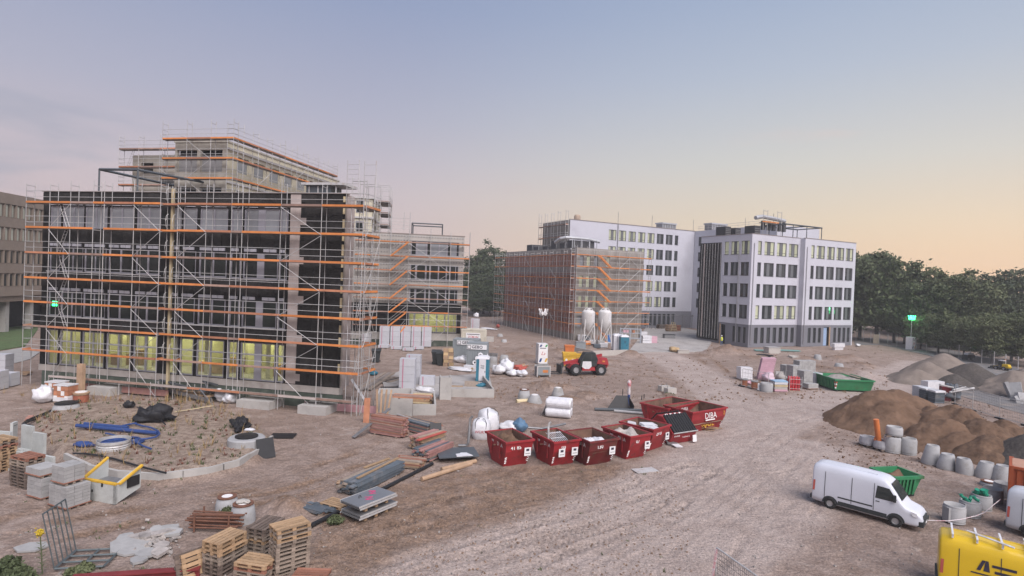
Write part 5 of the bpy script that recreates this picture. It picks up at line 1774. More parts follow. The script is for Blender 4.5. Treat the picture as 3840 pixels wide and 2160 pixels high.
for i, (x, y) in enumerate(((1690, 170), (1712, 155))):
    solo('marker_peg', 'short black marker peg beyond the skips, %s' % ('left', 'right')[i], 'peg', MB().tube((0, 0, 0), (0, 0, .55), .04, 6).bx(-.1, -.1, 0, .1, .1, .06), m_black, S0(x, y))
# concrete cones in the middle
cone('grey concrete cone with rusty rim, left of the middle trio', S0(553, 165), .95, .60, .42, 1.05, 'rust', .0, 'cones in the middle of the site', tilt=.0)
cone('squat grey concrete cone with white cap, front of the middle trio', S0(655, 195), .95, .70, .40, .85, 'white', .0, 'cones in the middle of the site', tilt=0)
cone('grey concrete cone with white cap, right of the middle trio', S0(880, 120), .95, .60, .38, .85, 'white', .0, 'cones in the middle of the site', tilt=0)
solo('broken_pipe', 'short broken clay pipe lying beside the middle cones', 'pipe', MB().tube((-.6, 0, .2), (.6, .1, .2), .2, 9), m_foam, S0(545, 190), .3)

# ---- lumber and panels in the middle foreground
def planks(name, label, a, b, wdt, layers, mats, tw=.2, th=.045, jit=.12, z0=0.0, seed=1, skew=0.0, cat='board stack', drop=.0):
    """boards stacked from a to b (both on the ground), each board a part"""
    ln = (b - a).length
    t = Thing(name, label, cat, ((a.x + b.x) / 2, (a.y + b.y) / 2, z0), az(a, b))
    rnd = random.Random(seed)
    n = max(1, int(wdt / tw))
    for x in (-ln * .32, ln * .32):
        t.box('bearer', m_woodg, (x, 0, .04), (.09, wdt, .08))
    for k in range(layers):
        for j in range(n):
            if rnd.random() < drop:
                continue
            l = ln * (1 - rnd.random() * .12)
            t.box('plank', rnd.choice(mats), (rnd.uniform(-jit, jit) + skew * k, (j - (n - 1) / 2) * tw + rnd.uniform(-.015, .015), .08 + (k + .5) * th * 1.04), (l, tw * .93, th), (0, rnd.uniform(-.006, .006), rnd.uniform(-.02, .02)))
    return t


m_slate = M('blue_grey_board', (.095, .115, .135), .7, .18, 2.5, rnd=.25, dirt=(.20, .18, .17), dscale=1.0, damt=.4)
m_pinkb = M('faded_pink_board', (.33, .175, .155), .85, .18, 2.5, rnd=.2)
m_redb = M('bright_red_board', (.40, .085, .065), .7, .15, 2.0)
BRD = (m_pinkb, m_or3, m_timb, m_woodr, m_woodg)
planks('board_stack', 'tall stack of faded red formwork boards with one orange board on top', Q0(800, 590), Q0(1130, 650), .95, 14, (m_pinkb, m_pinkb, m_or3, m_woodr), seed=2, jit=.05, th=.08)
solo('grey_plank', 'long grey plank leaning against the red board stack', 'plank', MB().obx((0, 0, 0), (3.6, .26, .05), (0, -.36, 0)), m_galvd, Q0(815, 590) + Vector((-.1, -.3, .72)), 1.05)
planks('board_stack', 'stack of mixed grey and pink boards behind the red stack', Q0(1130, 560), Q0(1400, 630), .9, 9, (m_woodg, m_pinkb, m_slate), seed=3, th=.075)
planks('board_stack', 'long thin boards and pole lying behind the board stacks', Q0(1050, 440), Q0(1490, 545), .45, 3, (m_woodr, m_woodg, m_timb), seed=4, tw=.14)
solo('steel_pole', 'silver pole lying over the long thin boards', 'pole', MB().tube((-1.9, 0, .3), (1.9, 0, .22), .07, 8), m_galv, Q0(1220, 500), az(Q0(1060, 455), Q0(1370, 540)))
planks('board_stack', 'loose pile of short boards with pale edges, upper middle', Q0(1220, 770), Q0(1480, 690), 1.0, 9, (m_timb, m_wood, m_pinkb, m_woodg), seed=5, tw=.16, th=.075)
planks('board_stack', 'pile of red and grey boards in front of pale edged pile', Q0(1270, 890), Q0(1530, 780), 1.2, 8, (m_pinkb, m_slate, m_woodg, m_pinkb), seed=6, tw=.17, th=.07)
solo('red_plank', 'single bright red plank lying on the board piles', 'plank', MB().obx((0, 0, 0), (2.6, .24, .05)), m_redb, Q0(1385, 760) + Vector((0, .2, .76)), az(Q0(1220, 815), Q0(1550, 700)))
solo('formwork_sheet', 'large black formwork panel lying right of the board piles', 'panel', MB().prism([(-1.2, -.95), (1.15, -.95), (1.2, .85), (-.1, .9), (-.15, 1.25), (-.6, 1.25), (-.62, .9), (-1.15, .9)], 0, .05), m_steel, Q0(1645, 850) + Vector((0, 0, .30)), .28)
solo('white_offcut', 'ragged white board offcut lying on black panel', 'offcut', MB().prism([(-.45, -.3), (.5, -.25), (.25, .35), (-.1, .38), (-.15, .25), (-.42, .2)], 0, .03), m_foil, Q0(1710, 885) + Vector((0, 0, .37)), .3)
solo('formwork_sheet', 'small dark formwork board propped by the grey pile', 'panel', MB().obx((0, 0, .45), (.75, .05, .95), (-.5, 0, 0)), m_black, Q0(1430, 640), .2)
for i, (x0, y0, x1, y1) in enumerate(((1290, 1090, 1790, 930), (1490, 990, 1835, 905))):
    a, b = Q0(x0, y0), Q0(x1, y1)
    solo('timber_log', ['long round timber log lying before black panel', 'shorter round timber log behind the long one'][i], 'log', MB().tube((-(b - a).length / 2, 0, .13), ((b - a).length / 2, 0, .13), .12, 9), m_timb, (a + b) / 2, az(a, b))
solo('bent_pipe', 'grey bent steel pipe standing beside the black panel', 'pipe', MB().path([(-.5, 0, .1), (.0, 0, .12), (.12, 0, .3), (.16, .2, 1.2), (.18, .3, 1.75), (.32, .3, 1.9)], .09, 8), m_galvd, Q0(1740, 745))
planks('board_stack', 'low pile of brown square timbers in the middle', Q0(1030, 930), Q0(1310, 960), .9, 5, (m_woodr, m_timb, m_woodg), seed=7, tw=.14, th=.08)
planks('board_stack', 'long stack of blue grey boards with two orange boards', Q0(520, 1230), Q0(1040, 985), 1.05, 7, (m_slate, m_slate, m_slate, m_slate, m_woodg), seed=8, tw=.26, jit=.2, th=.075)
for i, (a, b, w_) in enumerate(((Q0(640, 1195), Q0(1050, 975), .68), (Q0(705, 1085), Q0(960, 980), .69))):
    solo('orange_plank', ['orange plank lying on blue grey board stack, right', 'short orange batten on blue grey board stack, left'][i], 'plank', MB().obx((0, 0, 0), ((b - a).length, .15, .05)), m_wood, (a + b) / 2 + Vector((0, 0, w_)), az(a, b))
planks('board_stack', 'thin pale planks lying left of blue grey stack', Q0(440, 1130), Q0(760, 1010), .5, 2, (m_timb, m_wood), seed=9, tw=.2)
a, b = P0(1455, 515), Q0(1400, 925)
solo('black_pipe', 'long black plastic pipe lying along the board stacks', 'pipe', MB().tube((-(b - a).length / 2, 0, .1), ((b - a).length / 2, 0, .1), .095, 8), m_black, (a + b) / 2, az(a, b))
# grey panel stack
pa, pb, pc = P0(2030, 440, 0), P0(2360, 300, 0), P0(1830, 375, 0)
t = Thing('panel_stack', 'stack of grey steel door panels on pale pallets', 'panel stack', ((pb.x + pc.x) / 2, (pb.y + pc.y) / 2, 0), az(pa, pb))
for k, (z, w_, off) in enumerate(((.20, 1.2, 0), (.30, 1.2, .05), (.62, 1.22, .02), (.72, 1.2, -.03))):
    o = t.mb('door_panel', m_galvd if k < 3 else M('zinc_panel', (.22, .235, .255), .45, .08, 1.0, metal=.4), MB().bx(-1.05 + off, -w_ / 2, z, 1.05 + off, w_ / 2, z + .055))
    t.mb('edge_rail', m_galv, MB().bx(-1.07 + off, -w_ / 2 - .03, z - .01, 1.07 + off, -w_ / 2 - .003, z + .065).bx(-1.07 + off, w_ / 2 + .003, z - .01, 1.07 + off, w_ / 2 + .03, z + .065), sub=o)
m_mag = M('magenta_spray', (.52, .06, .17), .7, .1, 3.0)
t.text('spray_mark', 'N', m_mag, .5, Matrix.Translation((-.15, -.18, .779)) @ Matrix.Rotation(.9, 4, 'Z'), bold=.01)
t.text('spray_mark', 'NI', m_mag, .42, Matrix.Translation((.42, .25, .779)) @ Matrix.Rotation(.9, 4, 'Z'), bold=.01)
t.mb('handle', m_black, MB().path([(-.45, .15, .78), (-.42, .2, .86), (-.34, .2, .86), (-.32, .15, .78)], .018, 5))
for x in (-.6, 0, .6):
    for z in (.0, .42):
        t.bb('bearer', m_wood, x - .07, -.5, z, x + .07, .5, z + (.2 if z < .1 else .19))
pallet_stack(P0(1775, 285), az(P0(1690, 290), P0(1810, 320)), 2, [m_wood, m_woodr], 'beside the grey panel stack', 'two pallets by the panel stack')
planks('board_stack', 'small heap of broken blue grey boards left of two pallets', P0(1480, 290), P0(1700, 345), .8, 3, (m_slate, m_woodr, m_slate), seed=10, jit=.3, tw=.2)

# ---- pallet stacks at the lower edge
pallet_stack(P0(1300, 885), az(P0(1230, 940), P0(1490, 860)), 11, [m_wood, m_woodg, m_wood, m_woodg], 'in the tallest stack', 'tall pallet stack by lower edge')
pallet_stack(P0(1060, 690), az(P0(900, 700), P0(1060, 640)) + .35, 7, [m_woodd, m_woodd, m_woodg, m_wood, m_woodg], 'in the dark topped stack behind the tallest', 'dark topped pallet stack')
pallet_stack(P0(650, 890), az(P0(600, 960), P0(810, 840)), 8, [m_wood, m_wood, m_wood, m_woodg, m_woodg, m_woodd], 'in the orange topped stack on the left', 'orange topped pallet stack')
pallet_stack(P0(965, 960), -.22, 4, [m_wood, m_woodr, m_woodg, m_woodg], 'in the low front stack', 'low front pallet stack')
for i, (x, y, mat) in enumerate(((320, 930, m_woodd), (385, 925, m_wood))):
    c = P0(x, y)
    mt = Matrix.Translation((c.x, c.y, .38)) @ Matrix.Rotation(.95, 4, 'Z') @ Matrix.Rotation(R(72), 4, 'X')
    PAL[mat.name].copy(label=['grey pallet leaning on its edge, outer one', 'yellowish pallet leaning on its edge, inner one'][i], group='pallets leaning on edge', mat=mt)
pallet_stack(P0(1510, 985), .02, 1, [m_woodr], 'of red brown boards at the lower frame edge', 'low brown pallet')
a, b = g(470, 1452), g(215, 1470)
t = Thing('steel_beam', 'long dark red steel beam lying along the lower edge', 'steel beam', ((a.x + b.x) / 2, (a.y + b.y) / 2, 0), az(b, a))
hl = (a - b).length / 2 + .4
m_redst = M('red_oxide_steel', (.18, .03, .032), .55, .15, 2.0)
t.bb('flange', m_redst, -hl, -.15, 0, hl, .15, .03)
t.bb('web', m_redst, -hl, -.015, .03, hl, .015, .27)
t.bb('flange', m_redst, -hl, -.15, .27, hl, .15, .30)
# rebar mats
t = Thing('rebar_stack', 'stack of rusty steel rods behind the pallet stacks', 'rebar stack', P0(570, 480), .05)
rr = random.Random(6)
for k in range(16):
    y, z = (k % 4) * .22 - .35, .12 + (k // 4) * .13 + rr.uniform(0, .04)
    t.tube('rod', m_rust, (-1.0 + rr.uniform(-.15, .1), y + rr.uniform(-.1, .1), z), (1.0 + rr.uniform(-.1, .15), y + rr.uniform(-.1, .1), z + rr.uniform(-.03, .05)), .035)
for x in (-.7, .65):
    for yy in (-.42, .38):
        t.tube('stake', m_rust, (x, yy, 0), (x, yy, .72), .04)
cone('grey manhole cone with rusty rim and round white cap', P0(672, 295), 1.0, .47, .37, .55, 'rust', 0, 'manhole cones by the pallet stacks', tilt=0)
c2 = cone('larger grey manhole cone with stones lying on its white cap', P0(832, 420), 1.0, .50, .39, .75, 'rust', 0, 'manhole cones by the pallet stacks', tilt=0)
lump('flat round stone lying on the larger manhole cone, left', 'stone', 'stone', P0(815, 420), .22, .13, m_stone, 21, z0=.8)
lump('rough stone lying on the larger manhole cone, right', 'stone', 'stone', P0(870, 425), .15, .15, m_stone, 22, z0=.8)
# ---- rubble slabs and L-shaped steel rack at the lower left
rr = random.Random(12)
slabs = [(1950, 1030, .85, .5), (1900, 900, .35, .3), (2250, 870, .32, .55), (2500, 760, .3, .35), (2210, 1150, .5, .22), (2400, 1140, .35, .22), (2090, 1240, .38, .2), (2390, 820, .3, .16), (2450, 1050, .3, .2), (2600, 830, .35, .25), (2350, 780, .25, .15), (2180, 900, .22, .2)]
for i, (x, y, rx, ry) in enumerate(slabs):
    n = 7
    pts = [(rx * (.75 + .4 * rr.random()) * math.cos(2 * math.pi * k / n), ry * 1.5 * (.75 + .4 * rr.random()) * math.sin(2 * math.pi * k / n)) for k in range(n)]
    mb = MB().prism(pts, 0, .07 + .05 * rr.random())
    lab = 'largest broken pale concrete slab by the steel rack' if i == 0 else 'small broken slab of pale concrete among the rubble'
    solo('concrete_slab', lab, 'slab', mb, m_rubb if i % 3 == 2 else m_blkc, mtx=Matrix.Translation(BL(x, y) + Vector((0, 0, .05 + .02 * (i % 3)))) @ Euler((rr.uniform(-.1, .1), rr.uniform(-.1, .1), rr.uniform(0, 3))).to_matrix().to_4x4(), group='broken slabs by the steel rack')
mb = MB().prism([(.55 * math.cos(k * 1.05) * (1 + .15 * math.sin(k * 3)), .42 * math.sin(k * 1.05)) for k in range(6)], 0, .06)
solo('concrete_slab', 'lone broken slab left of the steel rack', 'slab', mb, m_blkc, BL(475, 1045) + Vector((0, 0, .05)), .2)
mb = MB()
for k in range(140):
    x, y = rr.gauss(2330, 190), rr.gauss(930, 110)
    s_ = .03 + .07 * rr.random() ** 2
    p = BL(x, y)
    mb.obx((p.x, p.y, s_ * .5), (s_ * 2, s_ * 1.4, s_ * 1.2), (rr.random() * 3, rr.random(), rr.random() * 3))
solo('rubble_grit', 'grey crushed rubble scattered between the broken slabs', 'rubble', mb, m_rubb, kind='stuff')
m_rack = M('rack_steel', (.11, .13, .135), .45, .15, 3.0, metal=.4)
fl, fr_ = BL(820, 1385), BL(1150, 1105)
t = Thing('steel_rack', 'empty grey steel rack with upright bars in the lower left', 'rack', fl, az(fl, fr_))
wd = (fr_ - fl).length
up = 2.0
t.tube('top_rail', m_rack, (0, .4, up), (wd, .4, up), .035, n=4)
t.tube('bottom_rail', m_rack, (0, 0, .12), (wd, 0, .12), .05, n=4)
for k in range(6):
    x = wd * k / 5
    t.tube('upright', m_rack, (x, 0, .1), (x, .4, up), .024, n=4)
for y in (-.75, -1.5):
    t.tube('base_bar', m_rack, (0, y, .1), (wd, y, .1), .045, n=4)
for k in range(4):
    t.tube('base_bar', m_rack, (wd * k / 3, 0, .1), (wd * k / 3, -1.5, .1), .04, n=4)
# ------------------------------------------------------------------ raised bed and its clutter, left
MZ = MOUND_Z + .12
# curved concrete edge wall
wall_pts = [Vector((*p, 0)) for p in MOUND[2:10]]
t = Thing('retaining_wall', 'low curved concrete edge wall round the weedy earth bed', 'wall')
pts = []
for a, b in zip(wall_pts, wall_pts[1:]):
    for k in range(2):
        pts.append(a.lerp(b, k / 2))
pts.append(wall_pts[-1])
for i, (a, b) in enumerate(zip(pts, pts[1:])):
    m = (a + b) / 2
    t.box('wall_segment', m_conc, (m.x, m.y, .24), ((b - a).length + .05, .16, .62 + .03 * math.sin(i * 2.1)), (0, 0, az(a, b)))


def L0m(x, y, dz=0.0):
    return L0(x, y, MZ + dz)


def pipe(name, label, pts, r, mat, cat='pipe', n=8):
    return solo(name, label, cat, MB().path(pts, r, n), mat)


pipe('blue_pipe', 'thick straight blue pipe lying on the earth bed, front one', [L0m(770, 525, .1), L0m(1580, 600, .1)], .115, m_blue)
pipe('blue_pipe', 'straight blue pipe lying behind the thick one on earth bed', [L0m(850, 506, .1), L0m(1290, 545, .1)], .10, m_blue)
pipe('blue_hose', 'blue hose curved in a wide loop on the earth bed', [L0m(*p, .08) for p in ((1230, 528), (1300, 512), (1375, 500), (1365, 508), (1430, 528), (1520, 545), (1590, 580), (1605, 610), (1570, 640), (1480, 658), (1360, 664))], .055, m_blue, 'hose')
pipe('blue_hose', 'thin blue hose with free end across the earth bed', [L0m(*p, .08) for p in ((1065, 602), (1110, 612), (1180, 632), (1270, 655), (1360, 690), (1440, 730), (1520, 760))], .05, m_blue, 'hose')
c = L0m(1145, 735)
t = Thing('hose_drum', 'round silver drum with blue hose coiled inside', 'drum', (c.x, c.y, MZ - .1))
t.mb('shell', m_galv, MB().lathe([(.78, 0), (.80, .12), (.76, .16), (.80, .22), (.76, .28), (.80, .36), (.80, .5), (.775, .5), (.76, .08), (0, .08)], 26))
for r_, z in ((.66, .30), (.58, .36), (.50, .30), (.64, .20)):
    t.mb('coil', m_blue, MB().path([(r_ * math.cos(a), r_ * math.sin(a), z) for a in np.linspace(0, 6.2, 20)], .045, 5))
t.tube('spoke', m_blue, (-.5, -.25, .33), (.5, .25, .33), .03)
for i, (x, y, r_) in enumerate(((1330, 680, .5),)):
    c = L0m(x, y)
    t = Thing('hose_coil', 'flat coil of blue hose behind the silver drum', 'hose', (c.x, c.y, MZ - .08))
    for k in range(4):
        q = r_ - k * .07
        t.mb('loop', m_blue, MB().path([(q * 1.2 * math.cos(a), q * math.sin(a), .06 + k * .05) for a in np.linspace(0, 6.28, 18)], .045, 5))
lump('short blue pipe bundle left of the silver drum', 'pipe_bundle', 'pipe bundle', L0m(845, 720), .55, .28, m_blue, 31, flat=.35, z0=MZ - .12)
lump('small blue plastic canister before the silver drum', 'canister', 'canister', L0m(1095, 768), .16, .26, m_blue, 32, z0=MZ - .1)
pipe('black_hose', 'black hose lying in a long bow at front of earth bed', [L0m(*p, .02) for p in ((735, 805), (860, 808), (1000, 826), (1150, 860), (1300, 905), (1480, 955), (1670, 1003))], .05, m_black, 'hose')
lump('black tarpaulin bundle with rods on the earth bed', 'tarpaulin', 'tarpaulin', L0m(1530, 470), .95, .75, m_tarp, 33, z0=MZ - .15, amp=.5)
pipe('black_rod', 'black rod sticking out left of the tarpaulin bundle', [L0m(1380, 340, .3), L0m(1500, 400, .35)], .04, m_black, 'rod')
pipe('black_rod', 'black rod sticking out right of the tarpaulin bundle', [L0m(1580, 430, .3), L0m(1665, 515, .05)], .04, m_black, 'rod')
lump('open black bucket lying on back of the earth bed', 'bucket', 'bucket', L0m(1295, 340), .38, .5, m_black, 34, z0=MZ - .1)
pipe('cable_ring', 'small ring of black cable beside the covered manhole', [L0(770 + 32 * math.cos(a), 365 + 14 * math.sin(a), .25) for a in np.linspace(0, 6.3, 14)], .05, m_black, 'cable', 5)
# covered well at the right end of the bed
c = L0m(2480, 690)
t = Thing('concrete_well', 'round pale concrete well with black lid at right end of bed', 'well', (c.x, c.y, MOUND_Z - .2))
t.mb('body', m_ring, MB().lathe([(1.0, 0), (1.0, .55), (.92, .62), (.55, .62), (.5, .1), (0, .1)], 26))
t.mb('cap', m_black, MB().lathe([(.62, .62), (.62, .70), (0, .73)], 18))
lump('pale rag lying on the lid of the round well', 'rag', 'rag', L0m(2510, 640), .28, .12, m_foil, 35, z0=MOUND_Z + .5)
lump('black tarpaulin strip bunched behind the round well', 'tarpaulin', 'tarpaulin', L0m(2420, 520), 1.25, .45, m_tarp, 36, flat=.35, z0=MZ - .15, amp=.5)
solo('black_sheet', 'black board leaning on the end of the curved wall', 'board', MB().obx((0, 0, .5), (.95, .04, 1.15), (-.45, 0, 0)), m_black, g(668, 1150), .75)
solo('black_sheet', 'flat black board lying behind the round well', 'board', MB().obx((0, 0, .05), (1.5, .9, .05), (.05, 0, 0)), m_black, g(712, 1098), .1)
# drain channel frame and covered manhole
pipe('drain_channel', 'black drain channel bent round the upper left of the bed', [L0(*p, .22) for p in ((380, 545), (270, 528), (238, 508), (262, 488), (330, 458), (450, 410), (600, 345), (800, 275))], .13, m_black, 'channel', 4)
pipe('drain_channel', 'second black channel strip inside the bent one', [L0(*p, .15) for p in ((460, 500), (540, 470), (640, 455))], .09, m_black, 'channel', 4)
cone('pale manhole cone with black cover in the drain corner', L0(665, 425), 1.3, .66, .50, .66, 'black', tilt=0, name='manhole_cone')
solo('white_wedge', 'pale wedge of concrete left of the covered manhole', 'wedge', MB().prism([(-1.1, -.35), (.5, -.2), (.6, .3)], 0, .16), m_foil, L0(540, 455), .1)
t = Thing('brick_pile', 'low pile of flat red bricks by the drain corner', 'brick pile', L0(385, 465), .2)
rr = random.Random(8)
for k in range(22):
    t.box('brick', m_brick, (rr.uniform(-.65, .65), rr.uniform(-.4, .4), .05 + (k // 8) * .08), (.30, .16, .075), (0, 0, rr.uniform(-.3, .3)))
# sack, brick packs, post and ring at the back left
lump('white tied sack standing left of the orange brick packs', 'sack', 'sack', L0(435, 295), .62, 1.15, m_foil, 38, flat=.9)
for i, (x, y) in enumerate(((570, 250), (660, 285))):
    t = Thing('brick_pack', ['pack of orange clay blocks in white film, rear', 'pack of orange clay blocks in white film, front'][i], 'brick pack', L0(x, y), -.1)
    for k in range(3):
        for a in range(4):
            t.box('clay_block', m_or2 if (a + k) % 3 else m_paint, (-.45 + a * .3, 0, .14 + .22 + k * .36), (.28, .9, .34))
    t.bb('film_hood', m_foil, -.62, -.47, 1.28, .62, .47, 1.36)
    t.bb('film_skirt', m_foil, -.62, -.475, .1, .62, .475, .42)
    t.bb('pallet_runner', m_woodg, -.6, -.45, 0, .6, .45, .1)
t = Thing('timber_post', 'square timber post standing before the left end of facade', 'post', L0(810, 215), AZA)
t.bb('shaft', m_timb, -.27, -.15, 0, .27, .15, 2.5)
t.bb('foot', m_rust, -.36, -.25, 0, .36, .25, .1)
t = Thing('manhole_shaft', 'short round manhole frame, red brown with white cap', 'manhole', L0(815, 285))
t.mb('shaft', M('red_clay', (.30, .10, .06), .8, .15, 2), MB().lathe([(.5, 0), (.5, .5), (.42, .56), (0, .56)], 18))
t.mb('collar', m_timb, MB().lathe([(.52, .57), (.56, .72), (.46, .74), (0, .74)], 18))
t.mb('cap', m_paint, MB().lathe([(.4, .742), (.4, .79), (0, .79)], 16))
# wrapped packs at the left frame edge
wrapped('block_pack', 'wrapped pale block pack cut by left frame edge, rear', L0(20, 60), .1, 1.2, 1.0, 4, .55)
wrapped('block_pack', 'wrapped pale block pack cut by left frame edge, front', L0(75, 130), .1, 1.25, 1.0, 2, .55)
wrapped('block_pack', 'lower wrapped block pack at the left frame edge', L0(-40, 165), .1, 1.2, 1.0, 3, .5)
t = Thing('timber_crate', 'low heap of timber left of the black facade scaffold', 'timber heap', L0(190, 20), .3)
for k in range(7):
    t.box('board', m_timb, (0, -.5 + k * .17, .15 + .08 * (k % 3)), (1.8, .15, .06), (0, 0, rr.uniform(-.2, .2)))

# ---- L-shaped retaining blocks and block stacks
def lblock(label, p, rz, w, h, foot=.8, lay=None, th=.14):
    mb = MB().extr([(0, 0), (foot, 0), (foot, .12), (th, .16), (th, h), (0, h)], -w / 2, w / 2)
    mt = Matrix.Translation(p) @ Matrix.Rotation(rz, 4, 'Z')
    if lay:
        mt = mt @ Matrix.Rotation(lay, 4, 'Y')
    t = Thing('retaining_block', label, 'retaining block', mat=mt, group='L-shaped retaining blocks')
    t.mb('body', m_conc2, mb)
    t.bb('joint_strip', m_ringd, -.012, -w / 2 + .06, h * .86, -.002, w / 2 - .06, h * .88)
    return t


m_conc2 = M('light_precast', (.44, .455, .44), .85, .10, 2.0, bump=.25, rnd=.06, dirt=(.35, .35, .33), damt=.4)
lblock('L-shaped concrete block with foot showing, rearmost of the group', L0(150, 735), -2.9, .45, 1.4, .85)
lblock('tall L-shaped concrete block, second from the back', L0(290, 780), -1.9, .9, 1.45)
lblock('tall L-shaped concrete block, right of the group', L0(405, 875), -1.9, .9, 1.5)
lblock('tall L-shaped concrete block at the left frame edge', L0(55, 850), -1.7, .8, 1.45)
for k in range(3):
    lblock('low L-shaped concrete block leaning in the row, %s' % ['left', 'middle', 'right'][k], L0(190 + k * 45, 945 + k * 25), -2.0, .85, 1.0 - .08 * k, .45)
lblock('short L-shaped concrete block beside the grey block stacks', L0(500, 985), -1.9, .8, .8, .5)
pallet_stack(L0(270, 1130), -.35, 10, [m_woodr, m_woodg, m_woodg, m_woodd], 'in the stack between retaining blocks', 'pallet stack by retaining blocks')
pallet_stack(L0(5, 960), -.3, 11, [m_wood, m_woodg, m_woodr, m_wood], 'in the stack cut by left frame edge', 'pallet stack at left frame edge')
block_stack('block_stack', 'grey paving block stack on two pallets, left of the pair', L0(455, 1235), -.38, 2, 2, 5, (.52, .45, .17), m_blkc, 'paving block stacks')
block_stack('block_stack', 'upper layer of large grey blocks topping the left paving stack', L0(430, 1075 + 160), -.38, 2, 1, 1, (.52, .85, .28), m_blkc, 'paving block stacks', z0=.99)
block_stack('block_stack', 'grey paving block stack on pallet, right of the pair', L0(700, 1325), -.38, 3, 3, 6, (.40, .33, .145), m_blkc, 'paving block stacks')
block_stack('block_stack', 'second tier of grey paving blocks on the right stack', L0(680, 1140 + 185), -.38, 2, 2, 4, (.42, .42, .17), m_blkc, 'paving block stacks', z0=1.02)
# trough
a, b = L0(800, 1255), L0(1155, 1322)
t = Thing('concrete_trough', 'pale concrete trough with yellow rim, open at the back', 'trough', a, az(a, b))
wl = (b - a).length
hz, dp = 1.0, 1.25
t.bb('front_wall', m_conc2, 0, 0, 0, wl, .12, hz * .85)
t.mb('side_wall', m_conc2, MB().extr([(.12, 0), (dp, .35), (dp, hz + .45), (.12, hz * .85)], 0, .12), L=Matrix.Translation((0, 0, 0)) @ Matrix.Rotation(R(90), 4, 'Z') @ Matrix.Translation((0, -.12, 0)))
t.mb('side_wall', m_conc2, MB().extr([(.0, 0), (dp, .35), (dp, hz + .35), (.0, hz * .85)], 0, .12), L=Matrix.Translation((wl, 0, 0)) @ Matrix.Rotation(R(90), 4, 'Z'))
t.bb('floor', m_galvd, .12, .12, hz * .55, wl - .12, dp, hz * .62)
t.bb('rim', m_yel, .0, -.015, hz * .85, wl, .15, hz * .85 + .07)
t.mb('rim', m_yel, MB().extr([(.15, hz * .85), (dp, hz + .45), (dp, hz + .53), (.15, hz * .93)], -.01, .13), L=Matrix.Rotation(R(90), 4, 'Z') @ Matrix.Translation((0, -.12, 0)))
t.mb('rim', m_yel, MB().extr([(.15, hz * .85), (dp, hz + .35), (dp, hz + .43), (.15, hz * .93)], -.13, .01), L=Matrix.Translation((wl, 0, 0)) @ Matrix.Rotation(R(90), 4, 'Z') @ Matrix.Translation((0, .0, 0)))
t.bb('rubber_pad', m_black, wl + .003, .55, .55, wl + .05, 1.15, 1.0)
t.bb('pipe_stub', m_black, wl * .35, -.03, .4, wl * .38, -.002, .5)
t.bb('pipe_stub', m_black, wl * .62, -.03, .70, wl * .66, -.002, .86)

# ---- steel stair lying before the facade
a, b = L0(1600, 215), L0(2080, 310)
t = Thing('steel_stair', 'dark steel stair section lying before the black facade', 'stair', a + Vector((0, 0, .1)), az(a, b))
ln = (b - a).length
for y, z in ((0, .35), (1.1, .5)):
    t.box('stringer', m_steel if y else m_galvd, (ln / 2, y, z), (ln * 1.05, .06, .30), (0, .04, 0))
for k in range(9):
    t.box('tread', m_timb, (.6 + k * (ln - .9) / 8, .55, .42), (.26, 1.0, .05), (0, .35, 0))
for y, z in ((.0, 1.0), (1.1, 1.35), (1.1, .95)):
    t.box('handrail', m_steel, (ln * .48, y, z), (ln * .95, .08, .14), (0, .05, 0))
t.tube('prop', m_galvd, (-.3, 0, .95), (.7, 0, .2), .07, n=4)
t.tube('prop', m_galvd, (ln * .7, 1.1, 1.3), (ln * 1.02, .4, 0.0), .07, n=4)
t.tube('prop', m_galvd, (ln * .85, 0, 1.0), (ln * 1.2, -.3, 0.0), .05, n=4)
for i, (x, y, r_) in enumerate(((2240, 285, .65), (2330, 300, .75))):
    lump('white plastic sack under the platform, %s' % ('left', 'right')[i], 'sack', 'sack', L0(x, y), r_, .95, m_foil, 50 + i)
solo('timber_lath', 'yellow lath lying on back of the earth bed', 'lath', MB().obx((0, 0, .1), (2.4, .1, .04), (0, -.1, 0)), m_foam, L0m(1955, 370), .55)
# weathered board strip at the foot of the facade, right
solo('pink_board', 'pink insulation strip lying at foot of facade, right end', 'board', MB().obx((0, 0, .28), (7.0, .06, .55), (-.2, 0, 0)), M('faded_pink_foam', (.42, .235, .25), .85, .12, 1.5), Q0(540, 385), az(Q0(300, 370), Q0(790, 405)))
solo('pink_board', 'long pink board stood along the foot of facade, left', 'board', MB().obx((0, 0, .35), (9.0, .06, .5), (-.1, 0, 0)), m_pinkb, g(305, 990), AZA)
solo('red_plank', 'reddish plank standing on end right of the scaffold', 'plank', MB().obx((0, 0, .85), (.42, .05, 1.75), (-.18, 0, 0)), m_or2, Q0(735, 490), .1)
# diagonal white pipe at the corner
a, b = Q0(590, 60), Q0(715, 265)
pipe('white_beam', 'white beam leaning down from the corner scaffold', [at(885, 955, 48.5), Q0(715, 262, .15)], .13, m_foil, 'beam', 4)
# ------------------------------------------------------------------ foundations and yard behind the near block
def wallbox(name, label, p, rz, w, d, h, th=.14, mat=None, cat='concrete wall', front=True, back=True, left=True, right=True):
    t = Thing(name, label, cat, p, rz)
    mat = mat or m_conc
    if front:
        t.bb('front_wall', mat, 0, 0, 0, w, th, h)
    if back:
        t.bb('back_wall', mat, 0, d - th, 0, w, d, h)
    y0, y1 = (th + .003 if front else 0), (d - th - .003 if back else d)
    if left:
        t.bb('side_wall', mat, 0, y0, 0, th, y1, h - .003)
    if right:
        t.bb('side_wall', mat, w - th, y0, 0, w, y1, h - .003)
    return t


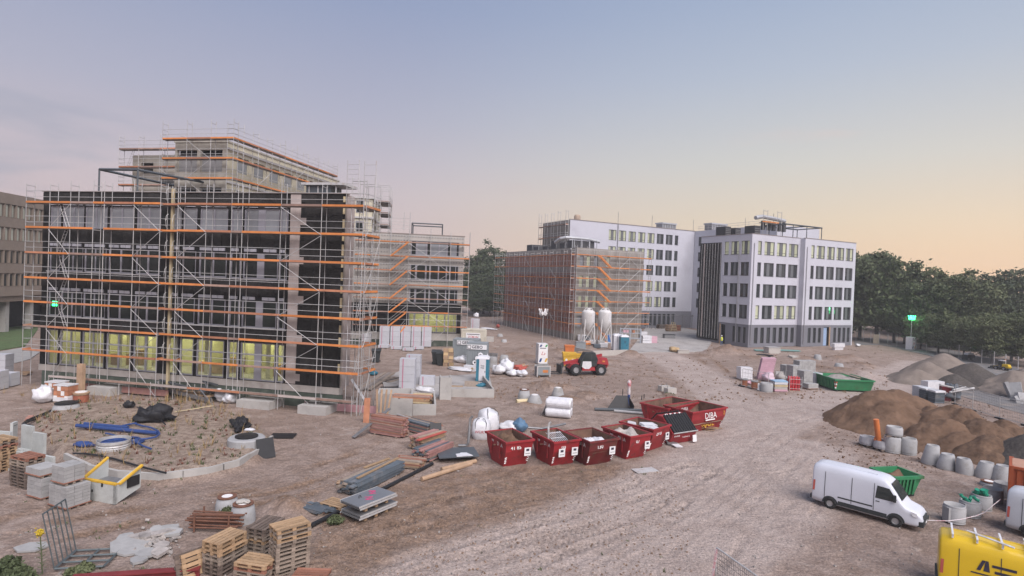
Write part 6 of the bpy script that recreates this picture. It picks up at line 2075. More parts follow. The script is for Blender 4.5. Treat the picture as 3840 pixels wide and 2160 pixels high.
a, b = Q0(835, 440), Q0(1195, 440)
wallbox('foundation_box', 'open concrete shaft box right of the facade corner', a, az(a, b), (b - a).length, 2.2, 1.75)
a, b = Q0(1200, 425), Q0(1435, 425)
wallbox('foundation_wall', 'low concrete wall corner beside the open shaft', a, az(a, b), (b - a).length, 5.0, .85, back=False, left=False)
a, b = Q0(1590, 245), Q0(2020, 245)
wallbox('foundation_wall', 'long low concrete wall below the portable toilet', a, az(a, b), (b - a).length, 7.0, .78, back=False, left=False)
a, b = B2(1280, 1480), B2(1440, 1480)
t = wallbox('concrete_channel', 'upright concrete channel piece between low walls', a, az(a, b), (b - a).length, 1.3, 2.0, th=.12, back=False, left=True)
sheet('foundation_slab', [B2(560, 1450), B2(1270, 1450), B2(1290, 1380), B2(2010, 1320), B2(1960, 1120), B2(1230, 1160), B2(720, 1090), B2(480, 1200)], .14, m_yard)
# timber over the shaft
planks('board_stack', 'orange timber beams laid across the open shaft', Q0(1000, 250, 1.75), Q0(1400, 270, 1.75), .7, 2, (m_or2, m_or3), seed=20, tw=.22, th=.09, z0=1.78)
planks('board_stack', 'pile of yellow square timbers behind the low wall', Q0(1205, 300), Q0(1395, 310), .8, 6, (m_wood, m_foam), seed=21, tw=.2, th=.12, z0=.0)
pallet_stack(Q0(1290, 262), .1, 2, [m_wood, m_wood], 'lying beside the shaft timbers', 'pallets by the shaft')
for k in range(4):
    a = Q0(850 + k * 26, 440)
    solo('timber_prop', 'timber prop leaning on the shaft front, %s' % ['first from left', 'second from left', 'third from left', 'rightmost'][k], 'prop', MB().obx((0, 0, 1.0), (.13, .06, 2.25), (-.14, -.06 + .06 * k, 0)), m_timb, a + Vector((.1 * k, -.35, 0)), .1)
pallet_stack(B2(1520, 1300), .1, 1, [m_wood], 'lying on the slab before the toilet', 'pallet on the slab')
solo('grating', 'grey floor grating leaning by the toilet', 'grating', MB().obx((0, 0, .3), (1.3, .05, .9), (-1.0, 0, 0)), m_woodg, B2(1715, 1300))
planks('board_stack', 'long grey scaffold planks stacked behind the corner', B2(210, 1350), B2(590, 1110), 1.6, 3, (m_woodg, m_deck, m_woodg), seed=22, tw=.3, drop=.1)
planks('board_stack', 'dark slats and battens piled in rear, slanting', B2(490, 1240), B2(720, 1180), 1.8, 3, (m_black, m_woodd, m_woodg), seed=23, tw=.14, drop=.15)
planks('board_stack', 'flat pile of black slats before tall block packs', B2(470, 1340), B2(720, 1330), 1.0, 4, (m_black, m_woodd, m_black), seed=24, tw=.16, drop=.1)
lump('teal plastic bag on planks behind the corner', 'plastic_bag', 'bag', B2(365, 1130), .6, .5, m_toi, 60)
wrapped('block_pack', 'tall wrapped pale block pack, front of the pair', B2(835, 1325), .02, 1.42, 1.0, 4, .71, 'pair of tall block packs')
wrapped('block_pack', 'tall wrapped pale block pack, rear of the pair', B2(915, 1255), .02, 1.4, 1.0, 4, .71, 'pair of tall block packs')
wrapped('block_pack', 'low wrapped block pack right of the tall pair', B2(1110, 1275), .05, 1.42, 1.0, 1, .9)
lump('clear plastic sheet pile before the low block pack', 'plastic_sheet', 'sheet', B2(1080, 1370), .8, .5, m_foil, 61, flat=.6)
wpos = ['first', 'second', 'third', 'fourth', 'fifth']
for i, x in enumerate((520, 668, 812, 955, 1098)):
    wrapped('block_pack', 'tall wrapped block pack before lit ground floor, %s from left' % wpos[i], B2(x, 738), AZB, 1.42, 1.1, 4, .745, 'row of five tall block packs')
for i, (x, y) in enumerate(((515, 725), (690, 745), (850, 765), (990, 745))):
    wrapped('block_pack', 'low wrapped pack lying before the tall row, %s' % ['leftmost', 'second', 'third', 'rightmost'][i], B2(x, y + 30), .05 * i, 1.5, 1.0, 1, .4, 'low packs before the tall row')
wrapped('block_pack', 'tilted film covered block pack beside the corner scaffold', B2(270, 715), .1, 1.4, 1.1, 3, .55)


def bin_(label, p, rz, s=1.0):
    t = Thing('wheelie_bin', label, 'bin', p, rz, 'dark wheelie bins')
    t.mb('body', m_black2, MB().quad((-.26 * s, -.3 * s, .08), (.26 * s, -.3 * s, .08), (.26 * s, .3 * s, .08), (-.26 * s, .3 * s, .08)).quad((-.26 * s, -.3 * s, .08), (-.36 * s, -.4 * s, 1.0 * s), (.36 * s, -.4 * s, 1.0 * s), (.26 * s, -.3 * s, .08)).quad((.26 * s, -.3 * s, .08), (.36 * s, -.4 * s, 1.0 * s), (.36 * s, .4 * s, 1.0 * s), (.26 * s, .3 * s, .08)).quad((-.26 * s, .3 * s, .08), (-.36 * s, .4 * s, 1.0 * s), (-.36 * s, -.4 * s, 1.0 * s), (-.26 * s, -.3 * s, .08)).quad((.26 * s, .3 * s, .08), (.36 * s, .4 * s, 1.0 * s), (-.36 * s, .4 * s, 1.0 * s), (-.26 * s, .3 * s, .08)))
    t.mb('lid', m_black2, MB().obx((0, 0, 1.04 * s), (.8 * s, .9 * s, .07), (.12, 0, 0)))
    for sx in (-1, 1):
        t.tube('wheel', m_tyre, (sx * .28 * s, .32 * s, .12), (sx * .34 * s, .32 * s, .12), .12, n=10)
    t.tube('handle', m_black2, (-.3 * s, .46 * s, .98 * s), (.3 * s, .46 * s, .98 * s), .03)
    return t


m_black2 = M('dark_bin_plastic', (.035, .04, .042), .55, .12, 2.0)
bin_('dark wheelie bin alone near the corner scaffold', B2(405, 950), .2, 1.45)
bin_('dark wheelie bin before grey containers, left one', B2(1235, 980), .1, 1.55)
bin_('dark wheelie bin before grey containers, right one', B2(1305, 995), -.1, 1.5)


def container(name, label, p, rz, L_, D_, H_, mat, rib=.28, group=None):
    t = Thing(name, label, 'container', p, rz, group)
    t.bb('body', mat, -L_ / 2, 0, .12, L_ / 2, D_, H_)
    n = int(L_ / rib)
    for k in range(n):
        x = -L_ / 2 + .18 + k * (L_ - .36) / (n - 1)
        t.mb('rib', mat, MB().bx(x - .06, -.06, .25, x + .06, -.003, H_ - .2))
    n = int(D_ / rib)
    for s in (-1, 1):
        for k in range(n):
            y = .2 + k * (D_ - .4) / (n - 1)
            t.mb('rib', mat, MB().bx(s * L_ / 2 + (.003 if s > 0 else -.05), y - .06, .25, s * L_ / 2 + (.05 if s > 0 else -.003), y + .06, H_ - .2))
    t.mb('frame', mat, MB().bx(-L_ / 2 - .07, -.08, 0, L_ / 2 + .07, .02, .2).bx(-L_ / 2 - .07, -.08, H_ - .17, L_ / 2 + .07, .02, H_ + .04).bx(-L_ / 2 - .07, -.08, .2, -L_ / 2 + .08, .02, H_ - .17).bx(L_ / 2 - .08, -.08, .2, L_ / 2 + .07, .02, H_ - .17))
    return t


p = B2(1640, 895)
c1_ = container('material_container', 'grey ribbed container with GEBO sign, rear and left', p, -.05, 3.4, 2.2, 2.5, m_gcont, group='grey GEBO containers')
o = c1_.bb('sign_board', m_sign, -1.2, -.14, 1.8, 1.0, -.09, 2.35)
c1_.text('sign_text', 'GEBO', m_ink, .52, TXT((.12, -.145, 2.07)), sub=o, bold=.012)
c1_.bb('logo', m_ink, -1.12, -.146, 1.86, -.68, -.141, 2.29, sub=o)
c1_.bb('logo_mark', m_sign, -1.06, -.152, 1.92, -.74, -.147, 2.23, sub=o)
p = B2(1790, 985)
c2_ = container('material_container', 'grey ribbed container with GEBO sign, front and right', p, -.05, 2.45, 2.2, 2.65, m_gcont, group='grey GEBO containers')
o = c2_.bb('sign_board', m_sign, -1.25, -.14, 1.9, 1.2, -.09, 2.48)
c2_.text('sign_text', 'GEBO', m_ink, .52, TXT((.02, -.145, 2.18)), sub=o, bold=.012)
c2_.bb('logo', m_ink, -1.18, -.146, 1.96, -.74, -.141, 2.42, sub=o)
c2_.bb('logo_mark', m_sign, -1.12, -.152, 2.02, -.80, -.147, 2.36, sub=o)
p = B2(1745, 760)
c3_ = container('material_container', 'cream ribbed container with ZÜBLIN banner behind grey ones', p, -.02, 3.6, 2.2, 2.9, m_cream2)
o = c3_.bb('banner', m_sign, -1.15, -.14, .6, 1.0, -.09, 2.35)
c3_.bb('banner_bar', m_ink, -1.0, -.146, 2.1, .9, -.141, 2.2, sub=o)
c3_.text('banner_text', 'ZÜBLIN', m_redink, .46, TXT((-.06, -.146, 1.72)), sub=o, bold=.006)
wrapped('block_pack', 'film wrapped pack stack behind the cream container', B2(1770, 520), 0, 1.7, 1.3, 3, .8)
lump('tall crumpled white film on the pack stack behind cream container', 'plastic_sheet', 'sheet', B2(1780, 505), .6, .9, m_foil, 62, z0=2.5)
lump('white sheeting spread on ground right of cream container', 'plastic_sheet', 'sheet', B2(1960, 500), 1.9, .35, m_foil, 63, flat=.35)
t = Thing('crate_stack', 'stacked pallets of brown boxes left of grey containers', 'crate stack', B2(1400, 1010), .05)
for k in range(5):
    for j in range(2):
        t.box('crate', m_card if (k + j) % 2 else m_timb, (-.3 + j * .6 + rr.uniform(-.05, .05), rr.uniform(-.05, .05), .28 + k * .42), (.55, .7, .39))
t.bb('pallet_runner', m_woodg, -.65, -.4, 0, .65, .4, .08)
for k in range(5):
    solo('window_pack', 'pale window frame pack leaning on grey container, %s' % ['first', 'second', 'third', 'fourth', 'fifth'][k], 'window pack', MB().obx((0, 0, .9), (.08, .8, 1.7), (0, .06, 0)), m_block, B2(1390 + k * 12, 985) + Vector((0, 1.2, 0)), 0, group='window packs by grey container')
lump('heap of white insulation rolls before grey containers, left', 'insulation_heap', 'insulation', B2(1600, 960), 1.0, .8, m_foil, 64, flat=.7)
lump('spread white film heap before grey containers', 'plastic_sheet', 'sheet', B2(1560, 1060), 1.6, .3, m_foil, 65, flat=.5)
t = Thing('insulation_roll', 'upright pack of white ring shaped insulation rolls', 'roll pack', B2(1810, 985), 0)
for k, (x, z, r_) in enumerate(((-.35, .32, .3), (.3, .34, .3), (-.05, .85, .3), (.3, 1.25, .32))):
    mb = MB().lathe([(r_ * .4, -.35), (r_, -.35), (r_, .35), (r_ * .4, .35), (r_ * .4, -.35)], 14); mb.sm = True
    t.mb('roll', m_foil, mb, L=Matrix.Translation((x, -.6, z)) @ Matrix.Rotation(R(80), 4, 'X'))
t = Thing('boxed_unit', 'white box with round opening before the toilet', 'box', B2(1700, 1070), -.3)
t.bb('body', m_foil, -.65, -.35, 0, .65, .35, .65)
t.mb('opening', m_card, MB().tube((.4, -.355, .33), (.4, -.38, .33), .15, 12))
# portable toilets
def toilet(label, p, rz, mat, s=1.0, white_front=True):
    t = Thing('portable_toilet', label, 'toilet', p, rz, 'portable toilets')
    w, d, h = 1.15 * s, 1.15 * s, 2.15 * s
    t.bb('side_panel', mat, -w / 2, -d / 2, .14 * s, w / 2, d / 2, h)
    o = t.bb('door', m_toiw if white_front else mat, -w * .27, -d / 2 - .03, .2 * s, w * .27, -d / 2 - .004, h * 1.0)
    t.text('logo', 'TOI', m_ink, .2 * s, TXT((0, -d / 2 - .034, h * .72)), sub=o, bold=.004)
    t.text('logo', 'TOI', m_ink, .2 * s, TXT((0, -d / 2 - .034, h * .63)), sub=o, bold=.004)
    t.bb('handle', m_black, w * .2, -d / 2 - .06, h * .45, w * .24, -d / 2 - .031, h * .52, sub=o)
    mb = MB().lathe([(.74 * w, 0), (.74 * w, .05 * s), (.60 * w, .22 * s), (.35 * w, .30 * s), (0, .32 * s)], 4)
    mb.v = [(x * math.cos(R(45)) - y * math.sin(R(45)), x * math.sin(R(45)) + y * math.cos(R(45)), z) for x, y, z in mb.v]
    t.mb('roof', m_toiw, mb, L=Matrix.Translation((0, 0, h)))
    t.bb('skid', m_black, -w / 2, -d / 2, 0, w / 2, d / 2, .13 * s)
    t.tube('vent', m_toiw, (w * .3, d * .3, h), (w * .3, d * .3, h + .4 * s), .05)
    return t


toilet('teal portable toilet with white door beside the long low wall', B2(1868, 1235) + Vector((0, .6, 0)), -.05, m_toi, 1.12)
lump('teal tarpaulin heap at the foot of the toilet', 'tarpaulin', 'tarpaulin', B2(1868, 1300), .6, .4, m_toi, 66)
toilet('white portable toilet, leftmost by the silos', K2(1880, 790), .1, m_toiw, 1.1)
toilet('white portable toilet, middle by the silos', K2(1935, 795), .1, m_toiw, 1.08)
toilet('teal portable toilet, rightmost by the silos', K2(1950, 800) + Vector((.2, -.6, 0)), .1, m_toi, 1.1, False)
# bags and debris right of the toilet
for i, (x, y, r_, h) in enumerate(((2090, 1120, .75, 1.0), (2200, 1110, .9, 1.45), (2300, 1138, .7, .6), (2410, 1145, .7, .65))):
    lump('large white sack right of the toilet, %s' % ['leftmost', 'tallest', 'third', 'rightmost'][i], 'sack', 'sack', B2(x, y), r_, h, m_foil, 70 + i, flat=.8, group='white sacks right of the toilet')
lump('bright red plastic canisters heap beyond the white sacks', 'canister_heap', 'canisters', B2(2380, 1060), .7, .45, m_redb, 75, flat=.6, amp=.5)
planks('board_stack', 'orange and brown timber scraps beyond white sacks', B2(2270, 1050), B2(2480, 1000), 1.2, 3, (m_or2, m_wood, m_foil), seed=25, drop=.3, jit=.5)
cone('grey concrete cone standing beyond the white sacks', B2(2170, 960), 1.05, .62, .42, .95, None, 0, tilt=0)
t = Thing('concrete_ring', 'upright concrete block with machine coil on top', 'concrete ring', B2(2010, 1020))
t.mb('body', m_ring, MB().lathe([(.55, 0), (.55, 1.3), (.5, 1.34), (0, 1.34)], 16))
for k in range(6):
    t.tube('spring', m_galvd, (-.5 + k * .2, -.3, 1.36), (-.5 + k * .2, -.3, 1.75), .09, n=8)
for i, (x, y) in enumerate(((2115, 600), (2170, 680))):
    cone('squat concrete cone on far sand, %s' % ('rear', 'front')[i], B2(x, y), .9, .6, .42, .6, None, 0, tilt=0)
wallbox('concrete_trough', 'small pale concrete trough beside cream container', B2(1905, 665), 0, 1.5, 1.0, .8, cat='trough')
lump('red bucket heap on far sand', 'bucket', 'bucket', B2(2085, 475), .45, .7, m_redb, 76)
# ---- light tower, wire crate, telehandler group
def light_tower(label, p, rz, s, lit, mast):
    t = Thing('light_tower', label, 'light tower', p, rz)
    w, h = 1.5 * s, 3.2 * s
    t.mb('cover', m_sign, MB().bx(-w / 2, -w / 2, .1, w / 2, w / 2, h))
    for sx, mm in ((-.35, m_blue), (.25, m_green2)):
        t.mb('stripe', mm, MB().quad((sx * w - .1, -w / 2 - .006, h - .5 * s), (sx * w + .14, -w / 2 - .006, h - .5 * s), (sx * w + .30, -w / 2 - .006, h - .1), (sx * w + .06, -w / 2 - .006, h - .1)))
        t.mb('stripe', mm if sx < 0 else m_yel, MB().quad((sx * w - .1, -w / 2 - .006, .3), (sx * w + .16, -w / 2 - .006, .3), (sx * w + .34, -w / 2 - .006, .95 * s), (sx * w + .08, -w / 2 - .006, .95 * s)))
    o = t.bb('notice', m_paint, -w * .36, -w / 2 - .012, h * .36, w * .36, -w / 2 - .004, h * .72)
    t.mb('pictogram', m_redink, MB().obx((-.15 * s, -w / 2 - .018, h * .55), (.08 * s, .005, .5 * s), (0, .4, 0)).obx((0, -w / 2 - .018, h * .47), (.5 * s, .005, .07 * s)).obx((.28 * s, -w / 2 - .018, h * .52), (.12 * s, .005, .25 * s)), sub=o)
    t.bb('print_bar', m_ink, -w * .34, -w / 2 - .012, h * .77, w * .3, -w / 2 - .004, h * .80)
    t.bb('base', m_galvd, -w / 2 - .1, -w / 2 - .1, 0, w / 2 + .1, w / 2 + .1, .1)
    t.tube('mast', m_galv, (0, 0, h), (0, 0, mast), .055, n=8)
    for k in range(4):
        a = R(45 + 90 * k)
        o = t.box('lamp_head', lit if lit else m_paint, (.42 * s * math.cos(a), .42 * s * math.sin(a), mast - .15), (.42 * s, .28 * s, .42 * s), (0, .5, a))
        t.box('reflector', m_paint if not lit else lit, (.62 * s * math.cos(a), .62 * s * math.sin(a), mast + .25 * s), (.16 * s, .22 * s, .7 * s), (0, .45, a), sub=o)
        t.tube('arm', m_galv, (0, 0, mast - .35), (.42 * s * math.cos(a), .42 * s * math.sin(a), mast - .1), .04)
    return t


m_green2 = M('green_print', (.05, .28, .09), .6, .1, 2)
lt = K2(845, 970)
light_tower('white light tower with wheelchair notice and pale lamp head', lt, .25, .82, None, at(1366, 792, lt.y).z + .3)
c = K2(850, 1150)
t = Thing('wire_crate', 'grey steel crate with orange label below the light tower', 'crate', c + Vector((.1, .6, 0)), .2)
w, d, h = 1.45, 1.1, 1.2
for x in (-w / 2, w / 2):
    for y in (-d / 2, d / 2):
        t.bb('corner_post', m_galv, x - .06, y - .06, 0, x + .06, y + .06, h)
for y in (-d / 2, d / 2):
    t.bb('side_sheet', m_gcont, -w / 2 + .06, y - .02, .2, w / 2 - .06, y + .02, h - .12)
    t.bb('top_rail', m_galv, -w / 2 + .06, y - .05, h - .118, w / 2 - .06, y + .05, h)
for x in (-w / 2, w / 2):
    t.bb('end_sheet', m_gcont, x - .02, -d / 2 + .06, .2, x + .02, d / 2 - .06, h - .12)
t.bb('floor', m_galvd, -w / 2 + .06, -d / 2 + .06, .1, w / 2 - .06, d / 2 - .06, .18)
t.bb('label_plate', m_or1, -.1, -d / 2 - .035, .45, .5, -d / 2 - .022, .75)


def wheel(t, c, r, w, axis='y', name='wheel'):
    a = Vector((0, w / 2, 0)) if axis == 'y' else Vector((w / 2, 0, 0))
    c = Vector(c)
    L = Matrix.Translation(c) @ (Matrix.Rotation(R(90), 4, 'X') if axis == 'y' else Matrix.Rotation(R(90), 4, 'Y'))
    mb = MB().lathe([(r * .52, -w / 2), (r * .86, -w / 2), (r, -w * .32), (r, w * .32), (r * .86, w / 2), (r * .52, w / 2)], 22)
    o = t.mb(name, m_tyre, mb, L=L)
    t.mb('rim', m_rim, MB().lathe([(0, -w * .30), (r * .2, -w * .34), (r * .48, -w * .30), (r * .53, -w * .5), (r * .53, w * .5), (r * .48, w * .30), (r * .2, w * .34), (0, w * .30)], 18), sub=o, L=L)
    if r > .45:
        mb = MB()
        for k in range(16):
            q = 2 * math.pi * k / 16
            mb.obx((r * math.cos(q), r * math.sin(q), 0), (.07, .05, w * .96), (0, 0, q + .3))
        t.mb('tread', m_tyre, mb, sub=o, L=L)
    return o


# telehandler, nose to the left
pR, pL = K2(1635, 1125), K2(1290, 1125)
t = Thing('telehandler', 'red telehandler with glazed cab facing left', 'telehandler', ((pR.x + pL.x) / 2, pL.y + .9, 0), az(pL, pR))
wb = (pR - pL).length / 2
m_tele = M('telehandler_red', (.33, .028, .035), .4, .1, 1.0, spec=.5, dirt=(.22, .06, .05), damt=.3)
for sx in (-1, 1):
    for sy in (-1, 1):
        wheel(t, (sx * wb, sy * .85, .64), .64, .45)
t.mb('chassis', m_tele, MB().extr([(-wb - .7, .75), (-wb - .5, 1.25), (-wb + .7, 1.35), (wb - .9, 1.3), (wb - .2, 1.95), (wb + .85, 1.95), (wb + 1.0, 1.1), (wb + .8, .75), (wb - .6, .62), (-wb + .6, .55)], -.55, .55))
t.mb('engine_cover', m_tele, MB().extr([(wb - .5, 1.35), (wb - .35, 1.85), (wb + .8, 1.8), (wb + .95, 1.2)], -.86, -.553))
t.mb('step', m_tele, MB().extr([(-.75, .55), (.85, .55), (.7, .95), (-.75, .95)], -.95, -.56))
o = t.mb('cab_frame', m_black2, MB().extr([(-1.05, 1.0), (-.95, 1.65), (-.45, 2.62), (.75, 2.62), (1.05, 1.9), (.95, 1.1)], -.93, .0))
t.mb('cab_door', m_foil, MB().extr([(-.82, .98), (-.72, 1.62), (.28, 1.62), (.36, 1.05), (.05, .75), (-.45, .75)], -.962, -.934), sub=o)
t.mb('cab_window', m_vgl, MB().extr([(-.78, 1.68), (-.38, 2.48), (.28, 2.48), (.28, 1.68)], -.955, -.934), sub=o)
t.mb('cab_window', m_vgl, MB().extr([(.38, 1.68), (.38, 2.48), (.68, 2.48), (.92, 1.9), (.88, 1.68)], -.955, -.934), sub=o)
o = t.mb('boom', m_tele, MB().extr([(wb + .5, 2.05), (wb + .5, 2.35), (-wb - 1.2, 1.35), (-wb - 1.2, 1.0)], .15, .5))
t.mb('boom_head', m_black2, MB().extr([(-wb - 1.15, 1.35), (-wb - 1.7, .9), (-wb - 1.75, .2), (-wb - 1.5, .2), (-wb - 1.15, .9)], .1, .55))
for sy in (-.45, .75):
    t.bb('fork', m_black2, -wb - 3.0, sy - .07, .12, -wb - 1.6, sy + .07, .2)
t.bb('fork_carriage', m_black2, -wb - 1.72, -.75, .15, -wb - 1.56, 1.0, 1.1)
t.box('light', m_or1, (wb + .3, -.87, 1.62), (.3, .04, .2))
t.tube('mirror_arm', m_black2, (-.95, -.9, 1.9), (-1.35, -1.05, 2.1), .025)
# coloured bins behind it
for lab, x, y, w_, h, mt, nm in (('orange steel bin behind the telehandler', 1230, 925, 1.3, 2.0, m_orp, 0), ('yellow tipping bin left of the telehandler', 1228, 1000, 1.7, 1.4, m_yel, 1), ('yellow site bin with timber behind telehandler cab', 1440, 975, 2.2, 1.3, m_yel, 2)):
    p = K2(x, y)
    if nm == 0:
        p = p + Vector((0, .6, 0))
    t = Thing('site_bin', lab, 'bin', p, .02)
    t.mb('body', mt, MB().extr([(-w_ / 2 + .15, .1), (w_ / 2 - .15, .1), (w_ / 2, h), (-w_ / 2, h)], -.7, .7))
    t.bb('rim', mt, -w_ / 2 - .06, -.76, h - .12, w_ / 2 + .06, -.703, h + .04)
    t.bb('foot', m_black2, -w_ / 2 + .3, -.6, 0, w_ / 2 - .3, .6, .1)
    if nm == 1:
        t.bb('lid', mt, -w_ / 2 - .05, -.78, h + .05, w_ / 2 + .05, .78, h + .3)
        for xx in (-.45, .35):
            t.bb('label_plate', m_sign, xx - .12, -.712, h * .5, xx + .12, -.703, h * .7)
planks('board_stack', 'timber offcuts lying across the yellow site bin', K2(1340, 960), K2(1545, 960), .9, 2, (m_wood, m_timb), seed=27, z0=1.32)
# ---- silos
def silo(label, c, r, zt, zb):
    t = Thing('silo', label, 'silo', c, .2, 'white mortar silos')
    mb = MB().lathe([(.12, zb), (.25, zb + .1), (r, zb + 1.75), (r, zt - .5), (r * .97, zt - .35), (r * .7, zt - .1), (.3, zt), (0, zt)], 24); mb.sm = True
    t.mb('vessel', m_silo, mb)
    t.mb('hatch', m_silo, MB().lathe([(.3, zt - .02), (.3, zt + .2), (0, zt + .22)], 12))
    t.mb('top_rail', m_silo, MB().path([(-.9, 0, zt - .25), (-.5, 0, zt + .25), (.5, 0, zt + .25), (.9, 0, zt - .25)], .06, 5))
    t.mb('panel_band', m_foil, MB().quad((r * .25, -r * .99, zb + 2.0), (r * .72, -r * .74, zb + 2.0), (r * .72, -r * .74, zt - .6), (r * .25, -r * .99, zt - .6)))
    for k in range(4):
        a = R(45 + 90 * k)
        t.tube('leg', m_silo, (r * 1.25 * math.cos(a), r * 1.25 * math.sin(a), 0), (r * .98 * math.cos(a), r * .98 * math.sin(a), zt - 1.6), .10)
        b_ = R(135 + 90 * k)
        t.tube('cross_bar', m_silo, (r * 1.18 * math.cos(a), r * 1.18 * math.sin(a), .6), (r * 1.18 * math.cos(b_), r * 1.18 * math.sin(b_), .6), .07)
        t.tube('cross_bar', m_silo, (r * 1.2 * math.cos(a), r * 1.2 * math.sin(a), .6), (r * 1.05 * math.cos(b_), r * 1.05 * math.sin(b_), zb + 1.5), .06)
    t.mb('pump', m_or1, MB().bx(-.5, -.4, .1, .5, .4, .7).tube((-.5, 0, .5), (-1.4, -.3, .3), .12, 6))
    return t


m_silo = M('silo_white', (.58, .57, .56), .5, .08, 1.0, dirt=(.42, .38, .35), dscale=.8, damt=.35)
for i, (x, lab) in enumerate(((1478, 'white mortar silo on four legs, left one'), (1519.5, 'white mortar silo on four legs, right one'))):
    c = at(x, 848, 97.0)
    zt = at(x, 779, 97.0).z
    silo(lab, (c.x, 97.0, 0), (at(x + 16.5, 800, 97).x - at(x - 16.5, 800, 97).x) / 2, zt, at(x, 836, 97).z - .1)
# ---- clutter at the foot of the silos and in the yard
m_blue2 = M('bright_blue_plastic', (.05, .16, .45), .5, .15, 2)
PK = [(1400, 655, 2.4, 1.5, m_foil, 'film wrapped pallet load at foot of left silo'), (1470, 660, 2.2, 1.3, m_slate, 'dark wrapped pallet load at foot of left silo'), (1590, 640, 2.0, 1.2, m_or2, 'orange pallet load between the silos'), (1545, 705, 2.4, 1.1, m_foil, 'white pallet load before the silos'), (1660, 730, 2.0, 1.3, m_blkc, 'grey block load before the silos'), (1700, 750, 2.2, 1.0, m_foil, 'white block load before the silos, right'), (1610, 760, 1.8, .9, m_slate, 'small dark block load before the silos'), (1775, 680, 1.0, 1.9, m_blue2, 'bright blue drum stack beside white toilet'), (2290, 690, 2.8, 2.0, m_foil, 'white and pink wrapped load in the yard, right'), (2370, 690, 2.6, 1.8, m_pink, 'pink striped wrapped load in the yard'), (2250, 640, 2.2, 2.2, m_foil, 'rear white load in the yard')]
for i, (x, y, w_, h, mt, lab) in enumerate(PK):
    w_, h = w_ * .6, h * .68
    t = Thing('pallet_load', lab, 'pallet load', K2(x, y), .05 * (i % 5), 'pallet loads round the silos')
    for xx in (-w_ * .35, w_ * .35):
        t.bb('pallet_runner', m_woodg, xx - .08, -.5, 0, xx + .08, .5, .12)
    n = 3
    for k in range(n):
        t.mb('pack', mt, MB().bx(-w_ / 2, -.5, .12 + k * h / n, w_ / 2, .5, .12 + (k + 1) * h / n - .04).jitter(.04, 2, i + k))
solo('grey_cabinet', 'grey concrete cabinet beside the low yard wall', 'cabinet', MB().bx(-.75, -.4, 0, .75, .4, 1.3).bx(-.8, -.45, 1.3, .8, .45, 1.38), m_gcont, K2(1385, 790))
a, b = K2(1560, 870), K2(2040, 850)
wallbox('foundation_wall', 'pale low concrete wall at the yard edge behind telehandler', a, az(a, b), (b - a).length, 6.0, .8, mat=m_pre, back=False, right=False)
t = Thing('pipe_rack', 'pale blue grey steel rack frame standing in the yard', 'rack', mat=FR(K2(2070, 690), .05) @ Matrix.Diagonal((.44, .44, .46, 1)))
m_rackp = M('pale_rack_paint', (.34, .37, .42), .5, .1, 1)
for x in (-4.2, -.2, 4.2):
    for y in (-.6, .6):
        t.bb('post', m_rackp, x - .12, y - .12, 0, x + .12, y + .12, 6.0 if y > 0 else 5.6)
for z in (2.0, 4.0, 5.6):
    t.bb('shelf_beam', m_rackp, -4.2, -.75, z, 4.2, -.724, z + .2)
    t.bb('shelf_beam', m_rackp, -4.2, .724, z, 4.2, .75, z + .2)
for x in (-2.6, -1.4, 1.2):
    t.bb('stored_board', m_pink if x < 0 else m_or2, x - .5, -.5, 4.22, x + .5, .5, 5.2)
# timber stacks before the long wing
for i, (x, y, w_, h, mt) in enumerate(((140, 85, 6.0, 2.2, m_woodg), (230, 95, 5.0, 2.0, m_woodd), (330, 125, 5.5, 3.0, m_timb), (395, 120, 3.5, 2.6, m_woodr))):
    p = W2(x, y)
    t = Thing('lath_stack', 'stack of scaffold timber before the grey ground floor, %s' % ['leftmost', 'second', 'third', 'rightmost'][i], 'timber stack', mat=FR(p, AZW) @ Matrix.Diagonal((.48, .6, .52, 1)), group= 'timber stacks before the long wing')
    for k in range(6):
        t.box('bundle', mt, (rr.uniform(-.2, .2), 0, .15 + (k + .5) * h / 6), (w_ * rr.uniform(.9, 1), 1.6, h / 6 - .05))
    for xx in (-w_ * .42, w_ * .42):
        t.bb('stanchion', m_galvd, xx - .06, -.9, 0, xx + .06, -.82, h + .3)
t = Thing('yard_scaffold', 'low scaffold rail along the grey ground floor of long wing', 'scaffold', mat=FW @ LWG @ Matrix.Translation((0, -2.4, 0)))
for x in np.arange(10, 36, 3.2):
    t.tube('standard', m_galvd, (x, 0, 0), (x, 0, 3.6), .07)
t.tube('ledger', m_galvd, (10, 0, 3.3), (36, 0, 3.3), .08)
for x in (12, 20, 28):
    t.tube('brace', m_galvd, (x, 0, 3.2), (x + 3.0, -1.5, 0), .06)
t = Thing('trestle', 'light timber A trestle in the yard before long wing', 'trestle', W2(365, 130), .3)
for sx in (-1, 1):
    for yy in (0, .8):
        t.tube('leg', m_foam, (sx * .9, yy, 0), (sx * .12, yy, 2.3), .06)
for z in (.6, 1.2, 1.8):
    t.tube('rung', m_foam, (-.8 + z * .2, 0, z), (.8 - z * .2, 0, z), .06)
t = Thing('hoarding', 'concrete kerb block heap in the yard', 'block heap', W2(310, 200), .1)
t.bb('slab', m_galvd, -1.1, -.6, 0, 1.1, .6, .8)
t.bb('lid', m_black2, -1.15, -.65, .803, 1.15, .65, .88)
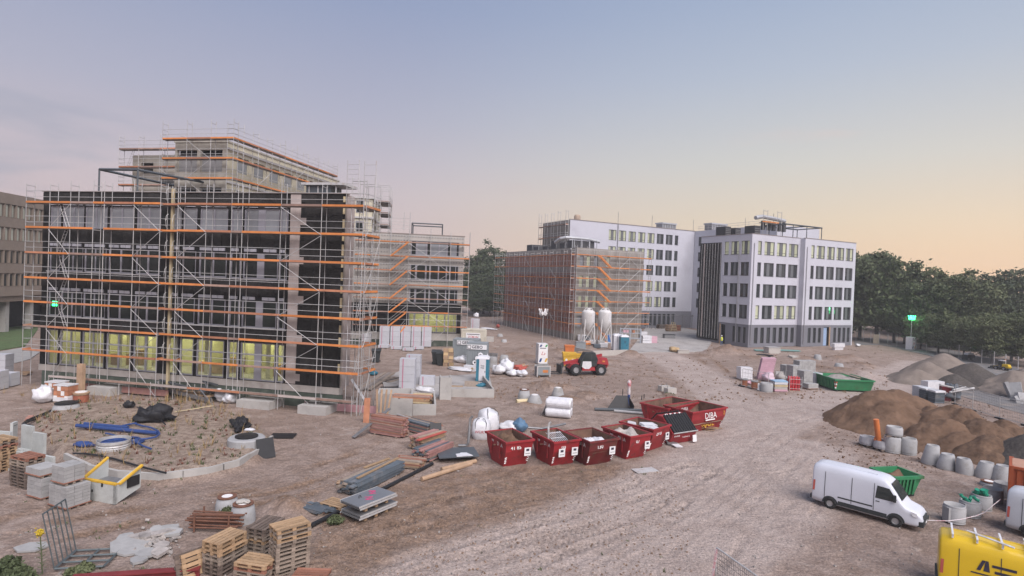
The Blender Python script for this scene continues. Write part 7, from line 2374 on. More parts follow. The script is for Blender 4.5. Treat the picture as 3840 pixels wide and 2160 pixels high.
# things at the far edge of the dig
lump('wrapped loose load beside the first sand heap', 'pallet_load', 'pallet load', W2(365, 345), 1.1, .8, m_card, 80)
solo('pale_crate', 'pale flat crate beside first sand heap', 'crate', MB().bx(-.9, -.5, 0, .9, .5, .5).bx(-.95, -.55, .5, .95, .55, .57), m_pre, W2(455, 355), .1)
t = Thing('concrete_block', 'pale concrete cube standing before white building', 'concrete block', W2(1415, 355), .2)
t.bb('body', m_pre, -1.1, -.7, 0, 1.1, .7, .95)
t.bb('lid', m_blkc, -1.15, -.75, .953, 1.15, .75, 1.05)
for i, (x, y, w_) in enumerate(((1310, 335, 2.6), (1590, 335, 4.0))):
    solo('teal_board', 'teal board strip lying before white building, %s' % ('left', 'right')[i], 'board', MB().obx((0, 0, .15), (w_, .9, .12), (.05, 0, 0)), M('teal_board_paint', (.16, .30, .28), .7, .15, 1), W2(x, y), .02)
pipe('black_cable', 'black cable coil spread on sand before white building', [W2(*p, .1) for p in ((1150, 400), (1260, 402), (1370, 405), (1400, 390), (1340, 375), (1250, 372), (1330, 368), (1430, 385))], .09, m_black, 'cable')
cone('small white topped cone on the sand, right of cube', W2(1905, 430), .95, .62, .42, .9, None, tilt=0)
cone('concrete cone half sunk beside green skip', R1(340, 290), 1.05, .62, .42, .95, None, tilt=0)
solo('concrete_slab', 'flat pale slab with black edge on the sand', 'slab', MB().bx(-1.0, -.5, 0, 1.0, .5, .35).bx(-1.0, .53, 0, .7, .8, .45), m_pre, W2(1685, 415), .05)
t = Thing('white_bench', 'white board bench against grey wall, right of the door', 'bench', W2(2120, 320), AZW)
t.bb('seat', m_foil, -1.5, -.4, .5, 1.5, .3, 1.2)
t.bb('leg', m_foil, -1.2, -.3, 0, 1.2, .2, .498)
lump('white sack near the fence corner', 'sack', 'sack', W2(2340, 285), .75, .5, m_foil, 82, flat=.5)
# worker on the sand heap
def person(label, p, rz, h=1.76):
    me_ = bpy.data.meshes.new('body')
    V_ = [(0, 0, .93), (0, 0, 1.15), (0, .01, 1.38), (0, .0, 1.50), (0, -.02, 1.60), (0, -.02, 1.74), (-.19, 0, 1.40), (-.25, -.02, 1.14), (-.24, -.14, .92), (.19, 0, 1.40), (.25, -.02, 1.14), (.22, -.16, .95), (-.10, 0, .88), (-.11, -.02, .48), (-.11, .02, .08), (-.12, -.14, .04), (.10, 0, .88), (.12, -.05, .48), (.13, .02, .08), (.14, -.14, .04)]
    E_ = [(0, 1), (1, 2), (2, 3), (3, 4), (4, 5), (2, 6), (6, 7), (7, 8), (2, 9), (9, 10), (10, 11), (0, 12), (12, 13), (13, 14), (14, 15), (0, 16), (16, 17), (17, 18), (18, 19)]
    rad = [.15, .14, .16, .065, .09, .085, .07, .055, .04, .07, .055, .04, .10, .075, .055, .05, .10, .075, .055, .05]
    me_.from_pydata(V_, E_, [])
    o = bpy.data.objects.new('person', me_)
    COL.objects.link(o)
    o.matrix_basis = FR(p, rz)
    sk = o.modifiers.new('skin', 'SKIN')
    for i, q in enumerate(me_.skin_vertices[0].data):
        q.radius = (rad[i], rad[i] * .85)
    me_.skin_vertices[0].data[0].use_root = True
    o.modifiers.new('smooth', 'SUBSURF').levels = 1
    me_.materials.append(M('work_blue', (.10, .14, .22), .85, .15, 2))
    tag(o, label, 'person')
    def kid(n, mb, mat):
        c_ = bpy.data.objects.new(n, mb.mesh(n, mat)); COL.objects.link(c_); c_.parent = o
    kid('safety_vest', MB().lathe([(.21, .86), (.225, 1.05), (.235, 1.3), (.2, 1.44), (.1, 1.48)], 14), M('hi_vis_yellow', (.55, .58, .08), .7, .1, 2))
    kid('helmet', MB().lathe([(.13, 1.66), (.115, 1.72), (.09, 1.79), (0, 1.83)], 12, (0, -.02, 0)), m_foil)
    kid('face', MB().lathe([(.03, 1.55), (.08, 1.58), (.085, 1.65), (.07, 1.69)], 10, (0, -.035, 0)), M('skin_tone', (.36, .22, .16), .7, .05, 2))
    return o


person('worker in yellow safety vest standing behind the sand heap', W2(905, 318) + Vector((0, 1.5, .55)), .3)
# ------------------------------------------------------------------ material cluster right of the haul road
def fence_panel(name, label, a, b, h, n=9, nz=5, group=None, r_=.028, tilt=0.0):
    t = Thing(name, label, 'fence', a, az(a, b), group)
    w = (b - a).length
    t.tube('frame_bar', m_galv, (0, 0, .12), (0, tilt, h), r_)
    t.tube('frame_bar', m_galv, (w, 0, .12), (w, tilt, h), r_)
    t.tube('frame_bar', m_galv, (0, tilt, h), (w, tilt, h), r_)
    t.tube('frame_bar', m_galv, (0, 0, .15), (w, 0, .15), r_)
    mb = MB()
    for k in range(1, n):
        mb.tube((w * k / n, 0, .15), (w * k / n, tilt, h), r_ * .28, 3, caps=False)
    for k in range(1, nz):
        mb.tube((0, tilt * k / nz, h * k / nz), (w, tilt * k / nz, h * k / nz), r_ * .28, 3, caps=False)
    t.mb('wire_mesh', m_galvd, mb)
    for x in (0, w):
        t.bb('foot', m_black, x - .35, -.12, 0, x + .35, .12, .12)
    return t


fence_panel('fence_panel', 'mesh fence panel standing before the pink insulation stack', W2(1090, 715), W2(1370, 775), 1.95, tilt=.1)
t = Thing('pallet_load', 'white film wrapped roll load, left end of material cluster', 'pallet load', W2(1120, 640), .1)
mb = MB().bx(-.7, -.5, .1, .7, .5, .8).jitter(.06, 2, 1); t.mb('pack', m_foil, mb)
mb = MB().bx(-.75, -.5, .82, .7, .5, 1.5).jitter(.08, 2, 3); t.mb('pack', m_foil, mb)
t.bb('pallet_runner', m_woodg, -.7, -.45, 0, .7, .45, .1)
t = Thing('insulation_stack', 'tall tilted stack of pale pink insulation boards', 'insulation stack', W2(1350, 640), -.25)
for k in range(11):
    t.box('board', m_pink, (.04 * k - .2, 0, .13 + k * .235), (1.5, 1.1, .22), (0, -.05, 0))
lump('pink and white film wrapped heap at foot of pink stack', 'insulation_heap', 'insulation', W2(1380, 665), 1.0, .95, M('pale_pink_film', (.56, .43, .49), .45, .1, 2, bump=.6), 90, flat=.6)
lump('small bright pink sack between orange pipe pieces', 'sack', 'sack', W2(1175, 690), .35, .4, m_pink, 91)
for i, (x, y) in enumerate(((1120, 715), (1225, 738))):
    t = Thing('clay_shaft', 'short orange pipe shaft with grey collar, %s' % ('left', 'right')[i], 'pipe shaft', W2(x, y), 0, 'orange pipe shafts')
    t.mb('shaft', M('orange_clay', (.33, .125, .065), .7, .15, 2, rnd=.1), MB().lathe([(.32, 0), (.34, .1), (.30, .4), (.33, .75), (.0, .75)], 16))
    t.mb('collar', m_ring, MB().lathe([(.38, .752), (.40, .87), (.33, .9), (.22, .9), (.2, .76)], 18))
    t.bb('foot', m_black, -.5, -.3, -.01, .5, .3, .06)
ring('wide grey concrete ring in material cluster', W2(1355, 770), .62, .95, .1, name='concrete_ring')
t = Thing('sack_pallet', 'pallet of pale sacks topped with blue film', 'sack pallet', W2(1487, 765), .05)
for k in range(4):
    t.mb('sack_layer', [m_pink, m_pre, m_foam, m_foil][k], MB().bx(-.68, -.5, .08 + k * .24, .68, .5, .30 + k * .24).jitter(.05, 3, k))
t.mb('film', M('pale_blue_film', (.28, .42, .56), .4, .1, 2), MB().bx(-.72, -.52, 1.04, .7, .52, 1.16).jitter(.05, 3, 5))
solo('white_board', 'white tilted sign plate lying before the grey ring', 'plate', MB().obx((0, 0, .35), (.55, .05, .75), (-.5, .3, 0)), m_sign, W2(1290, 760))
lump('grey sacks heap behind the sack pallet', 'sack', 'sack', W2(1510, 665), .6, .9, M('grey_sack', (.33, .31, .29), .8, .15, 3, bump=.5), 92)
solo('white_board', 'pale plate with dark holes behind the sack heap', 'plate', MB().obx((0, 0, .5), (1.1, .08, 1.0), (-.2, 0, .1)), m_blkc, W2(1500, 640))
t = Thing('gas_cage', 'wire cage holding red gas cylinders', 'gas cage', W2(1645, 760), .0)
m_gasred = M('gas_bottle_red', (.42, .03, .04), .4, .08, 2, spec=.5)
gcm = MB().lathe([(.13, .1), (.14, 1.25), (.08, 1.42), (.05, 1.55), (0, 1.55)], 10)
gcm.sm = True
gme = gcm.mesh('gas_cylinder', m_gasred)
for i in range(4):
    for j in range(2):
        t.add('gas_cylinder', gme, Matrix.Translation((-.45 + i * .3, -.2 + j * .4, 0)))
for x in (-.65, .65):
    for y in (-.45, .45):
        t.tube('post', m_galv, (x, y, 0), (x, y, 1.6), .035)
for z in (.3, .8, 1.3):
    for y in (-.45, .45):
        t.tube('cage_bar', m_galv, (-.65, y, z), (.65, y, z), .018)
t.bb('floor', m_woodg, -.7, -.5, 0, .7, .5, .09)
BS = 'grey block stacks of the material cluster'
block_stack('block_stack', 'grey block stack, leftmost behind gas cage', W2(1560, 610), .35, 2, 2, 4, (.45, .45, .34), m_blkc, BS)
block_stack('block_stack', 'grey block stack in the middle, two tiers high', W2(1645, 650), .35, 3, 2, 5, (.42, .5, .34), m_blkc, BS)
block_stack('block_stack', 'large grey block stack right of gas cage', W2(1765, 715), .3, 3, 2, 6, (.42, .5, .28), m_blkc, BS)
block_stack('block_stack', 'flat low grey block stack in front of the large one', W2(1825, 740), .3, 3, 2, 2, (.45, .45, .25), m_blkc, BS)
block_stack('block_stack', 'long dark banded block stack at the back of cluster', W2(1760, 610), .3, 6, 2, 6, (.42, .5, .32), m_blkc, BS)
wrapped('block_pack', 'film wrapped grey load behind green skip', W2(1885, 690), .3, 1.0, .9, 3, .42)
# green skip
ga, gb, gc_ = W2(1872, 568, 1.3), W2(2100, 640, 1.3), W2(2236, 604, 1.3)
def open_skip(label, a, b, wdt, H, mat, group=None, ribs=6, stripes=True):
    ln = (b - a).length
    t = Thing('roll_off_skip', label, 'skip', (a.x, a.y, 0), az(a, b), group)
    mb = MB()
    o_ = [(0, 0), (ln, 0), (ln, wdt), (0, wdt)]
    b_ = [(.15, .12), (ln - .35, .12), (ln - .35, wdt - .12), (.15, wdt - .12)]
    i_ = [(.08, .08), (ln - .08, .08), (ln - .08, wdt - .08), (.08, wdt - .08)]
    for k in range(4):
        n_ = (k + 1) % 4
        mb.quad((*b_[k], .15), (*b_[n_], .15), (*o_[n_], H), (*o_[k], H))
        mb.quad((*i_[k], H), (*i_[n_], H), (*b_[n_], .3), (*b_[k], .3))
        mb.quad((*o_[k], H), (*o_[n_], H), (*i_[n_], H), (*i_[k], H))
    mb.quad(*[(x, y, .3) for x, y in b_]); mb.quad(*[(x, y, .15) for x, y in reversed(b_)])
    t.mb('hull', mat, mb)
    t.mb('rim', mat, MB().bx(-.06, -.08, H - .1, ln + .06, .06, H + .05).bx(-.06, wdt - .06, H - .1, ln + .06, wdt + .08, H + .05).bx(ln - .05, .06, H - .1, ln + .07, wdt - .06, H + .05).bx(-.07, .06, H - .1, .05, wdt - .06, H + .05))
    for k in range(ribs):
        x = .3 + k * (ln - .8) / (ribs - 1)
        t.mb('rib', mat, MB().quad((x - .05, .06, .15), (x + .05, .06, .15), (x + .05, -.07, H - .1), (x - .05, -.07, H - .1)).quad((x + .05, .06, .15), (x + .05, .12, .15), (x + .05, 0, H - .1), (x + .05, -.07, H - .1)))
    if stripes:
        for k in range(4):
            t.box('warning_stripe', m_paint if k % 2 else m_redb, (ln - .12, -.03 + .02 * k, H - .3 - k * .2), (.16, .02, .13), (0, .4, 0))
            t.box('warning_stripe', m_paint if k % 2 else m_redb, (ln - .02 - .06 * k, .14, H - .3 - k * .2), (.02, .16, .13), (.4, 0, 0))
    for y in (.3, wdt - .3):
        t.bb('runner', m_black2, .1, y - .08, 0, ln - .2, y + .08, .148)
    return t, ln


gs, gln = open_skip('green roll off skip filled with rubble, right of block stacks', ga, gb, max(1.6, (gc_ - gb).length), 1.3, m_green)
mb = MB(); mb.sm = True
n = 14
gw = max(1.6, (gc_ - gb).length)
for j in range(n + 1):
    for i in range(n + 1):
        u, v = i / n, j / n
        e = min(1, min(u, 1 - u, v, 1 - v) * 4)
        mb.v.append((.12 + u * (gln - .3), .12 + v * (gw - .24), .95 + e * .35 * (1 + mnoise.noise(Vector((u * 5, v * 3, .7)))) + .08 * mnoise.noise(Vector((u * 20, v * 14, 3)))))
for j in range(n):
    for i in range(n):
        a = j * (n + 1) + i
        mb.f.append((a, a + 1, a + n + 2, a + n + 1))
solo('skip_load', 'earthy rubble heaped in green skip', 'load', mb, m_rubb, mtx=gs.o.matrix_basis)
solo('timber_lath', 'long flat board lying on green skip rim', 'board', MB().obx((0, 0, 0), (gln * .75, .45, .06), (0, .03, .08)), m_woodg, mtx=gs.o.matrix_basis @ Matrix.Translation((gln * .42, gw * .7, 1.5)))


# ------------------------------------------------------------------ heaps
def heap(name, label, mat, peaks, slope=.66, cell=.17, amp=.28, seed=0, cat='heap', extra=()):
    """an uneven heap: peaks (photo x, photo y, depth) become cones at the angle of repose"""
    P = [at(*p) for p in peaks]
    cones = [(p.x, p.y, max(.3, p.z)) for p in P] + list(extra)
    x0 = min(c[0] - c[2] / slope for c in cones) - .5; x1 = max(c[0] + c[2] / slope for c in cones) + .5
    y0 = min(c[1] - c[2] / slope for c in cones) - .5; y1 = max(c[1] + c[2] / slope for c in cones) + .5
    xs = np.arange(x0, x1, cell); ys = np.arange(y0, y1, cell)
    X, Y = np.meshgrid(xs, ys)
    wob = .9 * fbm(X, Y, .45, 3, 40 + seed)
    Z = np.full(X.shape, -1.0)
    for cx_, cy_, h in cones:
        d = np.hypot(X - cx_, Y - cy_)
        zz = h + .12 - np.sqrt((slope * d * (1 + .25 * wob)) ** 2 + .05 * h)
        Z = np.maximum(Z, zz)
    Z = Z + (amp * 1.3 * fbm(X, Y, .9, 4, 50 + seed) + amp * .5 * np.abs(fbm(X, Y, 2.6, 3, 60 + seed))) * np.clip(Z + .3, 0, 1)
    Z = np.where(Z > -.25, Z, -.25)
    keep = Z > -.2
    me = bpy.data.meshes.new(name)
    nxx, nyy = len(xs), len(ys)
    idx = np.arange(nxx * nyy).reshape(nyy, nxx)
    q = np.stack([idx[:-1, :-1], idx[:-1, 1:], idx[1:, 1:], idx[1:, :-1]], -1).reshape(-1, 4)
    kk = (keep[:-1, :-1] | keep[:-1, 1:] | keep[1:, 1:] | keep[1:, :-1]).ravel()
    q = q[kk]
    used = np.unique(q)
    remap = np.full(nxx * nyy, -1); remap[used] = np.arange(len(used))
    co = np.stack([X, Y, Z], -1).reshape(-1, 3)[used]
    me.from_pydata(co.tolist(), [], remap[q].tolist())
    me.polygons.foreach_set('use_smooth', [True] * len(me.polygons))
    me.materials.append(mat)
    o = bpy.data.objects.new(name, me)
    COL.objects.link(o)
    return tag(o, label, cat)


heap('earth_heap', 'big brown earth heap behind the concrete rings', m_earth, [(2222, 976, 46.5), (2262, 975, 48.5), (2298, 985, 49.5), (2180, 1030, 45), (2240, 1000, 45), (2320, 1040, 43.5)], seed=1, slope=.62)
heap('earth_heap', 'second brown earth heap with stony face, right of the big one', m_earth, [(2350, 1018, 45), (2395, 1010, 43), (2428, 1022, 42), (2385, 1045, 40.5), (2420, 1075, 39)], seed=2, slope=.7)
heap('earth_heap', 'dark stony earth heap reaching right frame edge', M('stony_earth', (.125, .080, .055), .97, .35, 2.5, bump=1.8, bscale=3.0, spec=.1, dirt=(.165, .105, .07), dscale=.7, damt=.6), [(2475, 1050, 40), (2530, 1055, 40.5), (2500, 1085, 37.5), (2590, 1075, 40)], seed=3, slope=.72)
heap('gravel_heap', 'dark gravel heap at right frame edge behind container', m_grav, [(2600, 1085, 36.0)], seed=4, slope=.8)
heap('sand_heap', 'grey brown sand heap far right, front of the row', m_gsand, [(2336, 906, 70.5), (2308, 925, 69)], seed=5, amp=.12)
heap('sand_heap', 'tallest grey brown sand heap far right', m_gsand, [(2374, 886, 75.5), (2400, 905, 76)], seed=6, amp=.12)
heap('sand_heap', 'small sand heap behind the tallest one', m_gsand, [(2376, 884, 84)], seed=12, amp=.1)
heap('gravel_heap', 'dark pointed gravel heap far right', m_grav, [(2446, 908, 70), (2402, 938, 67)], seed=7, amp=.1)
heap('earth_heap', 'brown earth bank with concrete rubble at far right', m_gsand, [(2562, 928, 66), (2620, 915, 66), (2530, 962, 63)], seed=8, slope=.6)
for i, (x, y, w_, h, a_) in enumerate(((2360, 610, 1.1, 1.8, .5), (2455, 610, .9, 1.8, -.4), (2545, 640, 1.9, .8, .1), (2430, 660, .7, .6, .8), (2560, 690, 1.6, .5, -.2))):
    p = R1(x, y)
    solo('concrete_slab', 'broken pale concrete slab on the far right bank, %s' % ['leaning left', 'leaning right', 'large flat one', 'small one', 'lowest one'][i], 'slab', MB().obx((0, 0, h * .42), (w_, .35, h), (-.35, a_ * .5, a_)).jitter(.08, 1.5, i), m_ring, p + Vector((0, -.3, 0)), a_)

# ------------------------------------------------------------------ rings, cones and pipes on the right
m_wrapc = M('wrapped_ring_film', (.40, .40, .42), .5, .12, 4, bump=.5)
def pallet_under(t, w_):
    for y in (-w_ * .4, 0, w_ * .4):
        t.box('pallet_runner', m_woodd, (0, y, .04), (w_ * 1.1, .1, .08))
for i, (x, y, r_, h) in enumerate(((690, 1190, .52, .62), (860, 1240, .50, .62))):
    c = R1(x, y)
    t = Thing('wrapped_ring', ['film wrapped ring seals on a pallet, leftmost', 'stack of thin grey rings holding an orange pipe'][i], 'ring stack', c, .3)
    t.mb('rings', m_wrapc, MB().lathe([(r_ * 1.05, .1), (r_ * 1.08, .25), (r_, .5), (r_ * .95, h), (r_ * .78, h), (r_ * .75, .2), (0, .2)], 18).jitter(.02 if i else .035, 5, i))
    pallet_under(t, r_ * 1.9)
pipe('orange_pipe', 'long orange drain pipe standing slanted in ring stack', [at(2204, 1055, 38.6), R1(858, 1210, .25) + Vector((0, .25, 0))], .17, m_orp, n=14)
pipe('orange_pipe', 'short orange pipe piece beside the slanted one', [at(2205, 1103, 38.7), R1(780, 1200, .0)], .15, m_orp, n=12)
CG = 'concrete rings below the earth heap'
ring('tall concrete ring below the stacked one', R1(1035, 1290) + Vector((0, .45, 0)), .52, 1.05, .09, CG)
ring('short concrete ring stacked on the tall one', R1(1035, 1290) + Vector((.1, .45, 0)), .50, .55, .09, CG, z0=1.15)
for sx in (-.25, .3):
    solo('timber_spacer', 'dark timber spacer between stacked rings, %s' % ('left' if sx < 0 else 'right'), 'spacer', MB().bx(-.5, -.05, 0, .5, .05, .09), m_woodd, R1(1035, 1290) + Vector((sx, .2, 1.055)), .3)
ring('open concrete ring right of the stacked pair', R1(1230, 1315) + Vector((0, .45, 0)), .50, 1.05, .09, CG)
CC = 'concrete cones in a curved row below the heap'
for i, (x, y, ti, hh) in enumerate(((1655, 262, .16, 1.28), (1820, 316, .10, 1.0), (2022, 366, -.13, 1.0), (2222, 408, .14, 1.0), (2392, 446, .14, 1.0))):
    cone('%s concrete cone from left in the curved row' % ['tallest, first', 'second', 'third', 'fourth', 'fifth'][i], N0(x, y) + Vector((0, .38, 0)), .92, .52, .36, hh * 1.0, None, 0, CC, tilt=ti)
NG = 'rings in the lower right corner'
for i, (x, y, r_, h, b_) in enumerate(((1915, 872, .45, .80, True), (2080, 812, .44, .74, True), (2195, 740, .44, .74, True), (2310, 672, .44, .74, False), (2420, 610, .44, .74, False))):
    ring(['empty concrete ring nearest the camera, lower right', 'concrete ring full of green pipe bends, front one', 'concrete ring holding one large green fitting', 'empty concrete ring, fourth towards the container', 'empty concrete ring half behind the orange container'][i], N0(x, y) + Vector((.05, .42, 0)), r_, h, .06, NG, bung=b_)
    if i in (1, 2):
        rr = random.Random(i)
        for k in range(5 if i == 1 else 3):
            c = N0(x, y) + Vector((.05 + rr.uniform(-.24, .24), .42 + rr.uniform(-.2, .2), h - .12 + .05 * k))
            a_ = rr.uniform(0, 6)
            s_ = .10 if i == 1 else .16
            solo('pipe_fitting', 'green pipe bend lying in the %s ring' % ('front' if i == 1 else 'second'), 'pipe fitting', MB().path([(-s_, 0, 0), (0, 0, s_ * .3), (s_ * .9, 0, s_ * 1.1), (s_ * 1.2, 0, s_ * 1.9)], s_ * .75, 10), M('green_fitting', (.02, .24, .15), .4, .1, 2), c, a_, group='green pipe bends in the rings')
cone('low manhole with rusty rim and white cap among rings', N0(2262, 500) + Vector((0, .3, 0)), .8, .52, .46, .35, 'rust', 0, tilt=0)
solo('barrier_tape', 'red and white tape strung along the near rings', 'tape', MB().path([N0(1560, 825, .3), N0(1800, 832, .42), N0(1930, 815, .45), N0(2080, 780, .45), N0(2170, 745, .45), N0(2270, 660, .5), N0(2340, 605, .5)], .02, 4), m_rw)

# ------------------------------------------------------------------ vehicles and containers, lower right
def van(label, a, b, paint, rear_red=True, rack=False, mark=False, L=5.9, wb=3.5):
    """a tall panel van; a, b: where its near side's rear and front wheels stand"""
    s = (b - a).length / wb
    t = Thing('panel_van', label, 'van', mat=Matrix.Translation((a.x, a.y, 0)) @ Matrix.Rotation(az(a, b), 4, 'Z') @ Matrix.Diagonal((s, s, s, 1)))
    W = 1.95
    ro = 1.05                      # rear overhang
    ST = [(-1.08, .42, 2.30, .06), (-1.07, .36, 2.50, .02), (-.98, .32, 2.60, 0), (-.6, .30, 2.66, 0), (.9, .30, 2.67, 0), (2.5, .30, 2.64, 0), (2.85, .30, 2.58, 0), (3.12, .30, 2.42, 0), (3.45, .30, 1.98, 0), (3.75, .30, 1.52, .01), (3.95, .30, 1.30, .03), (4.35, .30, 1.17, .07), (4.6, .32, 1.03, .12), (4.74, .38, .82, .2), (4.78, .45, .62, .26)]

    def ins(x, z):
        return 0.0 if z < 1.15 else .13 * (z - 1.15) / 1.4

    mb = MB()
    mb.sm = True
    m_ = 11
    for x, zb, zt, ni in ST:
        h = zt - zb
        row = []
        for f in (0, .12, .30, .50, .68, .82, .92, .97):
            z = zb + h * f
            row.append((ins(x, z) + ni + (0 if f < .9 else (.05 if f < .95 else .13)) + (.04 if f == 0 else 0), z))
        row += [(ins(x, zt) + ni + .26, zt), (ins(x, zt) + ni + .55, zt + .012), (W / 2, zt + .02)]
        full = row + [(W - y, z) for y, z in reversed(row[:-1])]
        for y, z in full:
            mb.v.append((x, y, z))
    k_ = 2 * m_ - 1
    for a_ in range(len(ST) - 1):
        for q in range(k_ - 1):
            p0 = a_ * k_ + q
            mb.f.append((p0, p0 + k_, p0 + k_ + 1, p0 + 1))
        mb.f.append((a_ * k_ + k_ - 1, a_ * k_ + 2 * k_ - 1, (a_ + 1) * k_, a_ * k_))
    mb.f.append(tuple(range(k_))); mb.f.append(tuple(reversed(range((len(ST) - 1) * k_, len(ST) * k_))))
    o = t.mb('body', paint, mb)

    def side(name, mat, pts, off=.012):
        for fl in (0, 1):
            nn = lambda x: .09 * max(0, (x - 4.0) / .6)
            q = [(x, (ins(x, z) + nn(x) - off) if not fl else (W - ins(x, z) - nn(x) + off), z) for x, z in pts]
            t.mb(name, mat, MB().quad(*(q if not fl else reversed(q))))
    side('side_window', m_vgl, [(2.42, 1.42), (3.28, 1.42), (3.52, 1.55), (3.12, 2.12), (2.5, 2.16)])
    for x_ in (2.34, 1.15, -.35):
        for za_, zb_ in ((.66, 1.15), (1.15, 1.75), (1.75, 2.25)):
            side('door_seam', m_black2, [(x_, za_), (x_ + .03, za_), (x_ + .03, zb_), (x_, zb_)], .016)
    side('door_handle', m_black2, [(2.46, 1.22), (2.66, 1.22), (2.66, 1.27), (2.46, 1.27)], .02)
    t.bb('number_plate', m_paint, 4.845, W / 2 - .26, .42, 4.85, W / 2 + .26, .53)
    t.bb('grille', m_black2, 4.70, .5, .66, 4.80, W - .5, .86)
    side('sill_trim', m_black2, [(.45, .36), (wb - .45, .36), (wb - .45, .62), (.45, .62)])
    side('side_trim', m_black2, [(.42, .82), (2.3, .82), (2.3, .90), (.42, .90)])
    side('tail_light', m_redb, [(-ro + .02, .95), (-ro + .14, .95), (-ro + .16, 1.6), (-ro + .04, 1.6)])
    for cx_ in (0, wb):
        side('wheel_arch', m_black2, [(cx_ + .46 * math.cos(a_), .34 + .46 * math.sin(a_)) for a_ in np.linspace(0, math.pi, 12)], .006)
    side('headlight', m_foil, [(4.3, .88), (4.58, .82), (4.5, 1.06), (4.2, 1.12)], .02)
    t.mb('windscreen', m_vgl, MB().quad((3.74, .22, 1.54), (3.16, .30, 2.38), (3.16, W - .30, 2.38), (3.74, W - .22, 1.54)), L=Matrix.Translation((.03, 0, .035)))
    t.mb('bumper', m_black2, MB().bx(4.55, .12, .32, 4.84, W - .12, .62))
    t.mb('bumper', m_black2, MB().bx(-ro - .12, .06, .38, -ro - .01, W - .06, .62))
    t.mb('roof_rib', paint, MB().bx(-.6, .6, 2.655, 2.4, .66, 2.685).bx(-.6, W - .66, 2.655, 2.4, W - .6, 2.685))
    for y in (-.14, W + .02):
        t.mb('mirror', m_black2, MB().bx(3.35, y, 1.45, 3.5, y + .13, 1.85))
    for x in (0, wb):
        for y in (.06, W - .06):
            wheel(t, (x, y, .35), .35, .22)
    if rack:
        for x in (-.6, .3, 1.2, 2.1):
            t.bb('rack_bar', m_foil, x - .04, .15, 2.78, x + .04, W - .15, 2.84)
            for y in (.2, W - .26):
                t.bb('rack_foot', m_foil, x - .04, y, 2.64, x + .04, y + .06, 2.78)
    if mark:
        t.mb('side_mark', m_ink, MB().quad((.3, .06, 1.50), (.44, .06, 1.50), (.62, .10, 1.98), (.50, .10, 1.98)).quad((.55, .07, 1.5), (.78, .07, 1.5), (.72, .10, 1.98), (.62, .10, 1.98)), L=Matrix.Translation((0, -.05, 0)))
        for k, (x0, x1, z) in enumerate(((.85, 1.7, 1.75), (.95, 2.0, 1.5), (.1, 1.3, 1.32))):
            y = ins(0, z) - .014
            t.bb('print_bar', m_ink, x0, y, z, x1, y + .006, z + (.12 if k < 2 else .06))
    return t


va, vb = N0(578, 705), N0(1252, 893)
van('white panel van parked in the lower right of the haul road', va, vb, m_wvan)
ya = N0(1985, 1640)
van('yellow panel van with roof rack at the lower right corner', ya, ya + Vector((math.cos(-.62), math.sin(-.62), 0)) * 2.65, m_yvan, rack=True, mark=True)
pipe('roof_ladder', 'white ladder rail carried on yellow van roof', [N0(1990, 930, 2.2), N0(2480, 1110, 2.2)], .035, m_foil, 'ladder', 4)
pr_ = N0(2620, 1010)
van('silver van with ribbed roof cut by the right frame edge', pr_, pr_ + Vector((math.cos(-.9), math.sin(-.9), 0)) * 2.6, M('silver_paint', (.46, .48, .52), .35, .04, 1, spec=.5))
gk, gl2 = open_skip('green skip of dark earth behind the white van', N0(1240, 605), N0(1520, 590), 1.5, 1.1, m_green, ribs=5, stripes=False)
load('dark earth in the green skip behind white van', gk, 1.5, 1.5, .8, m_earth, .35, 9).matrix_basis = gk.o.matrix_basis @ Matrix.Translation((gl2 / 2, 0, 0))
# orange container
c = g(2536, 1290)
t = Thing('shipping_container', 'orange ribbed shipping container at the right frame edge', 'container', c, -.72)
Lc, Wc_, Hc = 5.0, 2.2, 2.35
t.bb('body', m_orc, .04, .04, .12, Lc - .04, Wc_ - .04, Hc - .06)
for k in range(16):
    t.mb('rib', m_orc, MB().bx(.25 + k * .29, -.0, .2, .40 + k * .29, .037, Hc - .15))
for k in range(7):
    t.mb('rib', m_orc, MB().bx(0, .25 + k * .28, .2, .037, .39 + k * .28, Hc - .15))
t.mb('corner_post', m_orc, MB().bx(-.05, -.05, 0, .13, .13, Hc).bx(-.05, Wc_ - .13, 0, .13, Wc_ + .05, Hc))
t.mb('top_rail', m_orc, MB().bx(.13, -.05, Hc - .12, Lc, .06, Hc).bx(-.05, .13, Hc - .12, .06, Wc_ - .13, Hc))
t.bb('roof', M('faded_orange_roof', (.42, .24, .17), .7, .15, 1), .07, .07, Hc - .058, Lc, Wc_ - .07, Hc - .02)

# ------------------------------------------------------------------ fences, packs and machines on the far right
fp = [R1(1740, 700), R1(1955, 775), R1(2275, 875), R1(2600, 960)]
for i, (a, b) in enumerate(zip(fp, fp[1:])):
    fence_panel('fence_panel', 'mesh site fence panel behind the earth heaps, %s' % ['leftmost', 'middle', 'rightmost'][i], a, b, 2.0, n=16, nz=8, group='site fence behind the heaps')
wrapped('block_pack', 'white wrapped pack behind the big earth heap, left', R1(1315, 625), .1, .95, .9, 2, .6)
for i, (x, y) in enumerate(((1400, 650), (1515, 680))):
    t = Thing('slat_crate', 'dark slatted crate with white film top, %s' % ('left', 'right')[i], 'crate', mat=FR(R1(x, y), .1) @ Matrix.Diagonal((.6, .7, .66, 1)), group='dark slatted crates')
    for k in range(6):
        t.bb('slat', m_slate, -.85, -.6, .1 + k * .27, .85, .6, .30 + k * .27)
    t.mb('film_top', m_foil, MB().bx(-.9, -.65, 1.7, .9, .65, 1.95).jitter(.06, 3, i))
    t.bb('core', m_black2, -.8, -.55, .05, .8, .55, 1.69)
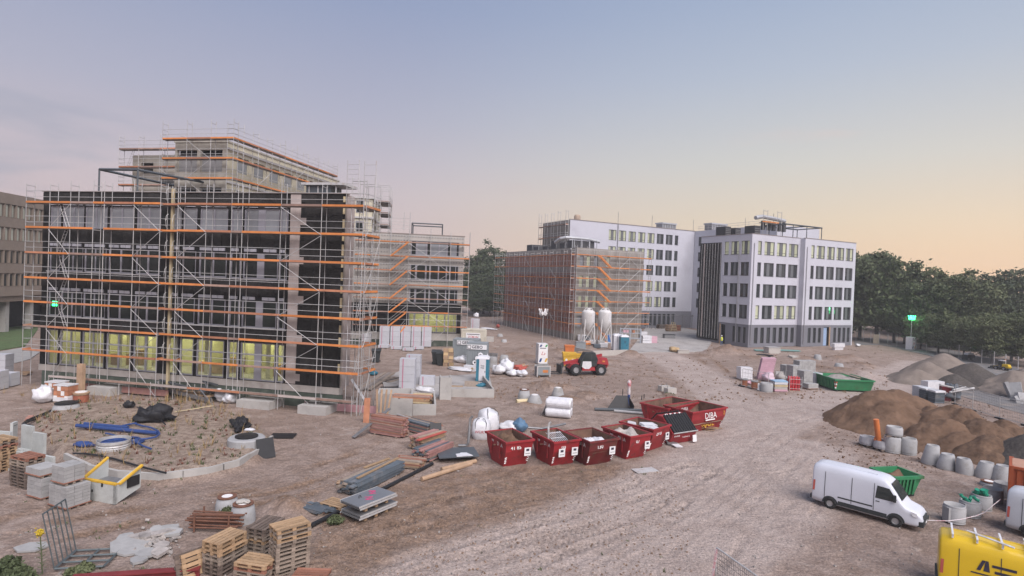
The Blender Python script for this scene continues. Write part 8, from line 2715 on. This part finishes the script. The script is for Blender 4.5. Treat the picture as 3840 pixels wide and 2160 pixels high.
t = Thing('red_sign_box', 'dark red box with white letter R beside crates', 'box', mat=FR(R1(1610, 650), -.25) @ Matrix.Diagonal((.62, .7, .72, 1)))
t.bb('body', M('dark_red_paint', (.15, .022, .03), .5, .1, 2), -.55, -.5, 0, .75, .5, 2.0)
t.text('letter', 'R', m_paint, .9, TXT((.1, -.505, .9)), bold=.02)
lump('dark netting and green film heap behind the crates', 'netting_heap', 'netting', R1(1690, 650), .9, 1.3, m_slate, 95, amp=.45)
for i, (a, b) in enumerate((((1560, 460), (1740, 498)), ((1680, 550), (1970, 500)), ((1720, 525), (1870, 490)))):
    pa_, pb_ = R1(*a), R1(*b)
    pipe('steel_pole', 'silver steel pole projecting over the crates, %s' % ['upper left', 'lowest', 'middle'][i], [at(2039.3 + a[0] * .20833, 872.1 + a[1] * .20833, 56), at(2039.3 + b[0] * .20833, 872.1 + b[1] * .20833, 57.5)], .10, m_galv, 'pole', 6)
solo('white_pack', 'flat white wrapped pack behind the crates', 'pack', MB().bx(-1.0, -.5, 0, 1.0, .5, 1.0).jitter(.08, 1.5, 2), m_foil, R1(1470, 520), .1)
# chain link fence along the wood
fl_ = [(2153, 857), (2190, 862), (2233, 868), (2280, 876), (2330, 885), (2385, 895), (2440, 908), (2500, 922), (2560, 938), (2640, 958)]
fg = [g(*p) for p in fl_]
t = Thing('boundary_fence', 'wire boundary fence on posts along the edge of the wood', 'fence')
tops = []
for a, b in zip(fg, fg[1:]):
    nseg = max(2, int((b - a).length / 3.2))
    for k in range(nseg):
        p = a.lerp(b, k / nseg)
        t.tube('post', m_ledge, (p.x, p.y, 0), (p.x, p.y, 2.35), .055)
        tops.append(p)
for z in (.3, 1.25, 2.25):
    t.mb('wire', m_galvd, MB().path([(p.x, p.y, z) for p in tops], .012, 3))
mb = MB()
for a, b in zip(tops, tops[1:]):
    for k in range(10):
        p = a.lerp(b, k / 10); q = a.lerp(b, (k + 1) / 10)
        mb.tube((p.x, p.y, .1), (q.x, q.y, 2.25), .007, 3, caps=False)
        mb.tube((q.x, q.y, .1), (p.x, p.y, 2.25), .007, 3, caps=False)
o = t.mb('wire_netting', m_galvd, mb)
tag(o, kind='stuff')
solo('site_board', 'weathered timber board standing at the boundary fence', 'board', MB().bx(-.6, -.06, 0, .6, .06, 2.0).bx(-.65, -.08, 1.75, .65, -.062, 1.85), m_woodg, g(2203, 865))
# wheel loader
a, b = R1(2225, 278), R1(2320, 292)
t = Thing('wheel_loader', 'small yellow wheel loader with white roof near the fence', 'wheel loader', a, az(a, b))
wb = (b - a).length
sc_ = wb / 1.9
for x in (0, wb):
    for y in (.2, 1.5 * sc_):
        wheel(t, (x, y, .55 * sc_), .55 * sc_, .38 * sc_)
t.mb('front_frame', m_galvd, MB().extr([(-.5 * sc_, .5 * sc_), (.9 * sc_, .5 * sc_), (.9 * sc_, 1.3 * sc_), (0, 1.1 * sc_)], .35, 1.3 * sc_))
t.mb('engine_hood', m_yvan, MB().extr([(1.4 * sc_, .7 * sc_), (2.9 * sc_, .7 * sc_), (3.0 * sc_, 1.2 * sc_), (2.7 * sc_, 1.75 * sc_), (1.4 * sc_, 1.75 * sc_)], .2, 1.5 * sc_))
t.mb('counterweight', m_black2, MB().extr([(2.2 * sc_, .5 * sc_), (3.1 * sc_, .5 * sc_), (3.1 * sc_, .85 * sc_), (2.2 * sc_, .69 * sc_)], .15, 1.55 * sc_))
o = t.mb('cab', m_vgl, MB().extr([(.35 * sc_, 1.2 * sc_), (1.5 * sc_, 1.2 * sc_), (1.45 * sc_, 2.55 * sc_), (.55 * sc_, 2.55 * sc_)], .3, 1.4 * sc_))
t.bb('cab_roof', m_foil, .4 * sc_, .2, 2.56 * sc_, 1.65 * sc_, 1.5 * sc_, 2.7 * sc_)
t.mb('lift_arm', m_yvan, MB().extr([(.6 * sc_, 1.5 * sc_), (.6 * sc_, 1.25 * sc_), (-1.2 * sc_, .55 * sc_), (-1.2 * sc_, .8 * sc_)], .5, .7))
t.mb('bucket', m_black2, MB().extr([(-1.0 * sc_, .2), (-1.8 * sc_, .1), (-1.75 * sc_, .3), (-1.35 * sc_, .45 * sc_), (-1.15 * sc_, 1.0 * sc_), (-1.0 * sc_, 1.0 * sc_)], .0, 1.7 * sc_))
t.tube('beacon', m_or1, (1.5 * sc_, .8, 2.7 * sc_), (1.5 * sc_, .8, 2.95 * sc_), .08)
c = R1(1905, 170)
t = Thing('road_roller', 'dark compact machine with pale top near the fence', 'machine', mat=FR(c, .3) @ Matrix.Diagonal((.55, .6, .6, 1)))
t.bb('body', m_black2, -1.6, -.7, .3, 1.6, .7, 1.7)
t.bb('cover', m_foil, -1.2, -.6, 1.703, 1.2, .6, 2.2)
for x in (-1.0, 1.0):
    t.tube('drum', m_galvd, (x, -.75, .45), (x, .75, .45), .45, n=14)
# green lit light tower
lt2 = g(2290, 880)
tz = at(2296, 800, lt2.y).z
m_gl2 = M('green_lamp', (.1, .9, .35), .4, 0, 1, emit=((.03, 1.0, .28), 6.0))
light_tower('light tower with glowing green lamps by the boundary fence', lt2, .5, .78, m_gl2, tz)
pl_ = bpy.data.lights.new('green_light', 'POINT')
pl_.energy = 260
pl_.color = (.25, 1.0, .5)
pl_.shadow_soft_size = .6
po = bpy.data.objects.new('green_light', pl_)
COL.objects.link(po)
po.location = (lt2.x, lt2.y - .4, tz + 1.0)

a, b = g(1803, 1378, 1.95), g(1912, 1455, 1.95)
fence_panel('fence_panel', 'mesh fence panel standing at the lower frame edge', Vector((a.x, a.y, 0)), Vector((b.x, b.y, 0)), 1.95, n=24, nz=12)
solo('barrier_tape', 'red and white tape wound on lower fence panel post', 'tape', MB().path([(a.x - .02, a.y - .05, 1.93), (a.x - .12, a.y - .1, 1.2), (a.x - .2, a.y - .15, .4)], .045, 5), m_rw)
# ------------------------------------------------------------------ trees and weeds
m_bark = M('bark', (.075, .06, .048), .95, .25, 3)


def leaf_material(name, a, b, tr=.25):
    m = bpy.data.materials.new(name)
    m.use_nodes = True
    n, l = m.node_tree.nodes, m.node_tree.links
    bs = n['Principled BSDF']
    bs.inputs['Roughness'].default_value = .7
    bs.inputs['Specular IOR Level'].default_value = .2
    geo = n.new('ShaderNodeNewGeometry')
    no = n.new('ShaderNodeTexNoise'); no.inputs['Scale'].default_value = .45; no.inputs['Detail'].default_value = 5
    l.new(geo.outputs['Position'], no.inputs['Vector'])
    oi = n.new('ShaderNodeObjectInfo')
    ad = n.new('ShaderNodeMath'); ad.operation = 'MULTIPLY_ADD'; ad.inputs[1].default_value = .35
    l.new(oi.outputs['Random'], ad.inputs[0]); l.new(no.outputs['Fac'], ad.inputs[2])
    mr = n.new('ShaderNodeMapRange'); mr.inputs['From Min'].default_value = .4; mr.inputs['From Max'].default_value = .95
    l.new(ad.outputs[0], mr.inputs['Value'])
    mx = n.new('ShaderNodeMix'); mx.data_type = 'RGBA'
    mx.inputs['A'].default_value = (*a, 1); mx.inputs['B'].default_value = (*b, 1)
    l.new(mr.outputs[0], mx.inputs['Factor'])
    l.new(mx.outputs['Result'], bs.inputs['Base Color'])
    MATS[name] = m
    return m


m_leaf = leaf_material('leaves', (.072, .094, .046), (.125, .140, .070))
m_leafd = leaf_material('dark_leaves', (.052, .070, .040), (.090, .108, .058))


def crown_mesh(name, rx, rz, nclump, per, leaf, seed, mat):
    """many small leaf faces gathered in clumps on uneven boughs"""
    rs = np.random.RandomState(seed)
    d = rs.normal(size=(nclump, 3)); d /= np.linalg.norm(d, axis=1, keepdims=True)
    rad = rs.uniform(.45, 1.0, nclump) ** .6
    bulge = 1 + .28 * np.sin(d[:, 0] * 4 + seed) * np.cos(d[:, 1] * 3.3) + .18 * np.sin(d[:, 2] * 7 + seed * 2)
    c = d * (rad * bulge)[:, None] * np.array([rx, rx, rz])
    c[:, 2] = np.where(c[:, 2] < -rz * .75, -rz * .75, c[:, 2])
    off = rs.normal(size=(nclump, per, 3)) * np.array([.30, .30, .20]) * rx * .40
    p = (c[:, None, :] + off).reshape(-1, 3)
    n = len(p)
    a = rs.normal(size=(n, 3)); a /= np.linalg.norm(a, axis=1, keepdims=True)
    b = np.cross(a, rs.normal(size=(n, 3))); b /= np.linalg.norm(b, axis=1, keepdims=True) + 1e-9
    s = (leaf * rs.uniform(.6, 1.3, n))[:, None]
    v = np.stack([p - a * s, p + b * s * .55, p + a * s, p - b * s * .55], 1).reshape(-1, 3)
    me = bpy.data.meshes.new(name)
    me.vertices.add(len(v)); me.vertices.foreach_set('co', v.ravel())
    me.loops.add(4 * n); me.loops.foreach_set('vertex_index', np.arange(4 * n))
    me.polygons.add(n); me.polygons.foreach_set('loop_start', np.arange(0, 4 * n, 4))
    me.materials.append(mat)
    me.update(calc_edges=True)
    return me, c


KIND = []
for sd, (rx, rz_, mt) in enumerate(((4.6, 7.2, m_leaf), (5.2, 6.2, m_leaf), (4.4, 6.8, m_leafd), (5.4, 6.6, m_leafd))):
    me_, cl = crown_mesh('crown', rx, rz_, 150, 52, .34, 11 + sd, mt)
    mb = MB()
    mb.tube((0, 0, 0), (.1, 0, 4.0), .34, 9, .26); mb.tube((.1, 0, 4.0), (.0, .1, 10.5), .26, 8, .10)
    for k in range(16):
        q = cl[k * 9]
        z0 = 3.6 + 5.5 * k / 16
        mb.tube((.08, 0, z0), (q[0] * .8, q[1] * .8, q[2] * .8 + 10.2), .11, 5, .03)
    KIND.append((me_, mb.mesh('trunk', m_bark), rz_))


def tree(label, p, h, kind, w=1.0, group=None, name='broadleaf_tree', rz=0.0):
    cm_, tm, rz_ = KIND[kind]
    k = h / (10.2 + rz_)
    t = Thing(name, label, 'tree', mat=Matrix.Translation(p) @ Matrix.Rotation(rz, 4, 'Z') @ Matrix.Diagonal((k * w, k * w, k, 1)), group=group)
    t.add('trunk', tm)
    t.add('crown', cm_, Matrix.Translation((0, 0, 10.2)))
    t.add('lower_crown', cm_, Matrix.Translation((.6, .3, 6.2)) @ Matrix.Rotation(2.1, 4, 'Z') @ Matrix.Diagonal((.95, .95, .62, 1)))
    return t


TR_ = [(2172, 632, 131, 0, 1.0, 'tall tree rising directly right of the white building'), (2215, 628, 126, 1, 1.0, 'tallest broad tree right of the white building'), (2258, 660, 124, 0, .95, 'tree sloping down right of the tallest broad tree'), (2140, 650, 150, 2, 1.0, 'dark tree half hidden behind white building corner'), (2282, 700, 122, 1, .8, 'small tree filling the gap before the far wood'),
       (2345, 690, 118, 1, 1.0, 'rounded tree left part of the middle wood group'), (2395, 677, 116, 0, 1.05, 'highest tree of the middle wood group'), (2440, 690, 114, 1, 1.0, 'rounded tree right part of the middle wood group'), (2310, 712, 150, 2, 1.1, 'far dark tree in the dip between wood groups'), (2335, 705, 160, 3, 1.1, 'far dark tree behind the middle wood group, left'),
       (2490, 702, 122, 3, 1.1, 'dark tree left of the right frame edge group'), (2530, 698, 126, 2, 1.1, 'dark tree in middle of right edge group'), (2570, 690, 124, 3, 1.1, 'dark tree cut by the right frame edge'), (2470, 712, 140, 2, 1.1, 'far dark tree behind the right edge group'), (2550, 780, 96, 1, 1.2, 'lower light green tree before the right edge group'), (2500, 800, 92, 0, 1.2, 'low bushy tree near the fence, right'), (2430, 795, 100, 1, 1.2, 'low bushy tree near the fence, middle'), (2590, 800, 90, 0, 1.2, 'low bushy tree at the frame edge by the fence'), (2365, 790, 106, 0, 1.2, 'low bushy tree before the middle wood group'), (2320, 790, 112, 1, 1.1, 'low bushy tree by the light tower')]
for i, (x, y, Y, kd, w_, lab) in enumerate(TR_):
    p = at(x, y, Y)
    tree(lab, (p.x, p.y, 0), p.z, kd, w_, 'trees of the wood on the right', rz=i * 1.3)
for i, (x, y, Y, kd, lab) in enumerate(((1222, 622, 172, 2, 'tall dark tree between studded block and brick block'), (1248, 632, 178, 3, 'dark tree partly behind the brick block scaffold'), (1200, 650, 168, 3, 'dark tree partly behind the studded block'), (1235, 700, 160, 2, 'lower dark tree in the gap between blocks'), (1205, 715, 158, 3, 'lowest dark tree at gap beside studded block'), (1262, 690, 165, 3, 'dark tree in gap nearest the brick block'))):
    p = at(x, y, Y)
    tree(lab, (p.x, p.y, 0), p.z, kd, 1.0, 'dark trees in the gap between blocks', rz=i * 2.1)
# the wood goes on behind as one mass
rs = np.random.RandomState(3)
mbv, cm0 = [], KIND[2][0]
vs = np.empty(len(cm0.vertices) * 3); cm0.vertices.foreach_get('co', vs); vs = vs.reshape(-1, 4, 3)[::3]
allv = []
for k in range(46):
    a_ = R(14 + 1.25 * k + rs.uniform(-.4, .4)); d_ = rs.uniform(165, 215)
    s_ = rs.uniform(.9, 1.25)
    o = np.array([math.sin(a_) * d_, math.cos(a_) * d_, 8.2 + rs.uniform(-1.5, .6)])
    c_, s2 = math.cos(k), math.sin(k)
    q = vs * np.array([s_ * 1.25, s_ * 1.25, s_ * 1.12])
    q = np.stack([q[..., 0] * c_ - q[..., 1] * s2, q[..., 0] * s2 + q[..., 1] * c_, q[..., 2]], -1) + o
    allv.append(q)
for k in range(40):
    a_ = R(-16 + 1.0 * k + rs.uniform(-.3, .3)); d_ = rs.uniform(215, 245)
    o = np.array([math.sin(a_) * d_, math.cos(a_) * d_, 6.0])
    allv.append(vs * np.array([1.5, 1.5, 1.0]) + o)
vv = np.concatenate(allv).reshape(-1, 3)
me_ = bpy.data.meshes.new('far_wood')
nq = len(vv) // 4
me_.vertices.add(len(vv)); me_.vertices.foreach_set('co', vv.ravel())
me_.loops.add(4 * nq); me_.loops.foreach_set('vertex_index', np.arange(4 * nq))
me_.polygons.add(nq); me_.polygons.foreach_set('loop_start', np.arange(0, 4 * nq, 4))
me_.materials.append(m_leafd)
me_.update(calc_edges=True)
o = bpy.data.objects.new('far_wood', me_); COL.objects.link(o)
tag(o, 'dark far wood closing the horizon behind the site', 'wood', kind='stuff')


def bush(label, p, r_, h, mat, seed, name='bush', group=None):
    me_, cl = crown_mesh('foliage', r_, h * .5, 46, 26, .10 * r_ + .05, seed, mat)
    t = Thing(name, label, 'bush', p, 0, group)
    t.add('foliage', me_, Matrix.Translation((0, 0, h * .5)))
    mb = MB()
    for k in range(6):
        q = cl[k * 5]
        mb.tube((0, 0, 0), (q[0] * .7, q[1] * .7, q[2] * .7 + h * .5), .03, 4, .01)
    t.mb('stems', m_bark, mb)


for i, (x, y, r_, h) in enumerate(((12, 772, 3.0, 3.0), (42, 772, 2.6, 2.4), (75, 776, 2.2, 2.2))):
    bush('dark shrub under the brown building, %s' % ['leftmost', 'middle', 'rightmost'][i], g(x, y), r_, h, m_leafd, 70 + i, group='shrubs under the brown building')
bush('green weed clump in the lower left corner, left', g(6, 1446), .45, .5, m_leaf, 80)
bush('green weed clump in the lower left corner, right', g(48, 1462), .45, .4, m_leaf, 81)
bush('low green weed at foot of the steel rack', g(205, 1440), .35, .2, m_leaf, 82)
bush('green weed beside the grey panel stack', P0(1760, 430), .3, .22, m_leaf, 83)
bush('green weed before the ballast blocks', S0(1960, 120), .5, .3, m_leaf, 84)
bush('green weed growing by the small manhole cone', P0(705, 330), .3, .25, m_leaf, 85)
# yellow flowering stalk
t = Thing('flowering_plant', 'tall weed with yellow flower head in lower left', 'plant', BL(640, 1420), 0)
t.mb('stalk', MATS['leaves'], MB().path([(0, 0, 0), (-.05, .02, .5), (-.12, .05, 1.0), (-.16, .06, 1.35)], .018, 5))
mb = MB()
rr = random.Random(2)
for k in range(40):
    z = .1 + .95 * k / 40; a_ = k * 2.4
    b_ = Vector((-.12 * z, .05 * z, z))
    d_ = Vector((math.cos(a_), math.sin(a_), .35)) * .17
    sd_ = Vector((-math.sin(a_), math.cos(a_), 0)) * .022
    mb.quad(b_, b_ + d_ * .5 + sd_, b_ + d_, b_ + d_ * .5 - sd_)
t.mb('leaf', m_leaf, mb)
mb = MB()
for k in range(120):
    c = Vector((-.17 + rr.gauss(0, .05), .06 + rr.gauss(0, .05), 1.38 + rr.gauss(0, .05)))
    mb.obx(c, (.035, .035, .03), (rr.random(), rr.random(), rr.random()))
t.mb('flower_head', M('yellow_flower', (.50, .36, .03), .8, .2, 8), mb)


def tufts(name, label, n, area, zf, hgt, mat, seed, blades=7, wid=.03):
    rs = random.Random(seed)
    mb = MB()
    poly = area
    for _ in range(n):
        p = poly(rs)
        hh = hgt * rs.uniform(.4, 1.25)
        z0 = zf(p)
        for b in range(blades):
            a_ = rs.uniform(0, 6.28); ln = hh * rs.uniform(.5, 1)
            d_ = Vector((math.cos(a_), math.sin(a_), 0))
            s_ = Vector((-d_.y, d_.x, 0)) * wid
            b0 = Vector((p[0], p[1], z0 - .03)) + d_ * rs.uniform(0, .08)
            m_ = b0 + d_ * ln * .25 + Vector((0, 0, ln * .6)); e = b0 + d_ * ln * .6 + Vector((0, 0, ln))
            mb.quad(b0 - s_, b0 + s_, m_ + s_ * .8, m_ - s_ * .8); mb.quad(m_ - s_ * .8, m_ + s_ * .8, e)
    return solo(name, label, 'weeds', mb, mat, kind='stuff')


mx0, my0 = min(p[0] for p in MOUND), min(p[1] for p in MOUND)
mx1, my1 = max(p[0] for p in MOUND), max(p[1] for p in MOUND)


def on_mound(edge=0.0):
    def f(rs):
        while True:
            x, y = rs.uniform(mx0, mx1), rs.uniform(my0, my1)
            d_ = float(inpoly(np.array([x]), np.array([y]), MOUND)[0])
            if d_ > .15 and (not edge or d_ < edge or rs.random() < .25):
                return (x, y)
    return f


def zmound(p):
    return zg(*p)


m_dry = M('dry_grass', (.27, .185, .085), .95, .3, 4.0)
m_weed = M('weed_green', (.075, .095, .038), .9, .35, 4.0)
m_sorrel = M('red_sorrel', (.16, .065, .045), .95, .3, 4.0)
tufts('green_weeds', 'green weeds growing over the earth bed', 230, on_mound(), zmound, .24, m_weed, 1, wid=.022)
tufts('dry_stalks', 'tall dry yellow stalks growing on the earth bed', 110, on_mound(1.6), zmound, .85, m_dry, 2, blades=4, wid=.016)
tufts('sorrel', 'low red brown sorrel patches on the earth bed', 130, on_mound(2.5), zmound, .22, m_sorrel, 3, blades=9, wid=.02)
tufts('facade_weeds', 'dry weeds along the foot of the facade scaffold', 70, lambda rs: tuple((FA0 @ Vector((rs.uniform(-26, -7), rs.uniform(-3.2, -1.0), 0)))[:2]), zmound, .8, m_dry, 4, blades=5, wid=.016)
tufts('site_weeds', 'scattered green weeds on the open sand', 90, lambda rs: tuple(g(rs.choice((rs.uniform(60, 480), rs.uniform(1150, 1700))), rs.uniform(1010, 1440))[:2]), zmound, .16, m_weed, 5, wid=.02)
# clods and pebbles
rs_ = random.Random(77)
for nm, lab, n, reg, mt, smin, smax in (('clods', 'loose earth clods on the churned ground', 1800, (760, 1740, 1180, 1449), m_sandp, .010, .042), ('pebbles', 'pale pebbles and grit scattered over the sand', 1500, (0, 2500, 960, 1449), m_rubb, .012, .045), ('dig_clods', 'loose clods over the far dug ground', 1500, (1240, 2240, 862, 1010), m_sandp, .03, .12), ('heap_clods', 'loose clods and stones round the earth heaps', 1300, (2070, 2530, 1010, 1190), m_earth, .015, .07)):
    mb = MB()
    for _ in range(n):
        p = g(rs_.uniform(reg[0], reg[1]), rs_.uniform(reg[2], reg[3]))
        s_ = smin + (smax - smin) * rs_.random() ** 2.5
        mb.obx((p.x, p.y, zg(p.x, p.y) + s_ * .3), (s_ * 2 * rs_.uniform(.7, 1.3), s_ * 1.6, s_ * 1.3), (rs_.random() * 3, rs_.random() * 3, rs_.random() * 3))
    solo(nm, lab, 'clods', mb, mt, kind='stuff')

# thin morning haze over the whole place
hz = bpy.data.materials.new('morning_haze')
hz.use_nodes = True
hn = hz.node_tree.nodes
hn.remove(hn['Principled BSDF'])
pv = hn.new('ShaderNodeVolumePrincipled')
pv.inputs['Color'].default_value = (.93, .93, .95, 1)
pv.inputs['Density'].default_value = .0006
hz.node_tree.links.new(pv.outputs[0], hn['Material Output'].inputs['Volume'])
o = solo('haze', None, None, MB().bx(-330, -70, -1.5, 330, 330, 31), hz, kind='stuff')
